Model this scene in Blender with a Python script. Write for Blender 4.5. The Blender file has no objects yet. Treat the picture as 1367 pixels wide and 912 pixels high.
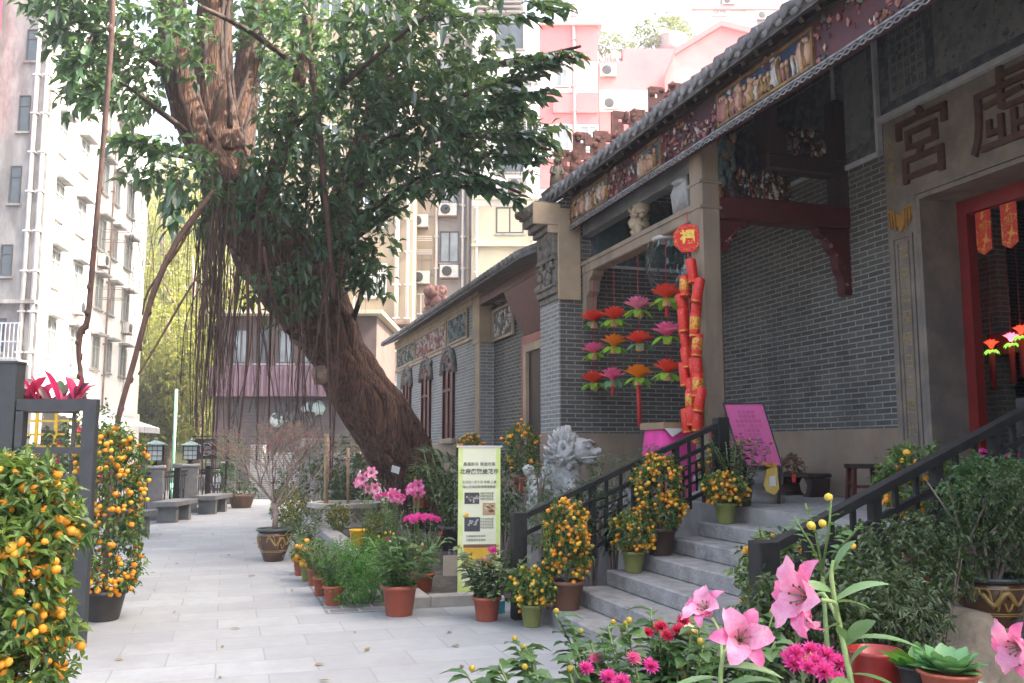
import bpy, bmesh, math, random
import numpy as np
from mathutils import Vector, Matrix, noise as mnoise
R = math.radians
random.seed(7); rng = np.random.default_rng(11)
scene = bpy.context.scene
col = scene.collection

# ---------------------------------------------------------------- camera, sky, sun, exposure
CAM = Vector((0, 0, 1.6)); YAW = R(17.6); PITCH = R(6.84)
cam = bpy.data.objects.new('camera', bpy.data.cameras.new('camera')); col.objects.link(cam)
cam.location = CAM; cam.rotation_euler = (R(90) + PITCH, 0, -YAW)
cam.data.sensor_width = 36; cam.data.lens = 36 * 1200 / 1367
cam.data.clip_end = 2000; cam.data.clip_start = 0.05
scene.camera = cam
SUN_AZ, SUN_EL = R(114), R(46)           # clockwise from +Y
w = bpy.data.worlds.new('World'); scene.world = w; w.use_nodes = True
nt = w.node_tree; nt.nodes.clear()
sky = nt.nodes.new('ShaderNodeTexSky'); sky.sky_type = 'NISHITA'; sky.sun_disc = False
sky.sun_elevation = SUN_EL; sky.sun_rotation = SUN_AZ
sky.air_density = 0.8; sky.dust_density = 7.5; sky.ozone_density = 0.3
bg = nt.nodes.new('ShaderNodeBackground'); bg.inputs['Strength'].default_value = 0.15
wo = nt.nodes.new('ShaderNodeOutputWorld')
nt.links.new(sky.outputs[0], bg.inputs['Color']); nt.links.new(bg.outputs[0], wo.inputs['Surface'])
sl = bpy.data.lights.new('sun', 'SUN'); sl.energy = 3.0; sl.angle = R(0.5); sl.color = (1, 0.95, 0.87)
so = bpy.data.objects.new('sun', sl); col.objects.link(so)
_sd = Vector((math.sin(SUN_AZ) * math.cos(SUN_EL), math.cos(SUN_AZ) * math.cos(SUN_EL), math.sin(SUN_EL)))
so.rotation_euler = _sd.to_track_quat('Z', 'Y').to_euler(); so.location = (20, 20, 60)
vs = scene.view_settings
vs.view_transform = 'Standard'; vs.look = 'None'; vs.gamma = 1; vs.use_curve_mapping = False
vs.exposure = 2.7
vs.use_white_balance = True; vs.white_balance_temperature = 6780; vs.white_balance_tint = 9   # the camera balanced for open shade
scene.cycles.max_bounces = 8; scene.cycles.diffuse_bounces = 4; scene.cycles.transparent_max_bounces = 12
scene.cycles.use_denoising = True

# ---------------------------------------------------------------- surveying: a picture point on a real plane
def ray(px, py):
    u = (px - 683.5) / 1200; v = (456 - py) / 1200
    fw = math.cos(PITCH) - v * math.sin(PITCH); up = math.sin(PITCH) + v * math.cos(PITCH)
    return Vector((u * math.cos(YAW) + fw * math.sin(YAW), fw * math.cos(YAW) - u * math.sin(YAW), up))
def gz(px, py, z=0.0):
    d = ray(px, py); return CAM + d * ((z - CAM.z) / d.z)
def gx(px, py, X):
    d = ray(px, py); return CAM + d * (X / d.x)
def gy(px, py, Y):
    d = ray(px, py); return CAM + d * (Y / d.y)
def gd(px, py, D):
    return CAM + ray(px, py) * D

# ---------------------------------------------------------------- materials
def _nodes(name):
    m = bpy.data.materials.new(name); m.use_nodes = True
    t = m.node_tree; return m, t, t.nodes['Principled BSDF'], t.nodes['Material Output']
def _n(t, kind, **kw):
    n = t.nodes.new(kind)
    for k, v in kw.items():
        if hasattr(n, k): setattr(n, k, v)
        else: n.inputs[k].default_value = v
    return n
def _mix(t, fac, a, b, blend='MIX'):
    n = t.nodes.new('ShaderNodeMix'); n.data_type = 'RGBA'; n.blend_type = blend
    for sock, v in ((n.inputs[0], fac), (n.inputs[6], a), (n.inputs[7], b)):
        if isinstance(v, bpy.types.NodeSocket): t.links.new(v, sock)
        elif isinstance(v, (int, float)): sock.default_value = v
        else: sock.default_value = (*v, 1) if len(v) == 3 else v
    return n.outputs[2]
def _ramp(t, src, lo, hi):
    n = t.nodes.new('ShaderNodeMapRange'); n.inputs[1].default_value = lo; n.inputs[2].default_value = hi
    t.links.new(src, n.inputs[0]); return n.outputs[0]
def M(name, c, rough=0.7, c2=None, scale=6.0, lo=0.35, hi=0.65, bump=0.0, bscale=40.0, metal=0.0, spec=0.5,
      stain=None, sscale=0.7, slo=0.5, shi=0.75, coat=0.0, stretch=(1, 1, 1), bdist=0.02):
    m, t, b, o = _nodes(name)
    tc = _n(t, 'ShaderNodeTexCoord'); mp = _n(t, 'ShaderNodeMapping'); mp.inputs['Scale'].default_value = stretch
    t.links.new(tc.outputs['Object'], mp.inputs[0]); v = mp.outputs[0]
    colr = None
    if c2 is not None:
        n = _n(t, 'ShaderNodeTexNoise', Scale=scale, Detail=6.0, Roughness=0.6); t.links.new(v, n.inputs['Vector'])
        colr = _mix(t, _ramp(t, n.outputs[0], lo, hi), c, c2)
    if stain is not None:
        n = _n(t, 'ShaderNodeTexNoise', Scale=sscale, Detail=8.0, Roughness=0.7); t.links.new(v, n.inputs['Vector'])
        colr = _mix(t, _ramp(t, n.outputs[0], slo, shi), colr if colr is not None else c, stain)
    if colr is not None: t.links.new(colr, b.inputs['Base Color'])
    else: b.inputs['Base Color'].default_value = (*c, 1)
    b.inputs['Roughness'].default_value = rough; b.inputs['Metallic'].default_value = metal
    b.inputs['Specular IOR Level'].default_value = spec; b.inputs['Coat Weight'].default_value = coat
    if bump:
        n = _n(t, 'ShaderNodeTexNoise', Scale=bscale, Detail=5.0); t.links.new(v, n.inputs['Vector'])
        bp = _n(t, 'ShaderNodeBump', Strength=bump, Distance=bdist); t.links.new(n.outputs[0], bp.inputs['Height'])
        t.links.new(bp.outputs[0], b.inputs['Normal'])
    return m
def M_brick(name, c1, c2, mortar, bw=0.27, bh=0.067, ms=0.0085, stain=(0.2, 0.2, 0.19), rough=0.85, bump=0.5, offset=0.5, slo=0.5, shi=0.8, sscale=0.8, dirt=None, dscale=0.9, damt=0.55):
    m, t, b, o = _nodes(name)
    tc = _n(t, 'ShaderNodeTexCoord')
    nz = _n(t, 'ShaderNodeTexNoise', Scale=2.5, Detail=2.0); t.links.new(tc.outputs['UV'], nz.inputs['Vector'])
    vm = _n(t, 'ShaderNodeVectorMath', operation='MULTIPLY_ADD'); vm.inputs[1].default_value = (0.012, 0.012, 0)
    t.links.new(nz.outputs[1], vm.inputs[0]); t.links.new(tc.outputs['UV'], vm.inputs[2])
    br = _n(t, 'ShaderNodeTexBrick', offset=offset); br.inputs['Scale'].default_value = 1
    br.inputs['Color1'].default_value = (*c1, 1); br.inputs['Color2'].default_value = (*c2, 1); br.inputs['Mortar'].default_value = (*mortar, 1)
    br.inputs['Mortar Size'].default_value = ms; br.inputs['Mortar Smooth'].default_value = 0.25
    br.inputs['Brick Width'].default_value = bw; br.inputs['Row Height'].default_value = bh
    t.links.new(vm.outputs[0], br.inputs['Vector'])
    n1 = _n(t, 'ShaderNodeTexNoise', Scale=9.0, Detail=6.0); t.links.new(tc.outputs['UV'], n1.inputs['Vector'])
    c = _mix(t, _ramp(t, n1.outputs[0], 0.3, 0.75), br.outputs['Color'], stain)
    cc = _mix(t, 0.28, br.outputs['Color'], c)
    n2 = _n(t, 'ShaderNodeTexNoise', Scale=sscale, Detail=7.0, Roughness=0.65); t.links.new(tc.outputs['UV'], n2.inputs['Vector'])
    fac = _ramp(t, n2.outputs[0], slo, shi)
    mu = _n(t, 'ShaderNodeMath', operation='MULTIPLY'); mu.inputs[1].default_value = 0.5; t.links.new(fac, mu.inputs[0])
    cc = _mix(t, mu.outputs[0], cc, stain)
    if dirt is not None:
        n4 = _n(t, 'ShaderNodeTexNoise', Scale=dscale, Detail=9.0, Roughness=0.7); mp4 = _n(t, 'ShaderNodeMapping'); mp4.inputs['Location'].default_value = (3.7, 1.3, 0); mp4.inputs['Scale'].default_value = (1, .55, 1)
        t.links.new(tc.outputs['UV'], mp4.inputs[0]); t.links.new(mp4.outputs[0], n4.inputs['Vector'])
        m4 = _n(t, 'ShaderNodeMath', operation='MULTIPLY'); m4.inputs[1].default_value = damt; t.links.new(_ramp(t, n4.outputs[0], 0.5, 0.72), m4.inputs[0])
        cc = _mix(t, m4.outputs[0], cc, dirt)
    t.links.new(cc, b.inputs['Base Color'])
    b.inputs['Roughness'].default_value = rough
    ad = _n(t, 'ShaderNodeMath', operation='MULTIPLY_ADD'); ad.inputs[1].default_value = 0.35
    n3 = _n(t, 'ShaderNodeTexNoise', Scale=60.0, Detail=4.0); t.links.new(tc.outputs['UV'], n3.inputs['Vector'])
    iv = _n(t, 'ShaderNodeMath', operation='SUBTRACT'); iv.inputs[0].default_value = 1; t.links.new(br.outputs['Fac'], iv.inputs[1])
    t.links.new(n3.outputs[0], ad.inputs[0]); t.links.new(iv.outputs[0], ad.inputs[2])
    bp = _n(t, 'ShaderNodeBump', Strength=bump, Distance=0.01); t.links.new(ad.outputs[0], bp.inputs['Height'])
    t.links.new(bp.outputs[0], b.inputs['Normal'])
    return m
def M_leaf(name, c, c2, trans=0.35, rough=0.4, spec=0.5, tcol=None):
    m, t, b, o = _nodes(name)
    g = _n(t, 'ShaderNodeNewGeometry')
    cr = _mix(t, g.outputs['Random Per Island'], c, c2)
    t.links.new(cr, b.inputs['Base Color']); b.inputs['Roughness'].default_value = rough
    b.inputs['Specular IOR Level'].default_value = spec
    tr = _n(t, 'ShaderNodeBsdfTranslucent')
    tc_ = _mix(t, 0.5, cr, tcol if tcol else (c2[0] * 1.7, c2[1] * 1.6, c2[2] * 0.8)); t.links.new(tc_, tr.inputs[0])
    mx = _n(t, 'ShaderNodeMixShader'); mx.inputs[0].default_value = trans
    t.links.new(b.outputs[0], mx.inputs[1]); t.links.new(tr.outputs[0], mx.inputs[2]); t.links.new(mx.outputs[0], o.inputs[0])
    return m
def M_emit(name, c, s):
    m, t, b, o = _nodes(name)
    b.inputs['Base Color'].default_value = (*c, 1); b.inputs['Emission Color'].default_value = (*c, 1); b.inputs['Emission Strength'].default_value = s
    return m
def M_glass(name, tint=(0.03, 0.04, 0.045), rough=0.06):
    m, t, b, o = _nodes(name)
    tc = _n(t, 'ShaderNodeTexCoord'); n = _n(t, 'ShaderNodeTexNoise', Scale=1.3, Detail=2.0); t.links.new(tc.outputs['Object'], n.inputs['Vector'])
    t.links.new(_mix(t, n.outputs[0], tint, tuple(x * 3.5 for x in tint)), b.inputs['Base Color'])
    b.inputs['Roughness'].default_value = rough; b.inputs['Specular IOR Level'].default_value = 0.7
    return m
def M_plastic_film(name):
    m, t, b, o = _nodes(name)
    gl = _n(t, 'ShaderNodeBsdfGlossy'); gl.inputs['Roughness'].default_value = 0.12; gl.inputs[0].default_value = (0.9, 0.9, 0.9, 1)
    tr = _n(t, 'ShaderNodeBsdfTransparent'); tr.inputs[0].default_value = (0.95, 0.96, 0.955, 1)
    fr = _n(t, 'ShaderNodeFresnel'); fr.inputs[0].default_value = 1.22
    n = _n(t, 'ShaderNodeTexNoise', Scale=9.0, Detail=3.0); bp = _n(t, 'ShaderNodeBump', Strength=0.8, Distance=0.05)
    t.links.new(n.outputs[0], bp.inputs['Height']); t.links.new(bp.outputs[0], gl.inputs['Normal']); t.links.new(bp.outputs[0], fr.inputs['Normal'])
    mx = _n(t, 'ShaderNodeMixShader'); t.links.new(fr.outputs[0], mx.inputs[0]); t.links.new(tr.outputs[0], mx.inputs[1]); t.links.new(gl.outputs[0], mx.inputs[2])
    t.links.new(mx.outputs[0], o.inputs[0])
    return m

# ---------------------------------------------------------------- mesh builder
def basis(d):
    d = Vector(d).normalized(); a = Vector((0, 0, 1)) if abs(d.z) < 0.95 else Vector((1, 0, 0))
    x = d.cross(a).normalized(); return x, x.cross(d).normalized() * -1, d
class MB:
    def __init__(s): s.v = []; s.f = []; s.m = []; s.sm = []; s.cur = 0
    def _add(s, vs_, fs_, smooth=False, mi=None):
        k = len(s.v); s.v.extend([tuple(p) for p in vs_])
        for f_ in fs_: s.f.append(tuple(i + k for i in f_)); s.m.append(s.cur if mi is None else mi); s.sm.append(smooth)
        return s
    def box(s, lo, hi, mi=None, bev=0.0):
        x0, y0, z0 = [min(a, b) for a, b in zip(lo, hi)]; x1, y1, z1 = [max(a, b) for a, b in zip(lo, hi)]
        if bev <= 0:
            vs_ = [(x0,y0,z0),(x1,y0,z0),(x1,y1,z0),(x0,y1,z0),(x0,y0,z1),(x1,y0,z1),(x1,y1,z1),(x0,y1,z1)]
            return s._add(vs_, [(0,3,2,1),(4,5,6,7),(0,1,5,4),(1,2,6,5),(2,3,7,6),(3,0,4,7)], mi=mi)
        bm = bmesh.new(); bmesh.ops.create_cube(bm, size=1)
        for v in bm.verts: v.co = Vector(((x0+x1)/2 + v.co.x*(x1-x0), (y0+y1)/2 + v.co.y*(y1-y0), (z0+z1)/2 + v.co.z*(z1-z0)))
        bmesh.ops.bevel(bm, geom=bm.edges[:], offset=bev, segments=1, affect='EDGES')
        return s.bm(bm, mi=mi)
    def bm(s, bm, mi=None, smooth=False, free=True):
        bm.verts.index_update()
        s._add([v.co[:] for v in bm.verts], [[v.index for v in f_.verts] for f_ in bm.faces], smooth, mi)
        if free: bm.free()
        return s
    def obox(s, c, sx, sy, sz, rot=(0, 0, 0), mi=None):
        m = Matrix.Translation(c) @ (Matrix.Rotation(rot[2], 4, 'Z') @ Matrix.Rotation(rot[1], 4, 'Y') @ Matrix.Rotation(rot[0], 4, 'X'))
        vs_ = [m @ Vector((x*sx/2, y*sy/2, z*sz/2)) for z in (-1,1) for x, y in ((-1,-1),(1,-1),(1,1),(-1,1))]
        return s._add(vs_, [(0,3,2,1),(4,5,6,7),(0,1,5,4),(1,2,6,5),(2,3,7,6),(3,0,4,7)], mi=mi)
    def bar(s, a, b, wx, wy=None, mi=None):
        a, b = Vector(a), Vector(b); wy = wy or wx; x, y, d = basis(b - a)
        vs_ = [p + x*sx*wx/2 + y*sy*wy/2 for p in (a, b) for sx, sy in ((-1,-1),(1,-1),(1,1),(-1,1))]
        return s._add(vs_, [(0,3,2,1),(4,5,6,7),(0,1,5,4),(1,2,6,5),(2,3,7,6),(3,0,4,7)], mi=mi)
    def tube(s, pts, r, n=8, mi=None, cap=True, wob=0.0, ridge=0, rdepth=0.0):
        pts = [Vector(p) for p in pts]; rr = r if isinstance(r, (list, tuple)) else [r] * len(pts)
        vs_ = []; fs_ = []; px = None
        for i, p in enumerate(pts):
            d = (pts[min(i+1, len(pts)-1)] - pts[max(i-1, 0)])
            if d.length < 1e-9: d = Vector((0,0,1))
            d.normalize()
            if px is None: px = basis(d)[0]
            px = (px - d * px.dot(d)).normalized(); py = d.cross(px)
            for k in range(n):
                a = 2 * math.pi * k / n; q = rr[i] * (1 + wob * mnoise.noise(Vector((math.cos(a)*1.3 + p.x, math.sin(a)*1.3 + p.y, p.z * 0.8)) * 1.7))
                if ridge: q *= 1 + rdepth * math.sin(ridge * a + i * 0.35) * (0.6 + 0.4 * math.sin(3 * a + i * 0.2))
                vs_.append(p + px * math.cos(a) * q + py * math.sin(a) * q)
        for i in range(len(pts) - 1):
            for k in range(n): fs_.append((i*n+k, i*n+(k+1) % n, (i+1)*n+(k+1) % n, (i+1)*n+k))
        if cap: fs_.append(tuple(range(n-1, -1, -1))); fs_.append(tuple((len(pts)-1)*n + k for k in range(n)))
        return s._add(vs_, fs_, n > 5, mi)
    def lathe(s, c, prof, n=20, mi=None, ax=(0, 0, 1), sq=1.0):
        c = Vector(c); x, y, d = basis(ax); vs_ = []; fs_ = []
        for (r, z) in prof:
            for k in range(n):
                a = 2*math.pi*k/n; vs_.append(c + x*math.cos(a)*r + y*math.sin(a)*r*sq + d*z)
        for i in range(len(prof)-1):
            for k in range(n): fs_.append((i*n+k, i*n+(k+1) % n, (i+1)*n+(k+1) % n, (i+1)*n+k))
        if prof[0][0] > 1e-6: fs_.append(tuple(range(n-1, -1, -1)))
        if prof[-1][0] > 1e-6: fs_.append(tuple((len(prof)-1)*n + k for k in range(n)))
        return s._add(vs_, fs_, True, mi)
    def ball(s, c, r, seg=8, rings=6, mi=None, sc=(1, 1, 1), bumpy=0.0):
        c = Vector(c); vs_ = []; fs_ = []
        for i in range(rings + 1):
            t_ = math.pi * i / rings
            for k in range(seg):
                a = 2*math.pi*k/seg; p = Vector((math.sin(t_)*math.cos(a), math.sin(t_)*math.sin(a), math.cos(t_)))
                q = r * (1 + bumpy * mnoise.noise(p * 2.3 + c * 3.1))
                vs_.append(c + Vector((p.x*q*sc[0], p.y*q*sc[1], p.z*q*sc[2])))
        for i in range(rings):
            for k in range(seg): fs_.append((i*seg+k, (i+1)*seg+k, (i+1)*seg+(k+1) % seg, i*seg+(k+1) % seg))
        return s._add(vs_, fs_, True, mi)
    def poly(s, pts, mi=None): return s._add(pts, [tuple(range(len(pts)))], mi=mi)
    def prism(s, pts, off, mi=None):
        n = len(pts); off = Vector(off); p2 = [Vector(p) + off for p in pts]
        fs_ = [tuple(range(n-1, -1, -1)), tuple(range(n, 2*n))] + [(i, (i+1) % n, n+(i+1) % n, n+i) for i in range(n)]
        return s._add(list(pts) + p2, fs_, mi=mi)
    def arr(s, V, F, mi=None, smooth=False):
        k = len(s.v); s.v.extend(map(tuple, V.tolist())); F = (F + k).tolist()
        s.f.extend(map(tuple, F)); mi = s.cur if mi is None else mi
        s.m.extend([mi] * len(F)); s.sm.extend([smooth] * len(F)); return s
    def text(s, body, size, c, ux, uy, ext=0.004, offset=0.0, mi=None, space=1.0):
        cu = bpy.data.curves.new('lettering', 'FONT'); cu.body = body; cu.size = size; cu.align_x = 'CENTER'; cu.align_y = 'CENTER'
        cu.extrude = ext; cu.offset = offset; cu.space_character = space; cu.resolution_u = 3
        o = bpy.data.objects.new('lettering', cu); col.objects.link(o)
        bpy.context.view_layer.update(); dg = bpy.context.evaluated_depsgraph_get()
        me = bpy.data.meshes.new_from_object(o.evaluated_get(dg))
        ux, uy = Vector(ux).normalized(), Vector(uy).normalized(); n_ = ux.cross(uy); c = Vector(c)
        s._add([c + ux*v.co.x + uy*v.co.y + n_*v.co.z for v in me.vertices], [tuple(p.vertices) for p in me.polygons], mi=mi)
        bpy.data.objects.remove(o); bpy.data.curves.remove(cu); bpy.data.meshes.remove(me); return s
    def build(s, name, mats, parent=None, smooth=None):
        off = Vector(parent.get('_o', (0, 0, 0))) if parent is not None else Vector((0, 0, 0))
        me = bpy.data.meshes.new(name)
        va = np.array(s.v, dtype=np.float64).reshape(-1, 3) - np.array(off)
        me.from_pydata(va.tolist(), [], s.f)
        for m_ in (mats if isinstance(mats, (list, tuple)) else [mats]): me.materials.append(m_)
        me.polygons.foreach_set('material_index', s.m); me.polygons.foreach_set('use_smooth', s.sm if smooth is None else [smooth]*len(s.f))
        uv = me.uv_layers.new(name='UVMap')
        nl = len(me.loops); li = np.empty(nl, np.int32); me.loops.foreach_get('vertex_index', li)
        npoly = len(me.polygons); ls = np.empty(npoly, np.int32); lt = np.empty(npoly, np.int32); nr = np.empty(npoly*3)
        me.polygons.foreach_get('loop_start', ls); me.polygons.foreach_get('loop_total', lt); me.polygons.foreach_get('normal', nr)
        ax = np.repeat(np.argmax(np.abs(nr.reshape(-1, 3)), axis=1), lt)
        co = va[li] if nl else va
        u_ = np.where(ax == 0, co[:, 1], co[:, 0]); v_ = np.where(ax == 2, co[:, 1], co[:, 2])
        uv.data.foreach_set('uv', np.stack([u_, v_], 1).ravel())
        me.update(); o = bpy.data.objects.new(name, me); col.objects.link(o)
        if parent is not None: o.parent = parent; o['_o'] = list(off)
        return o
def tag(o, label=None, cat=None, group=None, kind=None):
    if label: o['label'] = label
    if cat: o['category'] = cat
    if group: o['group'] = group
    if kind: o['kind'] = kind
    return o
def thing(name, label, cat, loc=(0, 0, 0), group=None):
    o = bpy.data.objects.new(name, None); col.objects.link(o); o.location = loc; o.empty_display_size = 0.2
    o['_o'] = list(loc); return tag(o, label, cat, group)
def dup(root, loc=None, rotz=None, label=None, group=None, scale=None):
    def rec(o, par):
        c = o.copy(); col.objects.link(c)
        if par is not None: c.parent = par
        for ch in o.children: rec(ch, c)
        return c
    r = rec(root, None)
    if loc is not None: r.location = loc; r['_o'] = list(loc)
    if rotz is not None: r.rotation_euler = (0, 0, rotz)
    if label: r['label'] = label
    if group: r['group'] = group
    if scale is not None: r.scale = (scale,) * 3 if isinstance(scale, (int, float)) else scale
    return r

# ---------------------------------------------------------------- foliage
def leaf_arrays(P, D, N, L, W, droop=0.25, fold=0.25, segs=1):
    """P base points, D directions, N rough up normals; L, W arrays. Returns verts, quad faces."""
    P, D, N = (np.asarray(a, float) for a in (P, D, N)); n = len(P)
    D = D / (np.linalg.norm(D, axis=1, keepdims=True) + 1e-9)
    S = np.cross(D, N); S = S / (np.linalg.norm(S, axis=1, keepdims=True) + 1e-9); U = np.cross(S, D)
    L = np.broadcast_to(np.asarray(L, float), (n,))[:, None]; W = np.broadcast_to(np.asarray(W, float), (n,))[:, None]
    dn = np.array([0, 0, -1.0])
    if segs == 1:
        mid = P + D*L*0.5 + dn*L*droop*0.25; tip = P + D*L + dn*L*droop
        l_ = P + D*L*0.45 + S*W*0.5 + U*W*fold; r_ = P + D*L*0.45 - S*W*0.5 + U*W*fold
        V = np.stack([P, mid, tip, l_, r_], 1).reshape(-1, 3)
        b = (np.arange(n) * 5)[:, None, None]
        F = (b + np.array([[0, 4, 2, 1], [0, 1, 2, 3]])[None]).reshape(-1, 4); return V, F
    rows = []; ts = np.linspace(0, 1, segs + 1)
    for t_ in ts:
        wv = W * 0.5 * (math.sin(math.pi * min(1, t_ * 0.93 + 0.05)) ** 0.8)
        c = P + D*L*t_ + dn*L*droop*t_*t_
        rows += [c + S*wv + U*wv*fold*2, c, c - S*wv + U*wv*fold*2]
    V = np.stack(rows, 1).reshape(-1, 3); k = 3 * (segs + 1); b = (np.arange(n) * k)[:, None, None]; q = []
    for i in range(segs): q += [[3*i, 3*i+3, 3*i+4, 3*i+1], [3*i+1, 3*i+4, 3*i+5, 3*i+2]]
    F = (b + np.array(q)[None]).reshape(-1, 4); return V, F
def rnd_dirs(n, up=0.0):
    d = rng.normal(size=(n, 3)); d /= np.linalg.norm(d, axis=1, keepdims=True); d[:, 2] += up; return d
def twig_cloud(mb, centers, dirs, nleaf, tl, L, W, mi=0, droop=0.25, spread=1.0, segs=1, fold=0.25):
    """Leaves spiralling along short twigs that start at centers and run along dirs."""
    centers = np.asarray(centers); dirs = np.asarray(dirs); n = len(centers)
    dirs = dirs / (np.linalg.norm(dirs, axis=1, keepdims=True) + 1e-9)
    t_ = rng.uniform(0.1, 1, (n, nleaf)); t_.sort(axis=1)
    P = centers[:, None] + dirs[:, None] * (t_ * tl)[:, :, None]
    side = rng.normal(size=(n, nleaf, 3)); side -= dirs[:, None] * (side * dirs[:, None]).sum(-1, keepdims=True)
    side /= np.linalg.norm(side, axis=-1, keepdims=True) + 1e-9
    D = dirs[:, None] * 0.6 + side * spread; D[..., 2] += 0.05
    N = np.array([0, 0, 1.0]) + rng.normal(size=(n, nleaf, 3)) * 0.35
    sz = rng.uniform(0.65, 1.15, n * nleaf)
    V, F = leaf_arrays(P.reshape(-1, 3), D.reshape(-1, 3), N.reshape(-1, 3), L * sz, W * sz, droop, fold, segs)
    mb.arr(V, F, mi); return mb
def in_ellipsoid(n, c, r, shell=0.0):
    d = rnd_dirs(n); rad = rng.uniform(shell ** 3, 1, n) ** (1/3)
    return np.asarray(c) + d * rad[:, None] * np.asarray(r), d
FWD = Vector((math.sin(YAW), math.cos(YAW), 0)); RGT = Vector((math.cos(YAW), -math.sin(YAW), 0))
def gf(px, py, F):                      # picture point on the upright plane F metres ahead
    d = ray(px, py); return CAM + d * (F / d.dot(FWD))

# ---------------------------------------------------------------- palette
m_asphalt = M('asphalt', (0.055, 0.055, 0.057), 0.9, (0.09, 0.088, 0.085), 3, bump=0.3, bscale=120)
m_paving = M_brick('paving_slabs', (0.335, 0.35, 0.352), (0.275, 0.287, 0.29), (0.235, 0.242, 0.243), 0.72, 0.46, 0.007, stain=(0.21, 0.21, 0.215), rough=0.72, bump=0.25, slo=0.42, shi=0.7, dirt=(.15, .148, .145), dscale=.55, damt=.45)
m_darkpave = M_brick('dark_setts', (0.16, 0.16, 0.165), (0.11, 0.11, 0.115), (0.3, 0.3, 0.3), 0.3, 0.2, 0.012, stain=(0.2, 0.2, 0.19), bump=0.3)
m_soil = M('soil', (0.05, 0.04, 0.03), 0.95, (0.1, 0.085, 0.065), 8, bump=0.8, bscale=30)
m_granite = M('granite', (0.34, 0.325, 0.30), 0.75, (0.25, 0.24, 0.225), 5, bump=0.25, bscale=60, stain=(0.17, 0.16, 0.15), sscale=1.1, slo=0.55, shi=0.85)
m_granite_d = M('dark_granite', (0.13, 0.13, 0.13), 0.7, (0.19, 0.19, 0.185), 6, bump=0.25, bscale=60, stain=(0.08, 0.08, 0.08), sscale=1.5)
m_step = M('step_stone', (0.34, 0.325, 0.305), 0.85, (0.22, 0.21, 0.195), 7, 0.3, 0.7, bump=0.7, bscale=35, stain=(0.12, 0.113, 0.105), sscale=2.6, slo=0.5, shi=0.74)
m_plinth = M('plinth_stone', (0.31, 0.225, 0.155), 0.75, (0.23, 0.175, 0.125), 2.2, bump=0.15, bscale=30, stain=(0.22, 0.19, 0.16), sscale=1.3, slo=0.5, shi=0.8)
m_column = M('column_stone', (0.31, 0.23, 0.158), 0.75, (0.22, 0.165, 0.116), 3, bump=0.2, bscale=70, stain=(0.13, 0.105, 0.08), sscale=1.6, stretch=(1, 1, 0.3))
m_sand = M('sandstone', (0.42, 0.315, 0.2), 0.8, (0.32, 0.245, 0.16), 3, bump=0.2, bscale=40, stain=(0.24, 0.21, 0.175), sscale=1.2)
m_carved = M('weathered_carving', (0.22, 0.19, 0.155), 0.85, (0.11, 0.095, 0.08), 9, bump=0.7, bscale=45)
m_brick = M_brick('grey_brick', (0.115, 0.108, 0.09), (0.06, 0.057, 0.049), (0.3, 0.285, 0.25), stain=(0.13, 0.128, 0.118), slo=0.52, shi=0.85, dirt=(.032, .033, .03), damt=.6)
m_brick_l = M_brick('pale_grey_brick', (0.24, 0.235, 0.22), (0.15, 0.15, 0.142), (0.42, 0.41, 0.385), 0.27, 0.067, 0.01, stain=(0.29, 0.275, 0.245), dirt=(.1, .095, .085))
m_redwood = M('red_lacquer', (0.1, 0.013, 0.013), 0.5, (0.055, 0.009, 0.01), 6, bump=0.1)
m_redwood_b = M('bright_red_lacquer', (0.24, 0.012, 0.01), 0.45, (0.17, 0.012, 0.01), 4)
m_darkwood = M('dark_timber', (0.045, 0.026, 0.02), 0.6, (0.03, 0.018, 0.015), 6, bump=0.2, bscale=25, stretch=(3, 3, 0.4))
m_fascia = M('painted_fascia', (0.11, 0.02, 0.02), 0.6, (0.06, 0.018, 0.02), 5, stain=(0.03, 0.03, 0.04), sscale=0.8)
m_gold = M('old_gilt', (0.3, 0.17, 0.055), 0.55, (0.12, 0.06, 0.03), 12, metal=0.2, bump=0.4)
m_blue = M('enamel_blue', (0.02, 0.04, 0.1), 0.6, (0.015, 0.02, 0.04), 10)
m_teal = M('old_teal_paint', (0.05, 0.1, 0.1), 0.7, (0.08, 0.12, 0.11), 10, bump=0.4)
m_pinkc = M('dusty_pink_paint', (0.36, 0.16, 0.13), 0.7, (0.26, 0.1, 0.09), 10)
m_cream = M('aged_cream_paint', (0.5, 0.46, 0.39), 0.7, (0.36, 0.33, 0.28), 10)
m_trim = M('chalky_white', (0.3, 0.295, 0.29), 0.75, (0.13, 0.13, 0.13), 14)
m_mural = M('mural_paint', (0.06, 0.07, 0.085), 0.8, (0.12, 0.125, 0.125), 9, 0.45, 0.6, stain=(0.2, 0.19, 0.16), sscale=5, slo=0.55, shi=0.68)
m_muralpale = M('mural_paper', (0.2, 0.2, 0.18), 0.8, (0.13, 0.14, 0.14), 6, 0.45, 0.6, stain=(0.05, 0.06, 0.07), sscale=9, slo=0.56, shi=0.64)
m_ink = M('ink', (0.035, 0.04, 0.045), 0.8)
m_tile = M('roof_tile', (0.105, 0.1, 0.1), 0.7, (0.2, 0.19, 0.185), 5, bump=0.5, bscale=30, stain=(0.3, 0.29, 0.28), sscale=2.2, slo=0.5, shi=0.75)
m_terra = M('ridge_terracotta', (0.3, 0.15, 0.115), 0.8, (0.19, 0.09, 0.075), 6, bump=0.5, bscale=30)
m_dark = M('painted_hall_darkness', (0.02, 0.018, 0.017), 0.9)  # the hall's darkness is put into this near-black colour
m_blackiron = M('black_iron', (0.013, 0.0135, 0.014), 0.55, (0.024, 0.023, 0.022), 15, bump=0.15, spec=.3)
m_gate = M('dark_grey_steel', (0.03, 0.033, 0.037), 0.5, (0.042, 0.045, 0.049), 9, bump=0.08)
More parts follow.
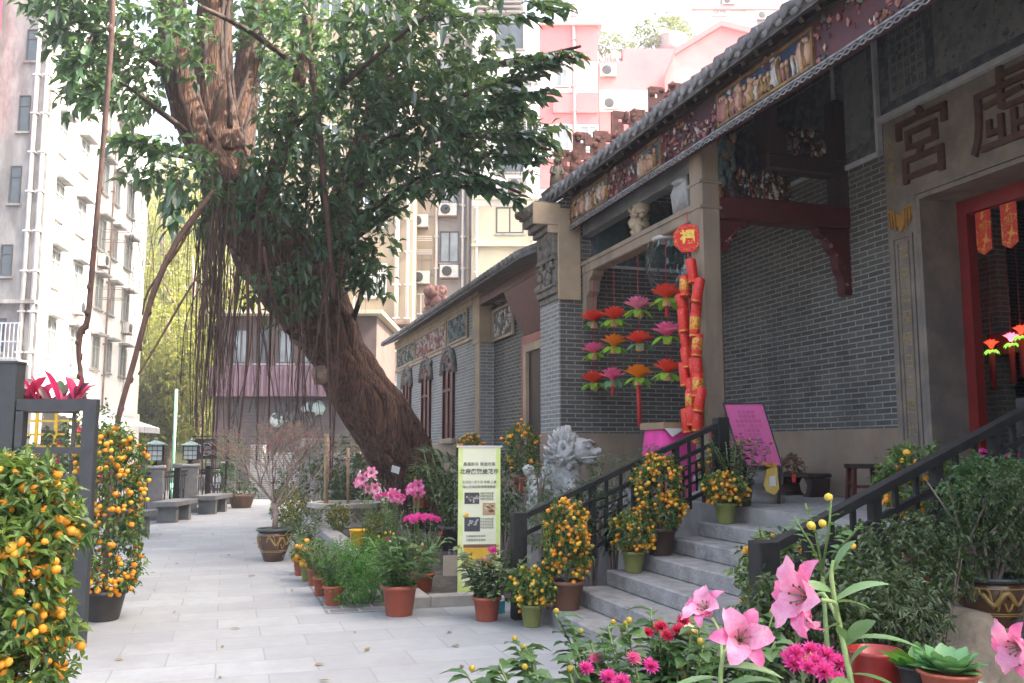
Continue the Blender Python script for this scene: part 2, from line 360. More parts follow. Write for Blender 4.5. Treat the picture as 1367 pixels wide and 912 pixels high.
m_glass = M_glass('window_glass'); m_glass_l = M_glass('pale_window_glass', (0.12, 0.135, 0.14))
m_wframe = M('window_frame_white', (0.62, 0.62, 0.6), 0.5); m_wframe_d = M('window_frame_dark', (0.06, 0.06, 0.062), 0.5)
m_concrete = M('stained_concrete', (0.33, 0.325, 0.318), 0.9, (0.2, 0.19, 0.188), 1.6, 0.4, 0.62, bump=0.2, bscale=12, stain=(0.12, 0.1, 0.1), sscale=0.9, slo=0.5, shi=0.72, stretch=(1, 1, 0.35))
m_whitewall = M('white_render', (0.8, 0.79, 0.76), 0.85, (0.7, 0.69, 0.66), 0.6, stain=(0.5, 0.48, 0.45), sscale=0.35, slo=0.6, shi=0.9, stretch=(1, 1, 0.3))
m_mint = M('mint_render', (0.27, 0.5, 0.42), 0.85, (0.22, 0.42, 0.35), 0.5)
m_beige = M('beige_render', (0.38, 0.31, 0.22), 0.9, (0.3, 0.245, 0.18), 0.7, stain=(0.2, 0.17, 0.15), sscale=0.5, slo=0.55, shi=0.85, stretch=(1, 1, 0.3))
m_greyrender = M('grey_render', (0.3, 0.275, 0.265), 0.9, (0.22, 0.2, 0.193), 0.7, stain=(0.17, 0.15, 0.145), sscale=0.5, slo=0.52, shi=0.85, stretch=(1, 1, 0.3))
m_creamwall = M('cream_render', (0.56, 0.5, 0.36), 0.9, (0.48, 0.42, 0.31), 0.6, stain=(0.33, 0.3, 0.25), sscale=0.45, slo=0.6, shi=0.9, stretch=(1, 1, 0.25))
m_pink = M('pink_render', (0.66, 0.15, 0.165), 0.9, (0.66, 0.19, 0.2), 0.6)
m_pinkpale = M('pale_pink_render', (0.68, 0.23, 0.23), 0.9, (0.7, 0.28, 0.28), 0.5)
m_pipe = M('white_pipe', (0.6, 0.58, 0.57), 0.6, (0.5, 0.46, 0.44), 2)
m_ac = M('air_conditioner_casing', (0.6, 0.6, 0.57), 0.5, (0.48, 0.47, 0.44), 4)
m_rust = M('rusty_metal', (0.14, 0.08, 0.06), 0.85, (0.22, 0.17, 0.15), 5, bump=0.3)
m_purple = M('purple_corrugated', (0.17, 0.1, 0.125), 0.6, (0.13, 0.075, 0.1), 3)
m_shutter = M('brown_shutter', (0.1, 0.083, 0.08), 0.6, (0.075, 0.062, 0.06), 4)
m_brownwall = M('brown_wall', (0.09, 0.06, 0.052), 0.85, (0.13, 0.09, 0.08), 2)
m_awning = M('white_awning_cloth', (0.75, 0.75, 0.74), 0.8)

# ---------------------------------------------------------------- ground
b = MB(); b.poly([(-400, -200, -0.02), (400, -200, -0.02), (400, 600, -0.02), (-400, 600, -0.02)])
tag(b.build('ground', m_asphalt), kind='structure')
b = MB(); P_ = [(-6, -8), (4.9, -8), (4.9, 13.2), (4.8, 27.5), (0.6, 31), (-0.2, 29.5), (-2.4, 22), (-4.8, 12)]
b.prism([(x, y, -0.05) for x, y in P_], (0, 0, 0.05)); tag(b.build('courtyard_paving', m_paving), kind='structure')
b = MB(); b.poly([(1.0, 9.15, 0.004), (1.75, 9.15, 0.004), (1.75, 17.6, 0.004), (1.0, 17.6, 0.004)])
tag(b.build('border_path', m_darkpave), kind='structure')
b = MB(); b.box((2.05, 9.35, 0), (4.78, 26.5, 0.035)); tag(b.build('planting_ground', m_soil), kind='structure')
b = MB(); b.box((1.75, 9.2, -0.03), (2.05, 17.5, 0.12), bev=0.015); b.box((2.05, 9.2, -0.03), (2.72, 9.35, 0.12), bev=0.015)
tag(b.build('kerb', m_granite), kind='structure')
TZ = 1.03
b = MB(); b.box((4.9, -1.2, -0.02), (7.2, 12.7, TZ)); tag(b.build('terrace', m_granite), kind='structure')

b = MB(); b.box((2.35, -2.0, -.02), (4.88, 4.40, .03)); tag(b.build('corner_planting_ground', m_soil), kind='structure')
b = MB(); n_ = 70                                            # dry leaves blown about the paving
P_ = np.stack([rng.uniform(-2.2, 2.6, n_), rng.uniform(5.5, 22, n_), np.full(n_, .006)], 1); keep = P_[:, 0] < 2.3 - .05*(P_[:, 1] - 5); P_ = P_[keep]; n_ = len(P_); a_ = rng.uniform(0, 6.28, n_)
V, F_ = leaf_arrays(P_, np.stack([np.cos(a_), np.sin(a_), np.full(n_, .12)], 1), np.array([[0, 0, 1.]]*n_), rng.uniform(.05, .14, n_), rng.uniform(.03, .055, n_), .02, .15); b.arr(V, F_); tag(b.build('fallen_leaves', M_leaf('dry_fallen_leaf', (.13, .075, .03), (.26, .19, .06), .1, .7)), kind='stuff')
# ---------------------------------------------------------------- stone steps
t = thing('stone_steps', 'broad worn grey stone steps climbing to the temple terrace', 'steps', (2.9, 6.43, 0))
for k in range(6):
    x0 = 2.9 + 0.333 * k
    b = MB(); b.box((x0, 4.62, 0.147 * k - (0.02 if k == 0 else 0)), (4.895, 8.22, 0.147 * (k + 1)), bev=0.012)
    b.build('step', m_step, t)

# ================================================================ the temple hall
T = thing('temple_hall', 'old grey brick temple hall with carved eaves, stone columns and red doorway', 'temple', (7.2, 6.43, 0))
CY = 6.43
b = MB()                                                    # back wall of the porch with the door opening
DY0, DY1, DZ = 5.10, 7.76, 4.31
SY0, SY1, SZ = 4.55, 8.31, 5.36
for y0, y1 in ((0.16, SY0), (SY1, 12.7)): b.box((7.2, y0, TZ), (7.6, y1, 7.0))
b.box((7.2, SY0, SZ), (7.6, SY1, 7.0)); b.build('porch_wall', m_brick, T)
b = MB()
for q0, q1 in (((7.175, 0.2, TZ), (7.199, SY0, 1.84)), ((7.175, SY1, TZ), (7.199, 12.68, 1.84)), ((4.98, 12.676, TZ), (7.17, 12.699, 1.84)), ((4.77, 12.66, 0), (4.975, 13.57, 1.84))):
    b = MB(); b.box(q0, q1, bev=0.006); b.build('stone_plinth', m_plinth, T)
b = MB()                                                    # stone door surround
b.box((7.16, SY0, TZ), (7.62, DY0, SZ)); b.box((7.16, DY1, TZ), (7.62, SY1, SZ)); b.box((7.16, DY0, DZ), (7.62, DY1, SZ))
for s_, (a0, a1) in ((1, (DY1, SY1)), (-1, (SY0, DY0))):
    i = DY1 if s_ > 0 else DY0
    b.box((7.12, i + s_*0.0, TZ), (7.158, i + s_*0.05, DZ + 0.05)); b.box((7.135, i + s_*0.07, TZ), (7.158, i + s_*0.13, DZ + 0.13))
b.box((7.12, DY0, DZ + 0.002), (7.158, DY1, DZ + 0.05)); b.box((7.135, DY0 - .07, DZ + 0.07), (7.158, DY1 + .07, DZ + 0.13))
for y0, y1 in ((7.92, 8.24), (4.62, 4.94)):                 # couplet panels: raised borders
    for q in ((y0, y0 + .03, 1.15, 3.98), (y1 - .03, y1, 1.15, 3.98)): b.box((7.14, q[0], q[2]), (7.158, q[1], q[3]))
    b.box((7.14, y0 + .03, 3.95), (7.158, y1 - .03, 3.98)); b.box((7.14, y0 + .03, 1.15), (7.158, y1 - .03, 1.18))
    b.box((7.146, y0 + .07, 1.22), (7.158, y0 + .085, 3.9)); b.box((7.146, y1 - .085, 1.22), (7.158, y1 - .07, 3.9))
m_doorstone = M('door_stone', (0.245, 0.2, 0.155), 0.75, (0.16, 0.132, 0.108), 4, bump=0.2, bscale=60, stain=(0.13, 0.12, 0.115), sscale=1.4)
b.build('door_surround', m_doorstone, T)
b = MB()
for ch, y in (('宮', 7.70), ('虛', 6.62), ('玉', 5.50)): b.text(ch, 0.88, (7.15, y, 4.87), (0, -1, 0), (0, 0, 1), 0.028, 0.004)
m_oldred = M('faded_dark_red_gilt', (0.06, 0.026, 0.02), 0.5, (0.11, 0.05, 0.03), 9, bump=0.3)
b.build('carved_inscription', m_oldred, T)
m_dimgold = M('worn_gilt_lettering', (0.34, 0.25, 0.1), 0.6, (0.25, 0.19, 0.1), 20); b = MB()
for y, s_ in ((8.08, '玄德宏深昭日月靈光遠被'), (4.78, '神恩浩蕩沐乾坤福澤長流')):
    for k, ch in enumerate(s_): b.text(ch, 0.17, (7.157, y, 3.78 - k * 0.245), (0, -1, 0), (0, 0, 1), 0.004)
b.build('carved_couplet', m_dimgold, T); b = MB()
for k, ch in enumerate('光緒歲次'): b.text(ch, 0.11, (7.157, 8.2, 5.1 - k * 0.15), (0, -1, 0), (0, 0, 1), 0.004)
b.build('carved_date', m_dimgold, T)
b = MB()                                                    # gilded bat over the couplet
for yc in (8.08, 4.78):
    pts = [(0, .04), (.07, .1), (.12, .12), (.21, .15), (.185, .05), (.15, -.06), (.11, -.02), (.09, -.12), (.055, -.07), (0, -.16)]
    full = [(x, z) for x, z in pts] + [(-x, z) for x, z in reversed(pts[1:-1])]
    b.prism([(7.158, yc - x, 4.17 + z) for x, z in full], (-0.02, 0, 0))
    for x in (-.15, -.11, -.07, .07, .11, .15): b.bar((7.13, yc + x, 4.08), (7.13, yc + x*1.15, 4.27), 0.012)
b.build('gilded_bat', M('orange_gilt', (0.4, 0.2, 0.035), 0.5, (0.3, 0.14, 0.03), 20, bump=0.4), T)
b = MB()                                                    # red door frame, set back
b.box((7.622, DY1 - 0.13, TZ), (7.74, DY1 + .1, DZ + .1)); b.box((7.622, DY0 - .1, TZ), (7.74, DY0 + 0.13, DZ + .1)); b.box((7.622, DY0 + .13, DZ - 0.16), (7.74, DY1 - .13, DZ + .1))
b.box((7.622, DY0 + .13, TZ), (7.74, DY1 - .13, TZ + .2))
b.build('door_frame', m_redwood_b, T)
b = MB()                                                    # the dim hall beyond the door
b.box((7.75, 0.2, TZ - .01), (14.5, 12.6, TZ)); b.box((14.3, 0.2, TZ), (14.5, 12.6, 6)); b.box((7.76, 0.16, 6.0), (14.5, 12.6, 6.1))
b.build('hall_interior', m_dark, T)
b = MB(); b.box((9.3, 8.9, TZ), (9.5, 12.6, 6.0)); b.box((10.2, 0.3, 3.1), (10.4, 8.88, 4.9)); b.build('hall_brick_wall', m_brick_l, T)  # paler brick puts inner courtyard daylight into the wall colour
b = MB(); b.box((9.0, 0.3, 2.75), (9.25, 8.8, 3.02)); b.tube([(9.1, 7.9, TZ), (9.1, 7.9, 6)], 0.14, 12); b.tube([(9.1, 5.0, TZ), (9.1, 5.0, 6)], 0.14, 12); b.build('hall_timber', m_redwood, T)
# columns with their beams
def porch_frame(Y):
    b = MB(); cw = 0.135
    prof = [(-cw + .03, -cw), (cw - .03, -cw), (cw, -cw + .03), (cw, cw - .03), (cw - .03, cw), (-cw + .03, cw), (-cw, cw - .03), (-cw, -cw + .03)]
    b.prism([(5.25 + x, Y + y, TZ + .3) for x, y in prof], (0, 0, 4.0 - .0))
    for z in (4.36, 4.66): b.box((5.25 - cw - .012, Y - cw - .012, z), (5.25 + cw + .012, Y + cw + .012, z + .04), bev=.008)
    o = b.build('stone_column', m_column, T)
    d = MB(); d.lathe((5.25, Y, TZ), [(.24, 0), (.24, .08), (.2, .1), (.19, .17), (.22, .2), (.22, .26), (.16, .3)], 8); d.build('column_base', m_granite, o)
    b = MB(); b.box((5.37, Y - .12, 4.27), (7.198, Y + .12, 4.55), bev=.02); b.build('tie_beam', m_redwood, T)
    b = MB(); b.box((6.05, Y - .11, 4.93), (7.198, Y + .11, 5.13), bev=.02); b.box((7.03, Y - .1, 4.552), (7.196, Y + .1, 4.928)); b.box((7.03, Y - .1, 5.132), (7.196, Y + .1, 5.9))
    b.box((6.02, Y - .1, 5.132), (6.2, Y + .1, 6.05)); b.box((5.40, Y - .1, 4.552), (5.6, Y + .1, 5.6)); b.build('beam_post', m_darkwood, T)
    b = MB()                                                # painted carvings between the beams
    for k in range(260):
        x = random.uniform(5.64, 6.9); lowp = x < 6.38
        z = random.uniform(4.57, 4.87) if lowp else random.uniform(5.15, 5.48)
        b.ball((x, Y - random.uniform(.04, .07), z), random.uniform(.014, .034), 6, 4, random.choice((0, 1, 2, 3, 4, 5, 5)), (1, .6, random.uniform(.6, 2.0)), .9)
    b.box((5.62, Y - .04, 4.554), (6.4, Y + .08, 4.88), 5); b.box((6.21, Y - .04, 5.135), (6.95, Y + .08, 5.5), 5)
    for k in range(60): b.ball((5.45 + random.uniform(-.07, .14), Y - .12, random.uniform(4.58, 5.4)), random.uniform(.025, .05), 6, 4, random.choice((2, 2, 3, 5, 5)), (1, .7, 1.5), .9)
    b.build('beam_carving', [m_pinkc, m_cream, m_teal, m_gold, m_fascia, m_darkwood], T)
    b = MB()                                                # carved brackets under the tie beam
    b.prism([(7.195, Y - .07, 4.26), (6.74, Y - .07, 4.26), (6.78, Y - .07, 4.18), (6.88, Y - .07, 4.15), (6.92, Y - .07, 4.02), (7.0, Y - .07, 3.96), (7.02, Y - .07, 3.78), (7.08, Y - .07, 3.68), (7.1, Y - .07, 3.46), (7.195, Y - .07, 3.46)], (0, .14, 0))
    b2 = MB(); b2.prism([(5.37, Y - .07, 4.26), (5.78, Y - .07, 4.26), (5.75, Y - .07, 4.19), (5.66, Y - .07, 4.17), (5.62, Y - .07, 4.07), (5.54, Y - .07, 4.04), (5.52, Y - .07, 3.92), (5.45, Y - .07, 3.86), (5.385, Y - .07, 3.84)], (0, .14, 0))
    for k in range(40):
        u = random.random(); x, z = (7.13 - .34 * u * u, 3.55 + .64 * u) if k % 2 else (5.42 + .28 * u, 3.94 + .26 * u)
        (b if k % 2 else b2).ball((x, Y - .075, z), random.uniform(.014, .03), 6, 4, 0 if k % 3 else 1, (1, .5, 1), .8)
    b.build('carved_bracket', [m_redwood, m_pinkc], T); b2.build('carved_bracket', [m_redwood, m_pinkc], T)
porch_frame(9.09); porch_frame(3.77)
# lintels between columns and gable piers, with carved lions standing on them
for sgn in (1, -1):
    y0, y1 = (9.21, 12.68) if sgn > 0 else (0.2, 3.65)
    b = MB(); b.box((5.15, y0, 4.27), (5.36, y1, 4.46), bev=.015); b.box((5.135, y0, 4.40), (5.149, y1, 4.46))
    yp, q = (12.68, -1) if sgn > 0 else (0.2, 1)
    b.prism([(5.16, yp, 4.268), (5.16, yp + q*.42, 4.268), (5.16, yp + q*.38, 4.2), (5.16, yp + q*.27, 4.14), (5.16, yp + q*.25, 3.98), (5.16, yp + q*.16, 3.9), (5.16, yp + q*.1, 3.6), (5.16, yp, 3.52)], (.18, 0, 0))
    yp, q = (9.21, 1) if sgn > 0 else (3.65, -1)
    b.build('stone_lintel', m_column, T)
    b = MB(); b.box((5.17, y0, 4.88), (5.34, y1, 5.16), bev=.01); b.build('stone_architrave', m_granite_d, T)
    c = MB()
    yl = 10.85 if sgn > 0 else 2.0                          # lion on the lintel
    for (dy, dz, r, sc) in ((0, .18, .15, (.9, 1.1, 1)), (-.12, .36, .12, (1, 1, 1)), (-.17, .33, .07, (1, 1, .8)), (.1, .08, .1, (1, 1, .9)), (-.1, .07, .06, (1, 1, 1.6)), (-.02, .12, .06, (1, 1, 1.8)), (.13, .3, .06, (1, .8, 1.7)), (-.08, .46, .05, (1, 1.3, .7)), (.02, .33, .09, (1, 1, 1))):
        c.ball((5.24 + random.uniform(-.04, .04), yl + dy, 4.46 + dz), r, 10, 7, 0, sc, .45)
    for k in range(16): c.ball((5.17 + random.uniform(-.03, .06), yl - .08 + random.uniform(-.14, .16), 4.7 + random.uniform(-.06, .16)), .035, 6, 4, 0)
    c.build('carved_lion', m_sand, T)
    c = MB(); yl = 9.52 if sgn > 0 else 3.35                # the draped carving beside the column
    for k in range(7): c.tube([(5.2, yl - .17 + .055*k, 4.47), (5.17, yl - .16 + .052*k, 4.7), (5.2, yl - .12 + .04*k, 4.87)], [.045, .055, .03], 8, wob=.4)
    c.ball((5.19, yl, 4.83), .1, 8, 6, 0, (1, 1.5, .7), .4); c.build('carved_bracket', m_granite, T)
# gable wall and its pier
for sgn in (1, -1):
    Y0 = 12.7 if sgn > 0 else -.69
    b = MB(); b.prism([(4.8, Y0, 0), (14.6, Y0, 0), (14.6, Y0, 5.55), (9.75, Y0, 8.72), (4.8, Y0, 5.42)], (0, .85, 0)); o = b.build('gable_wall', m_brick, T)
    if sgn < 0: continue
    b = MB(); b.box((4.776, 12.684, 1.842), (4.799, 12.9, 3.87)); b.box((4.776, 12.902, 1.842), (4.799, 13.55, 3.87)); b.build('pier_facing', m_brick_l, T)
    b = MB(); b.box((4.76, 12.655, 3.87), (5.13, 12.698, 5.3), bev=.008); b.build('pier_block', m_sand, T)
    b = MB()                                                # stepped and carved corbels of the pier
    for z0, z1, out in ((3.87, 3.97, .05), (3.97, 4.07, .1), (4.07, 4.12, .13), (4.5, 4.56, .12), (4.56, 4.95, .1), (4.95, 5.03, .17), (5.03, 5.12, .25), (5.12, 5.24, .33), (5.24, 5.4, .4)):
        b.box((4.798 - out, 12.72, z0), (4.86, 13.5, z1), bev=.012)
    b.box((4.74, 12.74, 4.12), (4.86, 13.48, 4.5))
    for k in range(46): b.ball((4.74 - random.uniform(0, .05), random.uniform(12.78, 13.45), random.choice((random.uniform(4.1, 4.5), random.uniform(4.6, 4.95)))), random.uniform(.03, .08), 7, 5, 0, (.7, 1, 1), .5)
    for k in range(5): b.ball((4.44 - .02*k, 12.8 + .15*k, 5.32), .07, 8, 6, 0)
    b.build('carved_corbel', [m_carved], T)
    b = MB(); b.box((4.36, 12.66, 5.02), (4.8, 12.71, 5.36), bev=.01); b.box((4.6, 12.66, 4.9), (4.8, 12.71, 5.018), bev=.01); b.build('corbel_cap', m_sand, T)
# painted murals high under the eaves
for q0, q1, inner in (((7.17, 8.36, 5.08), (7.198, 9.12, 6.4), [((7.155, 8.52, 5.22), (7.168, 8.96, 6.35), 1)]), ((7.17, 9.2, 5.2), (7.198, 12.6, 6.3), []), ((7.13, 4.5, 5.44), (7.158, 8.30, 6.6), [((7.115, 7.55, 5.55), (7.128, 8.12, 6.5), 1), ((7.115, 5.0, 5.55), (7.128, 7.42, 6.5), 1)]), ((5.32, 12.67, 4.45), (7.1, 12.698, 5.5), [((5.4, 12.655, 4.56), (5.9, 12.668, 5.3), 2), ((6.0, 12.655, 4.56), (6.9, 12.668, 5.3), 2)])):
    b = MB(); b.box(q0, q1); o = b.build('mural', m_mural, T)
    for p0, p1, mi in inner: b = MB(); b.box(p0, p1); b.build('painted_panel', m_muralpale if mi == 1 else m_teal, o)
b = MB()
for k in range(5):
    for j in range(7): b.text(random.choice('山川日月風雲松竹梅蘭'), .085, (7.114, 8.03 - k*.1, 6.35 - j*.115), (0, -1, 0), (0, 0, 1), .001)
b.build('mural_lettering', m_ink, T)
b = MB()
b.box((7.10, 4.4, 5.365), (7.17, 8.33, 5.43)); b.box((7.10, 8.333, 5.0), (7.17, 8.375, 6.7)); b.box((7.14, 8.378, 5.0), (7.17, 9.14, 5.06)); b.box((7.14, 9.142, 5.0), (7.17, 9.18, 6.6)); b.box((7.14, 9.23, 5.12), (7.17, 12.6, 5.17))
b.box((5.32, 12.64, 4.4), (7.1, 12.67, 4.445)); b.build('mural_border', M('mural_border_white', (.5, .5, .49), .7, (.4, .4, .39), 8), T)
# carved fascia under the eave
FX = 4.96
b = MB(); b.box((FX, 0.15, 4.97), (FX + .06, 12.66, 5.45)); b.build('fascia', m_fascia, T)
b = MB()
for y0, y1, mi in ((6.6, 8.2, 1), (11.2, 12.5, 4), (9.6, 10.2, 4), (2.8, 4.6, 1)):
    b.box((FX - .012, y0, 5.06), (FX - .001, y1, 5.38), mi)
    for z in (5.035, 5.38): b.box((FX - .03, y0, z), (FX - .001, y1, z + .03), 0)
    for y in (y0 - .03, y1): b.box((FX - .03, y, 5.035), (FX - .001, y + .03, 5.41), 0)
for k in range(1500):                                       # low scrolls and blossoms between the figures
    y = random.uniform(.25, 12.6); z = random.uniform(5.05, 5.42); g = .5 + .5*mnoise.noise(Vector((y*1.7, z*3, 0)))
    if g > .42: b.ball((FX - .008, y, z), random.uniform(.012, .03), 5, 4, random.choice((2, 2, 6, 6, 0, 3, 4) if g > .55 else (6, 6, 4, 2)), (.6, random.uniform(.6, 2), random.uniform(.6, 1.5)), .9)
y = .3
while y < 12.6:                                             # little carved figures, flowers and fruit
    inp = any(a < y < c for a, c in ((6.6, 8.2), (11.2, 12.5), (9.6, 10.2), (2.8, 4.6)))
    h = random.uniform(.12, .24) if inp else random.uniform(.03, .09); mi = random.choice((0, 0, 3, 5, 2) if inp else (2, 2, 3, 6, 5, 0))
    z = 5.07 + h/2 if inp else random.uniform(5.08, 5.34)
    b.ball((FX - .02, y, z), h/2, 7, 6, mi, (.35, random.uniform(.3, .6), 1), .8)
    if inp: b.ball((FX - .025, y + .01, z + h/2 + .02), .03, 6, 4, 5, (.7, 1, 1.1))
    y += random.uniform(.035, .09) if inp else random.uniform(.05, .13)
b.build('fascia_carving', [m_gold, m_blue, m_pinkc, m_cream, m_teal, M('flesh_paint', (.45, .27, .17), .7), m_fascia], T)
b = MB(); n = 700
for ph in (0, math.pi):
    b.tube([(FX - .02, .15 + 12.5*k/n, 4.972 + .022*math.sin(k*.55 + ph)) for k in range(n + 1)], .008, 5)
b.box((FX - .03, .15, 5.003), (FX - .001, 12.65, 5.022)); b.build('fretwork_fringe', m_trim, T)
# roof: slope, pan and cover tiles, ridge
SLOPE = .66
def rz(x): return 5.5 + (x - 4.75) * SLOPE
b = MB(); b.prism([(4.72, -.75, 5.43), (4.72, -.75, 5.49), (9.75, -.75, rz(9.75)), (14.8, -.75, 5.5), (14.8, -.75, 5.4), (9.75, -.75, rz(9.75) - .13)], (0, 14.35, 0))
b.build('roof_slope', m_tile, T)
b = MB(); k = 0; y = -.7
while y < 13.6:
    j = lambda: random.uniform(-.012, .012)
    b.tube([(4.66, y + j(), 5.52 + j()), (5.6, y + j(), rz(5.6) + .04), (6.8, y + j(), rz(6.8) + .04), (8.2, y + j(), rz(8.2) + .04), (9.7, y, rz(9.7) + .04)], .062, 8)
    b.ball((4.655, y, 5.52), .068, 8, 6, 0, (.35, 1, 1)); b.ball((4.69, y + .12, 5.475), .07, 8, 4, 0, (.25, 1, .55)); y += .235
b.build('roof_tiles', m_tile, T, smooth=True)
b = MB(); b.box((9.55, -.6, rz(9.75) - .1), (9.95, 13.5, rz(9.75) + .55)); b.build('main_ridge', m_terra, T)
b = MB()                                                    # gable ridge with openwork ornaments and a standing figure
b.prism([(4.78, 12.8, 5.56), (9.6, 12.8, rz(9.6) + .06), (9.6, 12.8, rz(9.6) + .24), (4.95, 12.8, 5.82), (4.72, 12.8, 5.7)], (0, .55, 0))
b.build('gable_ridge', m_tile, T)
b = MB()
def orn(x, h, w_):
    z = rz(x) + .2
    q = .045; h *= .85
    for x0_, x1_, z0_, z1_ in ((-.5, -.5, 0, 1), (.5, .5, 0, .85), (-.5, .5, .35, .35), (-.5, .1, .98, .98), (.1, .1, .7, 1.0), (.1, .5, .85, .85), (-.2, -.2, .35, .7), (-.5, .5, .05, .05)):
        b.bar((x + x0_*w_ - (q/2 if z0_ == z1_ else 0), 13.08 + random.uniform(-.02, .02), z + z0_*h), (x + x1_*w_ + (q/2 if z0_ == z1_ else .0001), 13.08, z + z1_*h + (.0 if z0_ == z1_ else q/2)), q*random.uniform(.85, 1.2), .12)
    for k in range(9): b.ball((x + random.choice((-.5, .5, -.5, .1))*w_, 13.03, z + h*random.choice((.05, .35, .98, .7, .85))), random.uniform(.03, .055), 7, 5, 0, (1, .8, 1), .9)
for x, h, w_ in ((5.06, .5, .26), (5.4, .62, .3), (5.75, .42, .3), (6.08, .6, .32), (6.42, .42, .3), (6.75, .68, .3), (7.15, .5, .34)): orn(x, h, w_)
for k in range(10): b.ball((5.0 + .23*k, 13.07, rz(5.0 + .23*k) + .25), .1, 7, 5, 0, (1.2, .8, .9), .6)
b.build('ridge_ornament', m_terra, T)
b = MB(); z = 5.72
b.tube([(4.86, 13.0, z), (4.85, 13.0, z + .16), (4.86, 13.0, z + .3), (4.86, 13.0, z + .38)], [.1, .085, .075, .03], 10, wob=.3); b.ball((4.86, 12.98, z + .43), .055, 10, 8)
for s_ in (-1, 1): b.tube([(4.86 + s_*.07, 12.99, z + .33), (4.86 + s_*.11, 12.95, z + .22), (4.86 + s_*.04, 12.92, z + .2)], [.03, .026, .018], 7)
b.ball((4.86, 12.98, z + .48), .03, 8, 5); b.build('roof_figure', M('roof_figure_glaze', (.2, .17, .12), .5, (.12, .1, .08), 9), T)
b = MB()
for k in range(8):
    x = 5.1 + .62*k; b.tube([(x, .2, rz(x) - .16), (x, 12.66, rz(x) - .16)], .085, 10)
for k in range(52):
    y = .3 + .24*k; b.bar((4.8, y, rz(4.8) - .1), (9.6, y, rz(9.6) - .1), .06, .05)
b.build('rafters', m_darkwood, T)

# ================================================================ the low side hall with three red windows
S = thing('side_hall', 'low pale brick side hall with three red windows and a carved frieze', 'hall', (4.8, 20, 0))
b = MB(); b.box((4.8, 17.2, 0), (9.5, 26.5, 4.62)); b.build('front_wall', m_brick_l, S)
b = MB(); b.box((5.08, 13.55, 0), (5.3, 17.2, 4.6)); b.build('recess_wall', m_brick, S)
b = MB(); b.box((4.775, 17.18, 0), (4.799, 26.5, 1.72), bev=.006); b.box((5.05, 15.3, 0), (5.079, 17.17, 1.2)); b.build('stone_plinth', m_plinth, S)
b = MB(); b.box((4.76, 17.17, 3.72), (5.07, 17.7, 4.68), bev=.01); b.box((4.74, 17.705, 4.56), (4.8, 26.5, 4.68), bev=.01); b.box((4.72, 17.15, 4.682), (5.0, 26.52, 4.76), bev=.01); b.box((4.76, 17.705, 3.84), (4.8, 26.5, 3.92), bev=.008)
b.box((4.775, 17.2, 1.722), (4.799, 17.5, 3.718)); b.build('cornice', m_sand, S)
def frieze(y0, y1, ground, reliefs, z0=3.93, z1=4.55, x=4.8, n=120):
    b = MB(); b.box((x - .02, y0, z0), (x - .001, y1, z1), 0)
    for a in ((y0, y1, z0, z0 + .05), (y0, y1, z1 - .05, z1)): b.box((x - .05, a[0], a[2]), (x - .021, a[1], a[3]), 1)
    for a in ((y0, y0 + .06), (y1 - .06, y1)): b.box((x - .05, a[0], z0 + .052), (x - .021, a[1], z1 - .052), 1)
    for k in range(n): b.ball((x - .025, random.uniform(y0 + .12, y1 - .12), random.uniform(z0 + .1, z1 - .1)), random.uniform(.03, .075), 6, 4, random.choice((2, 3)), (.5, 1, random.uniform(.6, 1.6)), .6)
    b.build('relief_frieze', [ground, m_sand] + reliefs, S)
frieze(18.15, 19.9, m_teal, [m_teal, m_greyrender]); frieze(20.0, 23.6, m_pinkc, [m_pinkc, m_cream], n=220); frieze(23.7, 26.3, m_teal, [m_teal, m_sand])
frieze(15.75, 17.1, m_carved, [m_cream, m_carved], 3.72, 4.35, 5.05, 100)
for y in (19.8, 22.2, 24.7):
    wn = MB(); wn.box((4.786, y - .42, 1.86), (4.799, y + .42, 3.36)); wn = wn.build('window', m_redwood, S)
    b = MB(); b.box((4.74, y - .5, 1.84), (4.799, y - .42, 3.4)); b.box((4.74, y + .42, 1.84), (4.799, y + .5, 3.4)); b.box((4.75, y - .03, 1.86), (4.784, y + .03, 3.36)); b.box((4.75, y - .42, 2.9), (4.784, y - .032, 2.96)); b.box((4.75, y + .032, 2.9), (4.784, y + .42, 2.96)); b.build('frame', m_redwood, wn)
    b = MB(); b.box((4.7, y - .62, 1.725), (4.799, y + .62, 1.838), bev=.012); b.build('sill', m_sand, wn)
    b = MB()
    for r_, rr in ((.62, .07), (.5, .05)): b.tube([(4.76, y + r_*math.cos(math.pi*k/14), 3.3 + r_*.9*math.sin(math.pi*k/14)) for k in range(15)], rr, 8)
    b.prism([(4.798, y + .48*math.cos(math.pi*k/14), 3.4 + .4*math.sin(math.pi*k/14)) for k in range(15)], (-.03, 0, 0), 1)
    for k in range(24):
        a = random.uniform(.1, 3.04); q = random.uniform(.1, .7); b.ball((4.76, y + q*math.cos(a), 3.38 + q*.8*math.sin(a)), random.uniform(.04, .09), 6, 4, random.choice((0, 1, 2)), (.6, 1, 1), .6)
    b.build('hood_mould', [m_carved, m_muralpale, m_pinkc], wn)
b = MB(); b.box((5.02, 15.12, 0), (5.2, 15.28, 3.6)); b.box((5.02, 13.6, 3.45), (5.2, 15.118, 3.6)); d = b.build('side_door', m_redwood_b, S)
b = MB(); b.box((5.0, 14.96, 0), (5.07, 15.115, 3.44)); b.box((5.0, 13.6, 3.3), (5.07, 14.955, 3.44)); b.build('frame', m_sand, d)
b = MB(); b.box((5.06, 13.6, 0), (5.079, 14.96, 3.3)); b.build('doorway_dark', m_darkwood, d)  # dark sheet standing in for the shade inside the open doorway
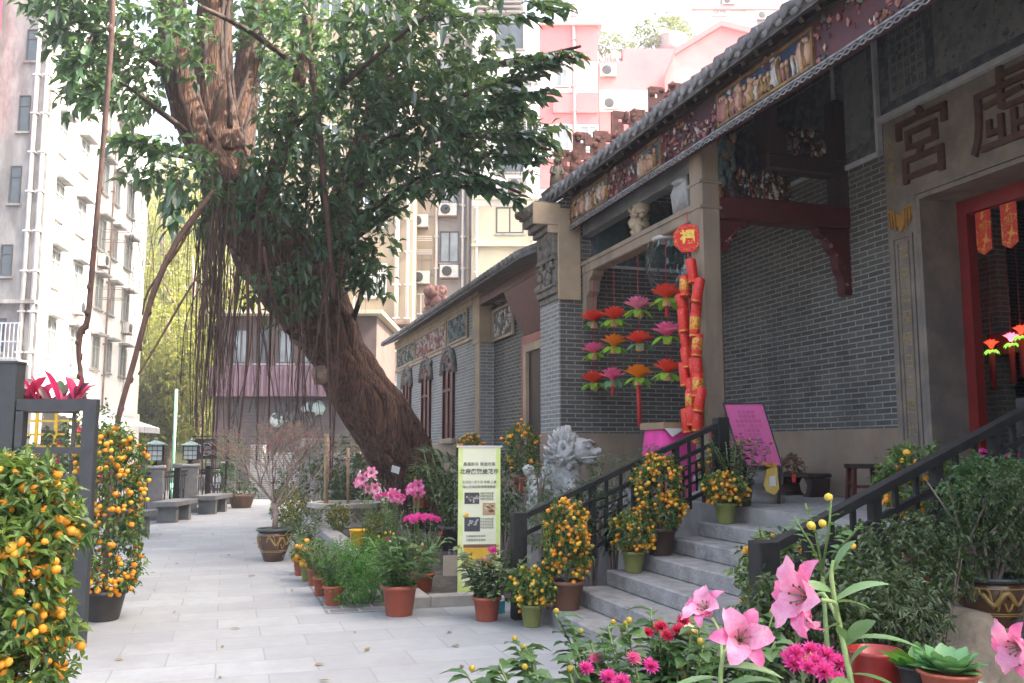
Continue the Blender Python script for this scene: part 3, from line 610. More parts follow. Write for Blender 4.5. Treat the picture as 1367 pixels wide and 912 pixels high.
b = MB(); b.prism([(5.04, 13.6, 3.62), (5.04, 15.2, 3.62), (4.75, 15.5, 4.45), (4.75, 13.6, 4.45)], (.02, 0, 0)); b.box((4.75, 13.6, 4.46), (5.07, 17.15, 4.62)); b.build('door_canopy', m_redwood, S)
b = MB()
for k in range(40): b.ball((4.98, random.uniform(13.7, 17.1), random.uniform(4.4, 4.62)), random.uniform(.04, .09), 6, 4, 0, (1, 1, .8), .5)
b.build('eave_carving', m_carved, S)
b = MB(); b.prism([(4.42, 13.57, 4.66), (4.42, 13.57, 4.72), (9, 13.57, 6.9), (13.5, 13.57, 4.8), (13.5, 13.57, 4.7), (9, 13.57, 6.8)], (0, 13.2, 0)); b.build('roof_slope', m_tile, S)
b = MB(); y = 13.65
while y < 26.8:
    b.tube([(4.38, y, 4.735), (5.6, y, 5.32), (9.0, y, 6.94)], .06, 7); b.ball((4.375, y, 4.735), .066, 7, 5, 0, (.35, 1, 1)); y += .23
b.build('roof_tiles', m_tile, S, smooth=True)
b = MB()
for k in range(26): b.ball((5.9 + random.uniform(-.25, .25), 26.3 + random.uniform(-.25, .25), 5.6 + random.uniform(0, .9)), random.uniform(.1, .22), 7, 5, 0, (1, 1, 1), .6)
b.build('ridge_finial', m_terra, S)
# ================================================================ apartment blocks and street behind
class Facade:
    """An upright wall plane: point o, direction u along it, outward normal n; s metres along, z metres up."""
    def __init__(f, o, u, n): f.o = Vector((o[0], o[1], 0)); f.u = Vector(u).normalized(); f.n = Vector(n).normalized()
    def p(f, s, z, out=0.0): return f.o + f.u*s + Vector((0, 0, z)) + f.n*out
    def hit(f, px, py):
        d = ray(px, py); t_ = (f.o - CAM).dot(f.n) / d.dot(f.n); q = CAM + d*t_; return (q - f.o).dot(f.u), q.z
    def slab(f, b, s0, s1, z0, z1, o0, o1, mi=0):
        c = [f.p(s, z, o) for o in (o0, o1) for s, z in ((s0, z0), (s1, z0), (s1, z1), (s0, z1))]
        b._add(c, [(0,3,2,1),(4,5,6,7),(0,1,5,4),(1,2,6,5),(2,3,7,6),(3,0,4,7)], mi=mi)
def win(F, T_, s0, s1, z0, z1, fm=None, gm=None, mull=(0.5,), hood=None, grille=False, sill=True, bars=None, name='window'):
    fm = fm or m_wframe; gm = gm or m_glass; fw = min(.07, (s1 - s0)*.09)
    b = MB()
    F.slab(b, s0, s0 + fw, z0, z1, 0.002, .07); F.slab(b, s1 - fw, s1, z0, z1, 0.002, .07); F.slab(b, s0 + fw, s1 - fw, z0, z0 + fw, .002, .07); F.slab(b, s0 + fw, s1 - fw, z1 - fw, z1, .002, .07)
    for m_ in mull: c = s0 + (s1 - s0)*m_; F.slab(b, c - fw/2, c + fw/2, z0 + fw, z1 - fw, .022, .06)
    if bars:
        for q in bars: c = z0 + (z1 - z0)*q; F.slab(b, s0 + fw, s1 - fw, c - fw*.4, c + fw*.4, .018, .05)
    if grille:
        for k in range(1, 9): c = s0 + fw + (s1 - s0 - 2*fw)*k/9; F.slab(b, c - .012, c + .012, z0 + fw, z1 - fw, .075, .09)
        for k in range(1, 5): c = z0 + (z1 - z0)*k/5; F.slab(b, s0, s1, c - .012, c + .012, .092, .105)
    o = b.build(name, fm, T_)
    b = MB(); F.slab(b, s0 + fw, s1 - fw, z0 + fw, z1 - fw, .002, .015); b.build('pane', gm, o)
    if hood or sill:
        if hood: b = MB(); F.slab(b, s0 - .15, s1 + .15, z1 + .08, z1 + .18, .002, hood); b.build('hood', m_concrete, o)
        b = MB()
        if sill: F.slab(b, s0 - .08, s1 + .08, z0 - .09, z0 - .01, .002, .12)
        b.build('sill', T_.get('_w') and bpy.data.materials[T_['_w']] or m_concrete, o)
    return o
def aircon(F, T_, s, z, w_=.8, h=.6, mat=None):
    b = MB(); F.slab(b, s - w_/2, s + w_/2, z, z + h, .06, .38); o = b.build('air_conditioner', mat or m_ac, T_)
    b = MB(); c = F.p(s - w_*.12, z + h/2, .385); b.lathe(c, [(.0, .0), (h*.4, 0), (h*.4, .02), (h*.36, .03), (0, .03)], 14, ax=F.n)
    for k in range(5): F.slab(b, s - w_*.12 - h*.34, s - w_*.12 + h*.34, z + h*(.22 + .14*k), z + h*(.22 + .14*k) + .015, .42, .43)
    b.build('fan_grille', m_gate, o)
    b = MB(); F.slab(b, s - w_*.5, s + w_*.5, z - .05, z - .002, .0, .4); b.build('bracket', m_rust, o)
def block(name, label, cat, F, s0, s1, z1, depth, mat, z0=0):
    q = F.p((s0 + s1)/2, 0); T_ = thing(name, label, cat, q); b = MB(); F.slab(b, s0, s1, z0, z1, -depth, 0); b.build('wall', mat, T_); return T_
def pipe(F, T_, s, z0, z1, r=.06, mat=None, out=.12):
    b = MB(); b.tube([F.p(s, z0, out), F.p(s, z1, out)], r, 7)
    z = z0 + .5
    while z < z1: F.slab(b, s - r*1.6, s + r*1.6, z, z + .06, 0, out + r*1.1); z += 1.6
    b.build('drain_pipe', mat or m_pipe, T_)
m_dullglass = M('dusty_glass', (.1, .12, .125), .35, (.17, .19, .19), 2, spec=.3); m_greyframe = M('grey_window_frame', (.3, .3, .29), .6)
LU = Vector((math.sin(R(9.4)), math.cos(R(9.4)), 0)); LN = Vector((LU.y, -LU.x, 0))
# left: long white block along the street, with its mint end wall
c0 = gf(66, 600, 39)
F = Facade(c0, LU, LN); L = F.hit(186, 500)[0]
W = block('white_apartment_block', 'long white apartment block with a mint end wall and hooded windows along the street', 'building', F, -3.4, L, 25, 9, m_whitewall)
b = MB(); FE = Facade(c0 - LU*3.4, -LN, -LU); FE.slab(b, 0.0, 6, 0, 24.9, .002, .03); F.slab(b, -3.4, F.hit(70, 380)[0] - .75, 0, 24.9, .002, .02); b.build('mint_wall', m_mint, W)
rows = [(172, 215), (262, 290), (356, 372, 395), (451, 462, 475, 478), (85, 110)]
zr = [F.hit(70, y)[1] for y in (451, 356, 262, 168, 75, -10)]
ss = [F.hit(x, 380)[0] for x in (70, 102, 131, 149, 168)]
for i, z in enumerate(zr):
    for j, s_ in enumerate(ss):
        ww = 1.25 if j != 3 else .9
        win(F, W, s_ - ww/2, s_ + ww/2, z - .85, z + .75, hood=.45, gm=m_dullglass, mull=(.5,), bars=(.7,), fm=m_greyframe)
for s_, z in ((ss[1], zr[1] - 1.6), (ss[1] + .2, zr[0] - 1.5), (ss[2], zr[2] - 1.7), (ss[4], zr[1] - 1.5)): aircon(F, W, s_, z)
b = MB()
for k in range(4):                                           # laundry racks hung outside the middle windows
    s_ = ss[2] + (k % 2)*.3; z = zr[1 + k//2] - .3 + .6*(k % 2)
    b.bar(F.p(s_, z, 0), F.p(s_, z, 1.1), .03); b.bar(F.p(s_ + .6, z, 0), F.p(s_ + .6, z, 1.1), .03); b.bar(F.p(s_, z, 1.1), F.p(s_ + .6, z, 1.1), .03)
    F.slab(b, s_ + .1, s_ + .45, z - .55, z - .03, .5, .53)
b.build('laundry_rack', m_rust, W)
pipe(F, W, ss[0] + 1.6, 0, 24, .05); pipe(F, W, ss[3] - .9, 0, 24, .05, m_rust)
# far left: stained concrete block facing the camera
c1 = gf(-95, 600, 34.7); F = Facade(c1, RGT, -FWD); sA = F.hit(47, 470)[0]
G = block('concrete_tenement', 'stained grey concrete tenement with white downpipes and one column of narrow windows', 'building', F, -8, sA, 27, .8, m_concrete)
def fwin(F, T_, x0, y0, x1, y1, **k):
    a, b_ = F.hit(x0, y1), F.hit(x1, y0); return win(F, T_, a[0], b_[0], a[1], b_[1], **k)
for x, y0, y1 in ((33, 128, 176), (21, 222, 272), (9, 327, 369), (44, 40, 82), (0, 425, 470)): fwin(F, G, x - 9, y0, x + 9, y1, mull=(), bars=(.7,), fm=m_wframe_d, gm=m_glass)
for x, z in ((sA - .55, 0), (sA - .15, 0)): pipe(F, G, x, 0, 26, .09)
pipe(F, G, F.hit(8, 400)[0] - 1.2, 0, 26, .05, M('verdigris_pipe', (.2, .3, .28), .7)); 
a = F.hit(-30, 420); b = MB(); F.slab(b, a[0] - 4, sA, a[1] + .4, a[1] + .55, 0.002, .3); F.slab(b, a[0] - 4, sA - .1, a[1] - 2.0, a[1] - 1.85, .002, 1.0); b.build('ledge', m_concrete, G)
b = MB()
for k in range(34): F.slab(b, sA - .2 - .16*k, sA - .17 - .16*k, a[1] - 1.85, a[1] - .5, .95, .98)
for z in (-.5, -1.2, -1.83): F.slab(b, sA - 6, sA - .1, a[1] + z, a[1] + z + .05, .98, 1.0)
b.build('balcony_railing', M('pale_blue_railing', (.4, .42, .5), .6), G)
b = MB(); a = F.hit(-10, 180); a2 = F.hit(5, 30); F.slab(b, a[0] - 1.5, a2[0], a[1], a2[1] + 1, .2, .5); b.build('red_signboard', M('faded_red_board', (.55, .03, .07), .5), G)
# street-side shop with white awnings, just past the white block
F = Facade(gf(150, 600, 47), LU, LN)
b = None; K = block('street_shop', 'single storey street shop under white awnings beyond the fence', 'shop', F, -12, 5, 3.6, 1.2, m_whitewall)
b = MB()
for s_ in (-11, -6.5, -2): b.prism([F.p(s_, 3.3, .02), F.p(s_, 3.35, .02), F.p(s_, 2.75, 1.8), F.p(s_, 2.45, 1.8), F.p(s_, 2.45, 1.78), F.p(s_, 2.7, 1.78)], F.u*4.2)
b.build('awning', m_awning, K)
b = MB()
for s_ in (-10.5, -6, -1.5): F.slab(b, s_, s_ + 3.2, 0, 2.4, .002, .05)
b.build('shop_front', m_brownwall, K)
b = MB(); F.slab(b, 1.6, 2.2, 2.9, 3.4, .05, .4); b.build('air_conditioner', m_ac, K)
# shophouse with purple fascia at the end of the courtyard
F = Facade(gf(284, 600, 36), RGT, -FWD); s1 = F.hit(500, 600)[0]
z1 = F.hit(380, 422)[1]
H_ = block('purple_shophouse', 'two storey shophouse with a purple corrugated fascia above brown roller shutters', 'shop', F, 0, s1, z1, 8, m_brownwall)
a, c = F.hit(300, 530), F.hit(300, 490); b = MB(); F.slab(b, -.1, s1, a[1], c[1], .002, .5)
for k in range(int(s1/.18)): F.slab(b, .18*k, .18*k + .07, a[1], c[1], .502, .53)
b.build('purple_fascia', m_purple, H_)
b = MB(); F.slab(b, -.3, s1 + .3, z1 + .002, z1 + .16, -8, .7); b.build('flat_roof', m_creamwall, H_)
for x0, x1 in ((303, 350), (353, 372), (376, 425), (430, 470)):
    s_, q = F.hit(x0, 535)[0], F.hit(x1, 535)[0]; b = MB(); z = .3
    while z < a[1] - .15: F.slab(b, s_, q, z, z + .11, .002, .05); z += .14
    b.build('roller_shutter', m_shutter, H_)
for x0, x1 in ((312, 332), (340, 360), (372, 392), (404, 420)): fwin(F, H_, x0, 440, x1, 485, gm=m_glass_l if x0 != 340 else m_glass, fm=m_shutter)
b = MB(); s_, z = F.hit(392, 548)
for k in range(14): b.ball(F.p(s_ + random.uniform(-.9, 1.1), z + random.uniform(-.5, .4), .12), random.uniform(.12, .3), 8, 6, k % 2, (1, .3, 1), .5)
b.build('shutter_mural', [M('pale_green_paint', (.4, .5, .47), .7), m_wframe_d], H_)
# beige tenement left of the recess
F = Facade(gf(452, 600, 42), RGT, -FWD); s1 = F.hit(548, 600)[0]
B1 = block('beige_tenement', 'beige tenement with a grilled white window behind the banyan branches', 'building', F, F.hit(335, 600)[0], s1, 27, 9, m_beige)
for dz in (0, 1, 2, 3, 4):
    y0, y1 = 352 - dz*93, 397 - dz*93
    fwin(F, B1, 484, y0, 517, y1, grille=dz == 0, bars=(.72,), gm=m_glass, fm=m_wframe); fwin(F, B1, 425, y0, 458, y1, bars=(.72,)); fwin(F, B1, 370, y0, 403, y1, bars=(.72,))
pipe(F, B1, F.hit(531, 300)[0], 4, 26, .11); pipe(F, B1, F.hit(475, 300)[0], 4, 26, .05); pipe(F, B1, F.hit(545, 300)[0], 4, 26, .08)
a = F.hit(470, 434); b = MB(); F.slab(b, -2, s1, a[1] - .08, a[1] + .1, .002, .9)
for k in range(60): F.slab(b, -2 + .12*k, -1.95 + .12*k, a[1] + .1, a[1] + .14, .002, .9) if -1.95 + .12*k < s1 else None
b.build('corrugated_canopy', m_rust, B1)
for x in (478, 504): fwin(F, B1, x - 11, 452, x + 11, 512, bars=(.5,), fm=m_greyrender, gm=m_glass)
# grey recessed tenement
F = Facade(gf(545, 600, 44), RGT, -FWD); s1 = F.hit(628, 600)[0]
B2 = block('grey_tenement', 'grubby grey tenement with air conditioners between the beige and cream blocks', 'building', F, -.4, s1, 24, 8, m_greyrender)
b = MB(); q = F.hit(582, 400)[0]; F.slab(b, -.3, q, 0, 23.9, .002, .05); b.build('beige_wall', m_beige, B2)
for dz in range(5):
    d = dz*78 if dz < 3 else dz*76
    fwin(F, B2, 550, 338 - d, 577, 366 - d, gm=m_glass, bars=(.65,), fm=m_greyrender); fwin(F, B2, 587, 309 - d, 613, 351 - d, gm=m_glass_l, fm=m_wframe_d, mull=(.5,))
fwin(F, B2, 551, 392, 573, 420, fm=m_wframe); fwin(F, B2, 606, 238, 616, 272, fm=m_wframe_d, mull=())
for px, py in ((598, 290), (600, 372), (560, 305), (597, 205), (562, 380)):
    s_, z = F.hit(px, py); aircon(F, B2, s_, z, .9, .62)
for x in (618, 625, 583): pipe(F, B2, F.hit(x, 300)[0], 2, 23, .07, m_greyrender if x == 625 else None)
b = MB()
for z in (324, 342, 246): 
    s_, zz = F.hit(562, z); 
    for k in range(3): b.bar(F.p(s_ - .6, zz + .1*k, .5), F.p(s_ + .6, zz + .1*k, .5), .03)
b.build('drying_rail', m_pipe, B2)
# cream tower
F = Facade(gf(628, 600, 43), RGT, -FWD); s1 = F.hit(722, 600)[0]; zt = F.hit(670, 26)[1]
B3 = block('cream_tower', 'tall cream and white tower block with a louvred rooftop frame', 'building', F, 0, s1, zt, 8, m_whitewall)
b = MB(); a = F.hit(650, 275); F.slab(b, .02, s1 - .02, 0, a[1], .002, .05); b.build('cream_wall', m_creamwall, B3)
for d in (0, 82, 164, 246): fwin(F, B3, 662, 277 - d, 699, 312 - d, gm=m_glass, fm=m_wframe_d)
for d in (82, 164): fwin(F, B3, 702, 245 - d, 716, 275 - d, gm=m_glass, fm=m_wframe, mull=())
for px, py in ((690, 256), (690, 174)): s_, z = F.hit(px, py); aircon(F, B3, s_, z, .9, .6, m_greyrender)
for y in (268, 330): a = F.hit(650, y); b = MB(); F.slab(b, .0, s1, a[1], a[1] + .12, .055, .25); b.build('string_course', m_creamwall, B3)
pipe(F, B3, .25, 0, zt - 1, .07); pipe(F, B3, s1 - .35, 0, zt - 1, .06)
b = MB(); a = F.hit(642, 5)
for k in range(6): F.slab(b, .2, s1 - .8, zt + .25 + .26*k, zt + .36 + .26*k, -.5, .25)
for s_ in (.3, s1*.5, s1 - 1): F.slab(b, s_, s_ + .1, zt, zt + 1.8, -.35, -.3)
b.build('rooftop_louvres', m_greyrender, B3)
# pink and white block behind
F = Facade(gf(716, 600, 56), RGT, -FWD); s1 = F.hit(804, 600)[0]; zt = F.hit(760, 36)[1]
B4 = block('pink_banded_block', 'pink and white banded apartment block with a flat parapet', 'building', F, 0, s1, zt, 9, m_whitewall)
for y0, y1 in ((36, 82), (124, 166), (212, 252), (300, 345)):
    b = MB(); F.slab(b, -.02, s1 + .02, F.hit(760, y1)[1], F.hit(760, y0)[1], .003, .06); b.build('pink_band', m_pink, B4)
b = MB(); F.slab(b, -.2, s1 + .3, zt + .002, zt + .3, -9, .3); b.build('parapet', m_pinkpale, B4)
for d in (0, 88, 176): fwin(F, B4, 742, 166 + d, 760, 200 + d, gm=m_glass_l); fwin(F, B4, 774, 168 + d, 798, 200 + d, gm=m_glass_l)
fwin(F, B4, 742, 92, 758, 116, gm=m_glass_l); pipe(F, B4, F.hit(766, 100)[0], 10, zt + 4, .12, m_pinkpale)
b = MB(); a, c = F.hit(738, 152), F.hit(798, 128); F.slab(b, a[0], c[0], a[1], c[1], .065, .2); b.build('panel', m_pink, B4)
F = Facade(gf(806, 600, 62), RGT, -FWD); s1 = F.hit(918, 600)[0]; zt = F.hit(870, 65)[1]
B5 = block('pink_podium_block', 'plain pink block with a white band and a stepped roof', 'building', F, 0, s1, F.hit(820, 82)[1], 10, m_pink)
b = MB(); s2 = F.hit(832, 90)[0]; F.slab(b, s2, s1 - .02, F.hit(820, 82)[1] + .002, zt, -9.9, -.01); b.build('upper_wall', m_pink, B5)
b = MB(); F.slab(b, 0, s1, F.hit(850, 150)[1], F.hit(850, 123)[1], .003, .3); b.build('white_band', m_whitewall, B5)
for px in (815, 845, 880): fwin(F, B5, px - 10, 127, px + 10, 150, gm=m_glass_l) if px > 820 else None
for px, py in ((812, 104), (815, 148)): s_, z = F.hit(px, py); aircon(F, B5, s_, z, 1.1, .9)
b = MB()
for k in range(5): s_, z = F.hit(828, 78); F.slab(b, s_ - .4 - .2*k, s_ - .3 - .2*k, zt - 1, zt - .2, -.5, -.4)
b.build('roof_pipe', m_pinkpale, B5)
# rooftop water tank with plants
def leafy(name, label, cat, c, r, n, L, Wd, mats, group=None, nl=6, tl=None, trunk=None, kind=None, up=.2, parent=None, droop=.25):
    b = MB(); P_, d = in_ellipsoid(n, c, r, .35); d = d + rnd_dirs(n)*.7; d[:, 2] += up
    twig_cloud(b, P_, d, nl, tl or L*2.2, L, Wd, droop=droop)
    if parent is not None: return b.build(name, mats, parent)
    T_ = thing(name, label, cat, (c[0], c[1], c[2] - r[2]), group); b.build('foliage', mats, T_)
    return T_
m_leaf_far = M_leaf('far_leaf', (.06, .1, .035), (.13, .17, .05), .4)
m_leaf_sun = M_leaf('hill_leaf', (.13, .17, .03), (.3, .31, .08), .45)
c = gf(888, 62, 66)
leafy('rooftop_shrub', 'dark shrub on the pink podium roof beside the water tank', 'shrub', c + Vector((0, 0, .3)), (2.4, 1.4, 1.6), 240, .35, .2, m_leaf_far)
c2 = gf(822, 72, 64); leafy('rooftop_shrub', 'pale shrub on the low step of the pink podium roof', 'shrub', c2, (1.6, 1, 1.4), 160, .3, .18, m_leaf_far)
cb = gf(897, 70, 65); t = thing('water_tank', 'ribbed grey tank on the pink podium roof', 'tank', cb)
b = MB(); b.lathe(cb, [(1.2, -.4), (1.25, .1), (1.2, .15), (1.25, .5), (1.2, .55), (1.25, 1.0), (1.1, 1.2), (0, 1.3)], 16); b.build('tank_shell', m_greyrender, t)
# pink gabled block and the tall white apartment tower behind the temple
F = Facade(gf(912, 600, 58), RGT, -FWD); s1 = F.hit(1055, 600)[0]; za, zb = F.hit(915, 75)[1], F.hit(962, 37)[1]; sm = F.hit(962, 37)[0]
cq = F.p(2, 0); B6 = thing('pink_gabled_block', 'pink block with a sloping gable edge behind the temple roof', 'building', cq)
b = MB(); b.prism([F.p(0, 0), F.p(s1, 0), F.p(s1, zb - 1), F.p(sm, zb), F.p(0, za)], -F.n*9); b.build('wall', m_pinkpale, B6)
b = MB(); b.prism([F.p(0, za + .01, .3), F.p(sm, zb + .01, .3), F.p(s1, zb - .99, .3), F.p(s1, zb - .6, .3), F.p(sm, zb + .4, .3), F.p(0, za + .4, .3)], -F.n*9.6); b.build('coping', m_pink, B6)
F = Facade((21, 15, 0), (0, 1, 0), (-1, 0, 0))
F2 = Facade(gf(938, 600, 78), RGT, -FWD); s1 = F2.hit(1180, 600)[0]; zt = F2.hit(970, 2)[1]
B7 = block('white_tower_block', 'tall white apartment tower with rows of windows rising beyond the pink gable', 'building', F2, 0, s1, zt + 6, 12, m_whitewall)
for d in (0, 44, 88):
    for x in (960, 985, 1010, 1040): fwin(F2, B7, x - 9, 28 - d + (985 - x)*.3 + 6, x + 9, 52 - d + (985 - x)*.3 + 6, gm=m_glass_l, bars=(.6,))
for x, y in ((1018, 28), (972, 8)): s_, z = F2.hit(x, y); aircon(F2, B7, s_, z, 1.1, .8)
b = MB(); 
for y in (58, 14, -30): F2.slab(b, 0, s1, F2.hit(985, y)[1], F2.hit(985, y)[1] + .35, .002, .3)
b.build('string_course', m_pinkpale, B7)
SHADE_TOWER = (16.5, -14.0, 30.0, 21.0, 25.0)  # out-of-view tower, added to keep direct sun off the courtyard
x0, y0, x1, y1, zt = SHADE_TOWER
F = Facade((x0, y1, 0), (0, -1, 0), (-1, 0, 0))
B8 = block('added_shade_tower', 'unseen tower block added behind the temple to shade the courtyard', 'building', F, 0, y1 - y0, zt, x1 - x0, m_whitewall)
for f_ in range(7):
    for k in range(8): win(F, B8, 1.5 + 3.9*k, 3.1 + 3.9*k, 2 + 3.1*f_, 3.5 + 3.1*f_, gm=m_glass_l)
# hill and its trees
b = MB(); n = 26; V = []
for i in range(n):
    for j in range(n):
        s_ = -45 + 90*i/(n-1); f_ = 62 + 90*j/(n-1); p = FWD*f_ + RGT*(s_ - 30); h = max(0, (f_ - 62)*.55 - max(0, (s_ - 20))*.5) + 1.5*mnoise.noise(Vector((s_*.08, f_*.08, 0)))
        V.append((p.x, p.y, h - .3))
b._add(V, [(i*n+j, (i+1)*n+j, (i+1)*n+j+1, i*n+j+1) for i in range(n-1) for j in range(n-1)], True)
tag(b.build('hillside', M('hillside_scrub', (.06, .08, .03), .95, (.12, .12, .05), 1.5)), kind='structure')
k = 0
HT = [(225, 470, 58, 4.5, 5), (185, 420, 66, 5, 6), (258, 400, 64, 5, 6.5), (215, 330, 74, 6, 7), (275, 300, 80, 6, 8), (180, 300, 84, 6, 7), (240, 250, 92, 7, 8), (305, 380, 70, 5, 6), (195, 545, 56, 3, 3.5), (262, 520, 56, 3.2, 4)]
HL = ['sunlit yellow green hill tree low behind the fence, nearest the white block', 'hill tree rising against the end of the white block', 'hill tree seen through the left edge of the root curtain', 'hill tree halfway up the slope left of the root curtain', 'tall hill tree behind the densest hanging roots', 'hill tree touching the skyline beside the white block', 'topmost hill tree on the skyline', 'hill tree behind the shophouse roof', 'low bush at the street end below the white block', 'low bushy tree at the foot of the root curtain']
for (px, py, F_, rw, rh), lb in zip(HT, HL):
    c = gf(px, py, F_); T_ = thing('hill_tree', lb, 'tree', (c.x, c.y, max(0, c.z - rh - 3)), 'trees on the hillside')
    b = MB(); b.tube([(c.x, c.y, max(-.3, c.z - rh - 4)), (c.x + .3, c.y, c.z - rh*.3), (c.x - .2, c.y, c.z + rh*.5)], [.4, .28, .08], 7)
    for q in range(5): a = 1.3*q; b.tube([(c.x, c.y, c.z - rh*.4), (c.x + rw*.6*math.cos(a), c.y + rw*.6*math.sin(a), c.z + rh*.2)], [.15, .04], 5)
    b.build('trunk', m_rust, T_)
    b = MB()
    for q in range(13):
        cc, _ = in_ellipsoid(1, c, (rw*.75, rw*.75, rh*.75)); P_, d = in_ellipsoid(60, cc[0], (rw*.36, rw*.36, rh*.26), .5)
        twig_cloud(b, P_, d + rnd_dirs(60)*.6, 5, .8, .42, .2)
    b.build('crown', m_leaf_sun, T_)

# ================================================================ street fence, lamps and benches
FU = Vector((.28, .96, 0)).normalized(); FN = Vector((FU.y, -FU.x, 0))
base = gz(203, 694)
m_lampglass = M('frosted_lamp_glass', (.55, .6, .58), .35, (.45, .5, .48), 4); m_verd = M('verdigris_metal', (.1, .16, .15), .5, (.14, .2, .19), 8)
def pillar_lamp(p, label):
    T_ = thing('pillar_lamp', label, 'lamp', p, 'lamps on the fence pillars')
    b = MB(); b.box((p.x - .21, p.y - .21, 0), (p.x + .21, p.y + .21, 1.16), bev=.015); b.box((p.x - .25, p.y - .25, 0), (p.x + .25, p.y + .25, .12), bev=.01); b.build('pillar', m_granite_d, T_)
    b = MB(); b.box((p.x - .24, p.y - .24, 1.162), (p.x + .24, p.y + .24, 1.23), bev=.012); b.build('cap_stone', m_granite, T_)
    b = MB(); b.lathe((p.x, p.y, 1.23), [(.1, 0), (.06, .04), (.06, .08), (.14, .1)], 10); b.build('lamp_foot', m_blackiron, T_)
    b = MB(); b.box((p.x - .16, p.y - .16, 1.335), (p.x + .16, p.y + .16, 1.68)); b.build('lamp_shade', m_lampglass, T_)
    b = MB()
    for sx in (-1, 1):
        for sy in (-1, 1): b.bar((p.x + .17*sx, p.y + .17*sy, 1.33), (p.x + .17*sx, p.y + .17*sy, 1.69), .025)
        for q in (-.055, .055): b.bar((p.x + .168*sx, p.y + q, 1.33), (p.x + .168*sx, p.y + q, 1.69), .012); b.bar((p.x + q, p.y + .168*sx, 1.33), (p.x + q, p.y + .168*sx, 1.69), .012)
        for z in (1.345, 1.45, 1.57, 1.67): b.bar((p.x + .168*sx, p.y - .17, z), (p.x + .168*sx, p.y + .17, z), .014); b.bar((p.x - .17, p.y + .168*sx, z), (p.x + .17, p.y + .168*sx, z), .014)
    b.build('lamp_frame', m_blackiron, T_)
    b = MB(); z = 1.69; b._add([(p.x - .25, p.y - .25, z), (p.x + .25, p.y - .25, z), (p.x + .25, p.y + .25, z), (p.x - .25, p.y + .25, z), (p.x - .25, p.y - .25, z + .025), (p.x + .25, p.y - .25, z + .025), (p.x + .25, p.y + .25, z + .025), (p.x - .25, p.y + .25, z + .025), (p.x, p.y, z + .13)], [(0, 3, 2, 1), (0, 1, 5, 4), (1, 2, 6, 5), (2, 3, 7, 6), (3, 0, 4, 7), (4, 5, 8), (5, 6, 8), (6, 7, 8), (7, 4, 8)]); b.ball((p.x, p.y, z + .15), .03, 8, 6); b.build('lamp_roof', m_verd, T_)
lp = [gz(203, 694), gz(251, 684)]
pillar_lamp(lp[0], 'pillar with a glass lantern beside the nearer stone bench'); pillar_lamp(lp[1], 'pillar with a glass lantern farther along, before the black hanging sign')
fu = (lp[1] - lp[0]).normalized(); step = (lp[1] - lp[0]).length
def fence_run(a, c, label):
    T_ = thing('iron_fence', label, 'fence', a, 'black fence along the street'); d = (c - a); n = max(4, int(d.length/.13)); b = MB()
    for z in (.18, .95, 1.06): b.bar(a + Vector((0, 0, z)), c + Vector((0, 0, z)), .045)
    b.build('rails', m_blackiron, T_); b = MB()
    for k in range(1, n): q = a + d*k/n; b.bar(q + Vector((0, 0, .18)), q + Vector((0, 0, 1.06)), .016)
    for k in range(int(n/5)): q = a + d*(k + .5)*5/n; b.tube([q + fu*.16*math.cos(i*.7) + Vector((0, 0, .5 + .16*math.sin(i*.7))) for i in range(10)], .012, 5)
    b.build('bars', m_blackiron, T_)
p0 = lp[0] - fu*step*3.2; g = .24
fence_run(p0, lp[0] - fu*g, 'black iron fence run from the kumquats to the nearer lamp pillar')
mid = (lp[0] + lp[1])/2
fence_run(lp[0] + fu*g, lp[1] - fu*g, 'black iron fence run between the two lamp pillars')
p3 = lp[1] + fu*3.3; fence_run(lp[1] + fu*g, p3, 'black iron fence run beyond the farther lamp pillar')
def iron_post(p, label):
    T_ = thing('fence_post', label, 'post', p, 'square posts in the street fence'); b = MB(); b.box((p.x - .07, p.y - .07, 0), (p.x + .07, p.y + .07, 1.14), bev=.008); b.build('shaft', m_blackiron, T_)
    b = MB(); b.box((p.x - .11, p.y - .11, 1.142), (p.x + .11, p.y + .11, 1.26), bev=.02); b.build('cap', m_granite_d, T_)
iron_post(mid + FN*.1, 'black square post midway between the two lamp pillars'); iron_post(lp[1] + fu*1.2 + FN*.1, 'black square post just beyond the farther lamp pillar')
p = p3 + fu*.2; T_ = thing('stone_post', 'dark stone post at the far corner of the fence under the hanging sign', 'post', p); b = MB(); b.box((p.x - .2, p.y - .2, 0), (p.x + .2, p.y + .2, 1.15), bev=.015); b.build('shaft', m_granite_d, T_); b = MB(); b.box((p.x - .24, p.y - .24, 1.152), (p.x + .24, p.y + .24, 1.23), bev=.01); b.build('cap', m_granite, T_)
def bench(p, label, L=1.5):
    T_ = thing('stone_bench', label, 'bench', p, 'stone benches by the fence'); u = fu; a = math.atan2(u.y, u.x)
    b = MB(); b.obox(p + Vector((0, 0, .41)), L, .55, .1, (0, 0, a)); b.build('seat', m_granite_d, T_)
    for s_ in (-1, 1): b = MB(); b.obox(p + u*s_*L*.28 + Vector((0, 0, .18)), .16, .42, .36, (0, 0, a)); b.build('leg', m_granite_d, T_)
bench(gz(226, 697) + fu*.3, 'grey stone bench in front of the first lamp pillar'); bench(gz(279, 686) + fu*.3, 'grey stone bench farthest along the fence'); bench(gz(172, 717), 'grey stone bench half hidden behind the kumquat column', 1.3)
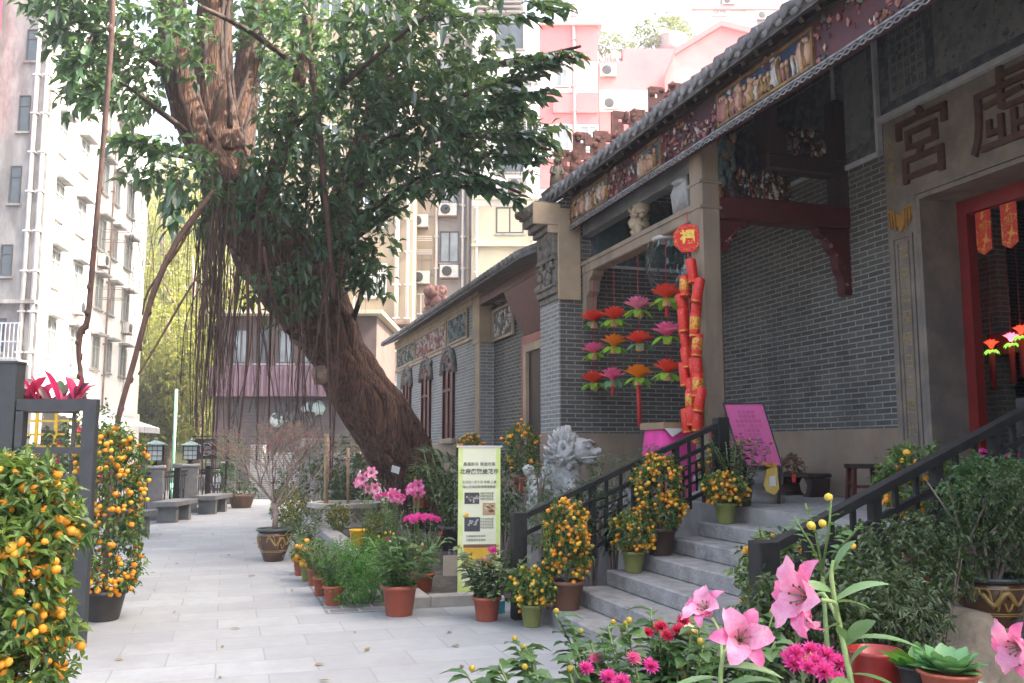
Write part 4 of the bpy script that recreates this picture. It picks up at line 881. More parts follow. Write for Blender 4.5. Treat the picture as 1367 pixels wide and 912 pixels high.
# black hanging sign
c = gf(277, 600, 25.5); T_ = thing('hanging_sign', 'black square hanging sign with a white ring emblem', 'sign', c)
b = MB(); F = Facade(c, RGT, -FWD); a, d = F.hit(260, 613), F.hit(290, 586); F.slab(b, a[0], d[0], a[1], d[1], -.03, .03); b.build('board', m_blackiron, T_)
b = MB(); s_, z = F.hit(276, 600); r_ = .17
b.tube([F.p(s_ + r_*math.cos(k*math.pi/16), z + r_*math.sin(k*math.pi/16), .035) for k in range(33)], .014, 6)
b.text('Pata', .15, F.p(s_, z + .06, .033), RGT, (0, 0, 1), .003); b.text('Nata', .15, F.p(s_, z - .07, .033), RGT, (0, 0, 1), .003); b.build('emblem', m_trim, T_)
b = MB(); b.bar(F.p(a[0] - .1, d[1] + .06), F.p(d[0] + .3, d[1] + .06), .03); b.bar(F.p(d[0] + .28, d[1] + .06), F.p(d[0] + .28, 0), .05); b.build('bracket', m_blackiron, T_)
# green pole, wall, gate and tubs at the courtyard's far end
p = gf(232, 600, 30); p.z = 0; T_ = thing('green_pole', 'thin pale green street pole behind the fence', 'pole', p); b = MB(); b.tube([p, p + Vector((0, 0, 3.6))], .05, 8); b.tube([p, p + Vector((0, 0, .5))], .09, 8); b.build('shaft', M('green_paint', (.2, .42, .28), .5), T_)
F = Facade(gf(300, 600, 29.5), RGT, -FWD)
T_ = thing('end_wall', 'low stone wall with a niche closing the far end of the courtyard', 'wall', F.p(2, 0)); b = MB(); F.slab(b, .9, 4.4, -.05, 1.5, -.3, 0); F.slab(b, .85, 1.25, -.05, 1.75, -.35, .05); F.slab(b, 2.3, 3.4, 1.502, 1.95, -.3, 0); b.build('stonework', m_brick_l, T_); b = MB(); F.slab(b, 2.45, 3.25, .4, 1.7, .002, .03); b.build('niche_panel', m_granite_d, T_)
T_ = thing('iron_gate', 'black barred gate at the far end beside the wall', 'gate', F.p(.2, 0)); b = MB()
for k in range(8): F.slab(b, -.45 + .16*k, -.43 + .16*k, 0, 1.35, -.02, .0)
for z in (.1, .5, .9, 1.33): F.slab(b, -.47, .72, z, z + .03, .002, .02)
b.build('bars', m_blackiron, T_); b = MB(); F.slab(b, -.4, .2, .35, .95, -.2, -.15); b.build('white_panel', m_wframe, T_)
# ================================================================ the banyan
m_bark = M('banyan_bark', (0.14, 0.066, 0.04), 0.9, (0.03, 0.017, 0.013), 9, 0.38, 0.62, bump=1.0, bscale=10, bdist=.06, stain=(0.25, 0.145, 0.09), sscale=2.6, slo=0.57, shi=0.74, stretch=(3, 3, 0.45))
m_bark_d = M('dark_bark', (0.075, 0.045, 0.036), 0.9, (0.04, 0.026, 0.022), 9, bump=0.8, bscale=25, stretch=(2, 2, .5))
m_root = M('aerial_root', (0.1, 0.06, 0.045), 0.9, (0.04, 0.026, 0.02), 4)
m_root_red = M('reddish_stem', (0.095, 0.048, 0.036), 0.85, (0.05, 0.028, 0.022), 14, bump=.8, bscale=30, stretch=(1, 1, .3))
m_fig = M_leaf('banyan_leaf', (0.016, 0.045, 0.03), (0.085, 0.16, 0.08), 0.32, 0.18, 0.85, tcol=(.26, .44, .1))
m_tag = M('paper_tag', (0.75, 0.75, 0.72), 0.8)
tb = gz(566, 687); BT = thing('banyan_tree', 'huge leaning banyan with a twisted trunk and hanging aerial roots', 'tree', (tb.x, tb.y, 0))
def smooth_path(pts, n=5):
    P_ = [Vector(p) for p in pts]; out = []
    for i in range(len(P_) - 1):
        a, b_, c, d = P_[max(i-1, 0)], P_[i], P_[i+1], P_[min(i+2, len(P_)-1)]
        for k in range(n):
            t_ = k/n; out.append(.5*((2*b_) + (c - a)*t_ + (2*a - 5*b_ + 4*c - d)*t_*t_ + (3*b_ - a - 3*c + d)*t_**3))
    return out + [P_[-1]]
def path_r(spec, n=5):
    """spec rows: px, py, F, radius in picture pixels -> smooth real path and radii in metres."""
    pts = [gf(x, y, F_) for x, y, F_, r in spec]; rr = [r*F_/1205 for x, y, F_, r in spec]
    P_ = smooth_path(pts, n); R_ = []
    for i in range(len(rr) - 1): R_ += [rr[i] + (rr[i+1] - rr[i])*k/n for k in range(n)]
    return P_, R_ + [rr[-1]]
F0 = 18.5
trunk = [(572, 700, F0, 34), (560, 668, F0, 38), (545, 631, F0 - .1, 42), (522, 590, F0 - .3, 44), (496, 548, F0 - .5, 45), (468, 510, F0 - .7, 42), (448, 472, F0 - .9, 38), (430, 430, F0 - 1.1, 44), (402, 385, F0 - 1.3, 56), (372, 340, F0 - 1.5, 54), (338, 295, F0 - 1.7, 48), (312, 250, F0 - 1.9, 40), (296, 200, F0 - 2.1, 30)]
trunk = [(x + (4 if y > 450 else 0), y, f_, r*(.84 if y > 440 else .92)) for x, y, f_, r in trunk]
b = MB(); P_, R_ = path_r(trunk); b.tube(P_, R_, 40, wob=.22, ridge=6, rdepth=.09)
def strands(spec, n, w0, w1, off, mat_i=0, phase=0):
    P_, R_ = path_r(spec)
    for k in range(n):
        a0 = phase + 2*math.pi*k/n; pts = []; rs = []; tw = random.uniform(.4, 1.3); i0 = random.randint(0, max(1, len(P_)//3)); i1 = random.randint(2*len(P_)//3, len(P_))
        for i in range(i0, i1):
            d = (P_[min(i+1, len(P_)-1)] - P_[max(i-1, 0)]).normalized(); x, y, _ = basis(d); a = a0 + tw*i/len(P_)*2 + .25*math.sin(i*.5 + k)
            pts.append(P_[i] + (x*math.cos(a) + y*math.sin(a))*R_[i]*off); rs.append(random.uniform(.9, 1.1)*(w0 + (w1 - w0)*i/len(P_)))
        if len(pts) > 2: b.tube(pts, rs, 8, mi=mat_i, wob=.2)
strands(trunk, 22, .13, .09, .95); strands(trunk, 34, .05, .035, 1.0, 0); strands(trunk, 22, .035, .025, 1.03, 1); strands(trunk, 7, .15, .1, .9)
for x0, x1 in ((-40, 8), (22, 66), (-10, 20), (10, 38)):       # root flare
    q, r_ = path_r([(572 + x1*1.15, 712, F0 - .35 + .01*x0, 9), (566 + x1*.7, 680, F0 - .2, 15), (556 + x1*.35, 640, F0 - .15, 17), (540 + x1*.2, 600, F0 - .3, 10)]); b.tube(q, r_, 10, wob=.3)
stem_a = [(296, 205, F0 - 2.1, 32), (288, 150, F0 - 2.2, 27), (284, 80, F0 - 2.3, 24), (290, -20, F0 - 2.3, 22), (300, -140, F0 - 2.3, 15), (330, -280, F0 - 2, 8)]
stem_b = [(300, 245, F0 - 2.3, 28), (262, 180, F0 - 2.7, 21), (238, 100, F0 - 2.9, 19), (228, 0, F0 - 3.0, 19), (205, -120, F0 - 3.2, 12), (150, -250, F0 - 3.4, 7)]
stem_c = [(428, 420, F0 - 1.0, 26), (440, 350, F0 - 1.2, 22), (452, 280, F0 - 1.4, 18), (478, 215, F0 - 1.6, 14), (508, 115, F0 - 1.8, 11), (540, 20, F0 - 2, 9), (580, -120, F0 - 2.2, 6)]
stem_d = [(505, 120, F0 - 1.8, 8), (540, 60, F0 - 2.2, 7), (572, 0, F0 - 2.5, 6), (640, -90, F0 - 2.8, 4)]
stem_e = [(350, 310, F0 - 1.7, 16), (365, 240, F0 - 2.2, 12), (390, 150, F0 - 2.8, 10), (410, 40, F0 - 3.2, 9), (420, -80, F0 - 3.5, 6)]
stem_f = [(325, 290, F0 - 1.5, 26), (318, 200, F0 - 1.3, 20), (330, 100, F0 - 1.0, 16), (350, -40, F0 - .8, 12)]
for sp, n in ((stem_a, 9), (stem_b, 8), (stem_c, 8), (stem_f, 6)):
    P_, R_ = path_r(sp); b.tube(P_, R_, 18, wob=.25, ridge=5, rdepth=.06); strands(sp, n, .06, .035, .98, 1)
for sp in (stem_d, stem_e): P_, R_ = path_r(sp); b.tube(P_, R_, 10, wob=.2)
for c, r_ in ((gf(405, 430, F0 - 1.5), .24), (gf(398, 450, F0 - 1.55), .16), (gf(430, 500, F0 - 1.2), .2)): b.ball(c, r_, 12, 9, 2, (1, 1, 1), .5)   # pale burl where a limb was cut
b.build('trunk', [m_bark, m_bark_d, M('pale_burl', (.3, .21, .15), .85, (.19, .12, .09), 8, bump=.6, bscale=20)], BT)
b = MB(); c = gf(528, 627, F0 - 1.1); b.obox(c, .16, .01, .15, (.5, .3, -.4)); b.build('number_tag', m_tag, BT)
# branches that carry the crown
b = MB(); br_pts = []
def branch(spec):
    P_, R_ = path_r(spec, 6); b.tube(P_, R_, 7, wob=.1); br_pts.extend(P_[2:])
branch([(508, 112, F0 - 1.8, 7), (600, 95, F0 - 3, 5), (700, 80, F0 - 4.2, 4), (775, 62, F0 - 5, 2)])
branch([(480, 212, F0 - 1.6, 7), (560, 160, F0 - 3, 5), (650, 115, F0 - 4, 3), (735, 100, F0 - 5, 2)])
branch([(455, 275, F0 - 1.4, 7), (540, 205, F0 - 2.6, 5), (620, 180, F0 - 3.6, 4), (735, 200, F0 - 4.6, 2)])
branch([(445, 330, F0 - 1.2, 5), (520, 262, F0 - 2.4, 4), (600, 225, F0 - 3.2, 3), (695, 258, F0 - 4, 2)])
branch([(440, 345, F0 - 1.2, 4), (500, 300, F0 - 2.4, 3), (545, 275, F0 - 3, 2)])
branch([(240, 110, F0 - 2.9, 8), (190, 70, F0 - 3.6, 6), (140, 50, F0 - 4.4, 4), (90, 20, F0 - 5, 2)])
branch([(262, 185, F0 - 2.7, 5), (215, 150, F0 - 3.6, 4), (160, 110, F0 - 4.4, 2), (95, 100, F0 - 5, 2)])
branch([(300, 245, F0 - 2.3, 5), (260, 215, F0 - 3.4, 3), (215, 205, F0 - 4.2, 2), (165, 190, F0 - 4.8, 2)])
branch([(380, 180, F0 - 2.6, 5), (450, 120, F0 - 4, 4), (520, 60, F0 - 5.2, 3), (570, 20, F0 - 6, 2)])
branch([(400, 90, F0 - 3, 5), (330, 40, F0 - 4.6, 4), (270, 10, F0 - 6, 3)])
branch([(470, 430, F0 - 1, 4), (490, 370, F0 - 2, 3), (500, 330, F0 - 2.6, 2)])
b.build('branches', [m_bark_d], BT)
# foliage: picture-plane clusters given their own depth
def cluster(px, py, F_, rx, ry, depth):
    c = gf(px, py, F_); k = F_/1205; return np.array(c), np.array([rx*k, depth, ry*k])
CL = [(190, 45, F0 - 4, 118, 62, 1.6, 150), (130, 30, F0 - 4.4, 60, 55, 1.2, 80), (150, 115, F0 - 4.6, 55, 40, .8, 46), (200, 120, F0 - 3.6, 40, 34, .8, 34), (100, 8, F0 - 5, 50, 22, .7, 24),
      (340, 5, F0 - 2, 105, 40, 1.6, 60), (430, 50, F0 - 4, 110, 80, 2.4, 200), (440, 160, F0 - 3, 90, 60, 1.8, 130), (370, 70, F0 - .4, 90, 70, 1.2, 90), (420, 150, F0 - .2, 80, 80, 1, 90), (350, 160, F0 + .2, 50, 70, .8, 50), (470, 230, F0 - .8, 70, 50, 1, 60), (520, 70, F0 - 4, 90, 70, 2, 140), (590, 60, F0 - 4, 70, 55, 1.8, 80),
      (570, 130, F0 - 3.6, 110, 50, 1.5, 130), (560, 185, F0 - 3.2, 100, 42, 1.3, 105), (655, 175, F0 - 4, 75, 42, 1, 80), (500, 235, F0 - 2.8, 70, 40, 1.2, 64), (600, 225, F0 - 3.4, 50, 30, .8, 34),
      (400, 240, F0 - 2.6, 80, 60, 1.4, 80), (470, 300, F0 - 2.4, 36, 45, .8, 32), (430, 320, F0 - 2.2, 50, 36, .8, 34), (478, 350, F0 - 2.2, 36, 40, .6, 26), (250, 230, F0 - 3.9, 56, 34, .8, 44), (195, 200, F0 - 4.6, 34, 16, .5, 10),
      (385, 190, F0 - 3.2, 40, 50, .8, 30), (390, 365, F0 - 2.5, 60, 44, .6, 40), (360, 270, F0 - 2.8, 60, 50, .8, 44), (300, 265, F0 - 3.2, 40, 40, .5, 20), (430, 270, F0 - 2.6, 50, 50, .8, 44), 
      (450, -120, F0 - 2.5, 260, 110, 3.2, 170), (250, -110, F0 - 3, 220, 90, 2.6, 110), (620, -60, F0 - 3.5, 100, 40, 2, 36)]
b = MB(); core = np.array(gf(420, 240, F0 - 1))
for px, py, F_, rx, ry, dp, n in CL:
    c, r = cluster(px, py, F_, rx, ry, dp); n = int(n*.82)
    P_, d = in_ellipsoid(n, c, r); out = P_ - core; out /= np.linalg.norm(out, axis=1, keepdims=True)
    d = out*.7 + rnd_dirs(n)*.6 + np.array([0, 0, -.12]); twig_cloud(b, P_, d, 8, .5, .235, .115, droop=.3, spread=.9, fold=.12)
sp = []
for (x0, y0, x1, y1, F_, n) in ((680, 84, 782, 66, 13.3, 12), (640, 118, 760, 78, 13.6, 12), (650, 135, 742, 128, 13.6, 10), (640, 180, 742, 178, 13.8, 12), (640, 205, 730, 208, 13.9, 10), (610, 228, 700, 258, 14.2, 13), (560, 235, 650, 248, 14.6, 10), (520, 262, 590, 245, 15, 8), (600, 150, 700, 150, 13.8, 10),
                               (230, 205, 165, 190, 13.8, 8), (240, 235, 215, 300, 14, 7), (130, 55, 78, 95, 13.4, 9), (150, 100, 105, 135, 13.6, 8), (470, 390, 500, 330, 15.8, 8), (460, 320, 545, 275, 15.4, 9), (600, 30, 720, 20, 13.4, 9), (700, 5, 760, 18, 13.2, 6), (560, 20, 600, 5, 13.4, 6)):
    for j in range(3):                                       # leafy shoots at the crown's edge
        q0, q1 = gf(x0 + random.uniform(-12, 12), y0 + random.uniform(-10, 10), F_ + random.uniform(-.4, .4)), gf(x1 + random.uniform(-20, 4)*(1 if x1 > x0 else -1), y1 + random.uniform(-12, 12), F_ - .5)
        tt = np.linspace(.1, 1, n); base_ = np.array(q0)[None]*(1 - tt[:, None]) + np.array(q1)[None]*tt[:, None]; ax = np.array(q1 - q0); ax /= np.linalg.norm(ax)
        for s_ in (1, -1):
            D = ax*.6 + np.cross(ax, [0, 0, 1.])*s_*.9 + rng.normal(size=(n, 3))*.25 + np.array([0, 0, -.25 if s_ > 0 else .1])
            V, F_a = leaf_arrays(base_, D, np.array([0, 0, 1.]) + rng.normal(size=(n, 3))*.3, .27*rng.uniform(.7, 1.1, n), .13, .3, .12, 3); b.arr(V, F_a)
        b.tube([q0, q1], [.012, .005], 5, 1)
b.build('crown', [m_fig, m_bark_d], BT)
# curtain of hanging roots
b = MB()
def root(x, y0, y1, F_, r, sway=.06, mi=0):
    p0 = gf(x, y0, F_); z1 = gf(x, y1, F_).z; n = 7; a, c = random.uniform(0, 6), random.uniform(.5, 1.5); pts = []
    for k in range(n + 1):
        t_ = k/n; pts.append((p0.x + sway*math.sin(a + c*3*t_) + .05*t_*math.sin(a*2), p0.y + sway*math.cos(a*1.3 + c*2*t_), p0.z + (z1 - p0.z)*t_))
    b.tube(pts, [r*(1 - .55*k/n) for k in range(n + 1)], 4, mi, cap=False)
for k in range(70): root(random.gauss(288, 14), random.uniform(225, 330), random.uniform(420, 600), random.uniform(14.6, 16.4), random.uniform(.004, .011), .12)
for k in range(34): root(random.uniform(305, 440), random.uniform(260, 400), random.uniform(470, 650), random.uniform(15, 17), random.uniform(.004, .012), .12)
for k in range(16): root(random.uniform(268, 300), random.uniform(225, 290), random.uniform(480, 640), random.uniform(14.4, 15.6), random.uniform(.008, .018), .1)
for k in range(36): root(random.uniform(180, 285), random.uniform(170, 270), random.uniform(300, 600), random.uniform(13.5, 16), random.uniform(.0025, .005), .16)
for k in range(40): root(random.uniform(345, 520), random.uniform(60, 260), random.uniform(250, 430), random.uniform(14.5, 16), random.uniform(.003, .008), .1)
for k in range(16):                                          # roots that cross and knot together
    x = random.uniform(272, 430); p0 = gf(x, random.uniform(260, 380), 15.5); p1 = gf(x + random.uniform(-50, 60), random.uniform(480, 600), 15.6); b.tube(smooth_path([p0, p0.lerp(p1, .4) + Vector((random.uniform(-.2, .2), 0, 0)), p1.lerp(p0, .25) + Vector((random.uniform(-.15, .15), 0, 0)), p1], 4), .009, 4, 0, cap=False)
for x in (274, 284, 297, 318, 331, 352, 368, 402, 441, 452): root(x, 300 + random.uniform(-40, 60), random.uniform(560, 660), random.uniform(15, 16.6), .03, .05, 1)
tag(b.build('aerial_roots', [m_root, m_root_red], BT), kind='stuff')
for spec in ([(152, -60, 11, 5.5), (148, 60, 11, 5.5), (137, 200, 11.1, 5), (124, 350, 11.2, 5), (117, 425, 11.2, 5), (107, 446, 11.2, 6), (106, 485, 11.2, 4.5), (113, 535, 11.2, 4.5), (118, 600, 11.2, 4.5), (119, 700, 11.2, 4.5), (119, 830, 11.2, 5)],
             [(285, 255, 14.0, 3), (272, 272, 13.8, 5), (235, 325, 13.4, 6), (205, 390, 13.2, 5.5), (180, 480, 13, 5), (158, 560, 12.8, 5), (146, 640, 12.7, 5), (140, 760, 12.7, 5.5)],
             [(404, -20, 14.6, 6), (415, 80, 14.6, 6), (425, 160, 14.7, 6), (432, 240, 14.9, 6), (440, 320, 15.2, 5), (446, 400, 15.6, 5)],
             [(352, 330, 14.9, 3), (360, 380, 15.2, 4), (370, 415, 15.6, 4), (384, 442, 16, 4.5), (400, 452, 16.6, 7)],
             [(268, 275, 13.7, 2.5), (240, 330, 13.5, 2.5), (200, 385, 13.3, 2), (190, 420, 13.2, 1.5)], [(268, 365, 14, 2), (250, 390, 13.8, 2), (215, 450, 13.5, 2), (185, 500, 13.2, 2)]):
    b = MB(); P_, R_ = path_r(spec, 6); R_ = [r_*.72 for r_ in R_]; b.tube(P_, R_, 9, wob=.2)
    for k in range(2, len(P_) - 2, 3): b.ball(P_[k] + Vector((random.uniform(-.02, .02),)*3), R_[k]*1.12, 6, 4, 0, (1, 1, 1.5), .4)
    b.build('prop_root', m_root_red, BT)

# ================================================================ plant kit
m_soilpot = m_soil
m_terracotta = M('terracotta_plastic', (0.36, 0.085, 0.045), 0.55, (0.29, 0.07, 0.04), 6, stain=(.2, .07, .05), sscale=3, slo=.55, shi=.8)
m_greenpot = M('olive_glazed_pot', (0.24, 0.25, 0.075), 0.45, (0.17, 0.19, 0.06), 8)
m_darkpot = M('dark_plastic_pot', (0.035, 0.035, 0.037), 0.5, (.06, .055, .05), 6)
m_brownglaze = M('brown_glaze', (0.085, 0.04, 0.022), 0.18, (0.05, 0.026, 0.017), 5, coat=.5); m_ochre = M('ochre_glaze', (0.3, 0.19, 0.055), 0.3, (0.22, 0.13, 0.04), 9); m_rimglaze = M('green_black_rim', (0.045, 0.06, 0.052), 0.3)
m_kleaf = M_leaf('kumquat_leaf', (0.04, 0.1, 0.028), (0.11, 0.19, 0.045), .3, .38); m_kleaf_s = M_leaf('young_kumquat_leaf', (0.1, 0.19, 0.04), (0.2, 0.29, 0.065), .35, .4)
def M_peel(name, c, c2, ripe):
    m = M(name, c, .4, c2, 3, bump=.2, bscale=60); t = m.node_tree; pb = t.nodes['Principled BSDF']; src = pb.inputs['Base Color'].links[0].from_socket
    oi = _n(t, 'ShaderNodeObjectInfo'); pw = _n(t, 'ShaderNodeMath', operation='POWER'); pw.inputs[1].default_value = 5.0; t.links.new(oi.outputs['Random'], pw.inputs[0])
    t.links.new(_mix(t, pw.outputs[0], src, ripe), pb.inputs['Base Color']); return m
m_fruit = M_peel('orange_peel', (0.8, 0.23, 0.01), (0.72, 0.31, 0.018), (.6, .36, .04)); m_fruit_y = M_peel('yellow_peel', (0.76, 0.38, 0.025), (.66, .42, .04), (.42, .42, .06)); m_calyx = M('fruit_calyx', (.08, .13, .03), .7)
m_leaf_d = M_leaf('dark_shrub_leaf', (0.028, 0.055, 0.018), (0.075, 0.115, 0.038), .22, .4); m_leaf_m = M_leaf('mid_green_leaf', (0.04, 0.1, 0.035), (0.09, 0.17, 0.05), .28, .4)
m_leaf_b = M_leaf('bright_fern_leaf', (0.05, 0.17, 0.03), (0.11, 0.27, 0.05), .35, .45); m_leaf_g = M_leaf('grey_green_leaf', (0.07, 0.11, 0.05), (0.15, 0.2, 0.1), .25, .5); m_leaf_y = M_leaf('yellow_foliage', (0.3, 0.26, 0.03), (0.48, 0.36, 0.05), .3, .5)
m_leaf_red = M_leaf('magenta_cordyline_leaf', (0.42, 0.02, 0.1), (0.6, 0.05, 0.17), .3, .35); m_leaf_mar = M_leaf('maroon_leaf', (0.06, 0.015, 0.03), (0.12, 0.03, 0.05), .2, .35)
def M_lily(name, c, edge, vein):
    m = M_leaf(name, c, c, .4, .45, tcol=tuple(min(1, x*1.15) for x in c)); t = m.node_tree; pb = t.nodes['Principled BSDF']; tc = _n(t, 'ShaderNodeTexCoord')
    n1 = _n(t, 'ShaderNodeTexNoise', Scale=28.0, Detail=4.0); n2 = _n(t, 'ShaderNodeTexNoise', Scale=130.0, Detail=3.0); vo = _n(t, 'ShaderNodeTexVoronoi', Scale=190.0)
    for n_ in (n1, n2, vo): t.links.new(tc.outputs['Object'], n_.inputs['Vector'])
    a_ = _mix(t, _ramp(t, n1.outputs[0], .4, .7), c, edge); b_ = _mix(t, _ramp(t, n2.outputs[0], .5, .75), a_, vein); sp_ = _ramp(t, vo.outputs['Distance'], .16, .1)
    t.links.new(_mix(t, sp_, b_, (vein[0]*.8, vein[1]*.5, vein[2]*.6)), pb.inputs['Base Color']); return m
m_petal = M_lily('lily_petal', (0.78, 0.16, 0.36), (0.84, 0.34, 0.52), (.68, .09, .28)); m_petal_in = M_lily('pale_lily_petal', (0.82, 0.3, 0.48), (.88, .55, .67), (.74, .18, .38)); m_magenta = M_leaf('magenta_petal', (0.55, 0.03, 0.26), (0.72, 0.1, 0.4), .3, .5); m_crimson = M_leaf('crimson_petal', (0.45, 0.015, 0.07), (0.6, 0.05, 0.14), .25, .5); m_white = M_leaf('cream_petal', (.75, .68, .55), (.8, .74, .62), .3, .5)
m_stem = M('green_stem', (0.1, 0.17, 0.05), 0.6, (0.16, 0.22, 0.07), 12); m_twig = M('bare_twig', (0.17, 0.12, 0.1), 0.8, (0.26, 0.2, 0.17), 9)
def pot(T_, c, r, h, mat, taper=.72, name='pot', rim=True):
    b = MB(); prof = [(r*taper*.95, 0), (r*taper, .01), (r*.97, h*.86)] + ([(r*1.08, h*.87), (r*1.08, h)] if rim else [(r, h)]) + [(r*.94, h), (r*.9, h*.9), (0, h*.9)]
    b.lathe(c, prof, 22); o = b.build(name, mat, T_)
    return o
def soil(T_, c, r, h): b = MB(); b.lathe((c[0], c[1], c[2] + h*.91), [(r*.9, 0), (r*.5, .01), (0, .015)], 14); b.build('soil', m_soil, T_)
def fruits(b, P_, r, mi=0, seg=9):
    for p in P_: b.ball(p, r*random.uniform(.82, 1.12), seg, max(5, seg - 2), mi, (1, 1, random.uniform(.88, 1)))
_fm = {}
def fruit_mesh(mat):
    if mat.name not in _fm:
        b = MB(); b.ball((0, 0, 0), 1, 14, 10, 0, (1, 1, .9), .1); b.lathe((0, 0, .84), [(.3, 0), (.16, .09), (.07, .1), (.05, .34), (0, .34)], 6, 1); o = b.build('fruit', [mat, m_calyx], None, True); _fm[mat.name] = o.data; bpy.data.objects.remove(o)
    return _fm[mat.name]
def put_fruit(T_, pts, fr, mats, split=.75):
    pts = sorted(pts, key=lambda p: (Vector(p) - CAM).length); b = MB()
    for i, p in enumerate(pts):
        q = fr*random.uniform(.68, 1.14); mi = 0 if random.random() < split else 1
        if i < 99:
            o = bpy.data.objects.new('fruit', fruit_mesh(mats[mi])); col.objects.link(o); o.parent = T_; o.location = Vector(p) - Vector(T_['_o']); o.scale = (q, q, q); o.rotation_euler = (random.gauss(0, .6), random.gauss(0, .6), 0)
        else: b.ball(p, q, 8, 6, mi, (1, 1, .92))
    if b.v: tag(b.build('fruit_clusters', mats, T_), kind='stuff')
def kumquat(name, label, c, rad, z0, z1, nfruit, nleaf, fr=.03, L=.075, pm=m_terracotta, pr=None, ph=.25, column=True, potless=False, group='potted kumquat trees', fmat=None, young=.35, split=.8):
    """Clipped kumquat bush: pot, stem, shell of leaves and clusters of fruit."""
    c = Vector(c); T_ = thing(name, label, 'kumquat tree', c, group)
    pr = pr or rad*.62
    if not potless: pot(T_, c, pr, ph, pm); soil(T_, c, pr, ph)
    b = MB(); b.tube([c + Vector((0, 0, ph*.6)), c + Vector((.01, .01, (z0 + z1)/2)), c + Vector((0, 0, z1 - .1))], [.025, .02, .008], 7)
    for k in range(16):
        a = random.uniform(0, 6.28); z = z0 + (z1 - z0)*random.uniform(0, .85); b.tube([c + Vector((0, 0, z - .08)), c + Vector((rad*.75*math.cos(a), rad*.75*math.sin(a), z + .04))], [.009, .003], 5)
    b.build('stem', m_twig, T_)
    def shell(n, t0, t1):
        u = rng.uniform(0, 1, n); a = rng.uniform(0, 2*math.pi, n); h = z1 - z0
        if column:
            ztop = np.minimum(1, np.sqrt(np.clip((1 - u)*h/(rad*.9), 0, 1)))*np.minimum(1, .72 + .28*np.clip(u*h/(rad*.7), 0, 1))
        else: ztop = np.sqrt(np.clip(1 - (2*u - 1)**2, 0, 1))
        lump = 1 + .13*np.sin(3*a + u*9) + .09*np.sin(5*a - u*14)
        q = rad*ztop*lump*rng.uniform(t0, t1, n)
        P_ = np.stack([c.x + q*np.cos(a), c.y + q*np.sin(a), c.z + z0 + u*h], 1); d = np.stack([np.cos(a), np.sin(a), rng.uniform(-.1, .7, n)], 1)
        return P_, d
    nleaf = int(nleaf*1.7); b = MB(); n = nleaf//5; P_, d = shell(n, .5, .98); twig_cloud(b, P_, d + rnd_dirs(n)*.6, 5, L*1.6, L, L*.46, droop=.2)
    n2 = int(n*young*.4); P_, d = shell(n2, .82, 1.02); d[:, 2] += .5; twig_cloud(b, P_, d, 5, L*1.5, L, L*.42, 1, droop=.15); b.build('foliage', [m_kleaf, m_kleaf_s], T_)
    cl = max(1, nfruit//3); P_, d = shell(cl, 1.0, 1.1); out = []
    for p, dd in zip(P_, d):
        for k in range(random.choice((1, 2, 3, 3, 5))): out.append(Vector(p) + Vector((random.gauss(0, fr*1.3), random.gauss(0, fr*1.3), random.gauss(0, fr*1.5))))
    put_fruit(T_, out, fr, fmat or [m_fruit, m_fruit_y], split); return T_
def stems(b, c, n, r, h, lean=.3, rad=.006, mi=0):
    tips = []
    for k in range(n):
        a = 2*math.pi*k/n + random.uniform(-.4, .4); q = random.uniform(.1, 1); p0 = Vector(c) + Vector((r*.5*q*math.cos(a), r*.5*q*math.sin(a), 0)); hh = h*random.uniform(.75, 1.05)
        p1 = p0 + Vector((r*q*lean*2*math.cos(a), r*q*lean*2*math.sin(a), hh)); m_ = (p0 + p1)/2 + Vector((random.uniform(-.03, .03), random.uniform(-.03, .03), .02)); b.tube([p0, m_, p1], [rad, rad*.9, rad*.6], 6, mi); tips.append((p0, m_, p1))
    return tips
def stem_leaves(b, tips, per, L, W, mi=0, droop=.4, t0=.15, t1=1.0, up=.35, segs=3):
    P_, D = [], []
    for p0, m_, p1 in tips:
        for k in range(per):
            t_ = t0 + (t1 - t0)*(k + random.random()*.5)/per; p = p0.lerp(p1, t_); a = random.uniform(0, 6.28); P_.append(p); D.append((math.cos(a), math.sin(a), up))
    n = len(P_); V, F_ = leaf_arrays(np.array(P_), np.array(D), np.array([0, 0, 1.]) + rng.normal(size=(n, 3))*.2, L*rng.uniform(.6, 1.15, n), W*rng.uniform(.7, 1.1, n), droop, .15, segs); b.arr(V, F_, mi)
def petal_ring(b, c, ax, n, L, W, open_, mi=0, curl=.5, seg=5, phase=0, ruffle=0):
    """n petals from c around axis ax; open_ is the angle from the axis; tips curl outwards."""
    x, y, d = basis(ax); c = Vector(c)
    for k in range(n):
        a = 2*math.pi*k/n + phase; rad = x*math.cos(a) + y*math.sin(a); tan = d.cross(rad); rows = []
        ang = open_*.45; p = c.copy(); V = []
        for i in range(seg + 1):
            t_ = i/seg; w_ = W*.5*(math.sin(math.pi*min(1, .1 + t_*.88))**.75)*(1 if i < seg else .15); dirn = d*math.cos(ang) + rad*math.sin(ang); wv_ = ruffle*W*math.sin(i*2.3 + k*1.7); nrm = d*math.sin(ang)*-1 + rad*math.cos(ang)
            V += [p - tan*w_ - nrm*(w_*.25 - wv_), p + nrm*w_*.12, p + tan*w_ - nrm*(w_*.25 + wv_)]; p = p + dirn*(L/seg); ang += (open_*.55 + curl*t_*1.6)/seg*1.6
        b._add(V, [q for i in range(seg) for q in ((3*i, 3*i+1, 3*i+4, 3*i+3), (3*i+1, 3*i+2, 3*i+5, 3*i+4))], True, mi)
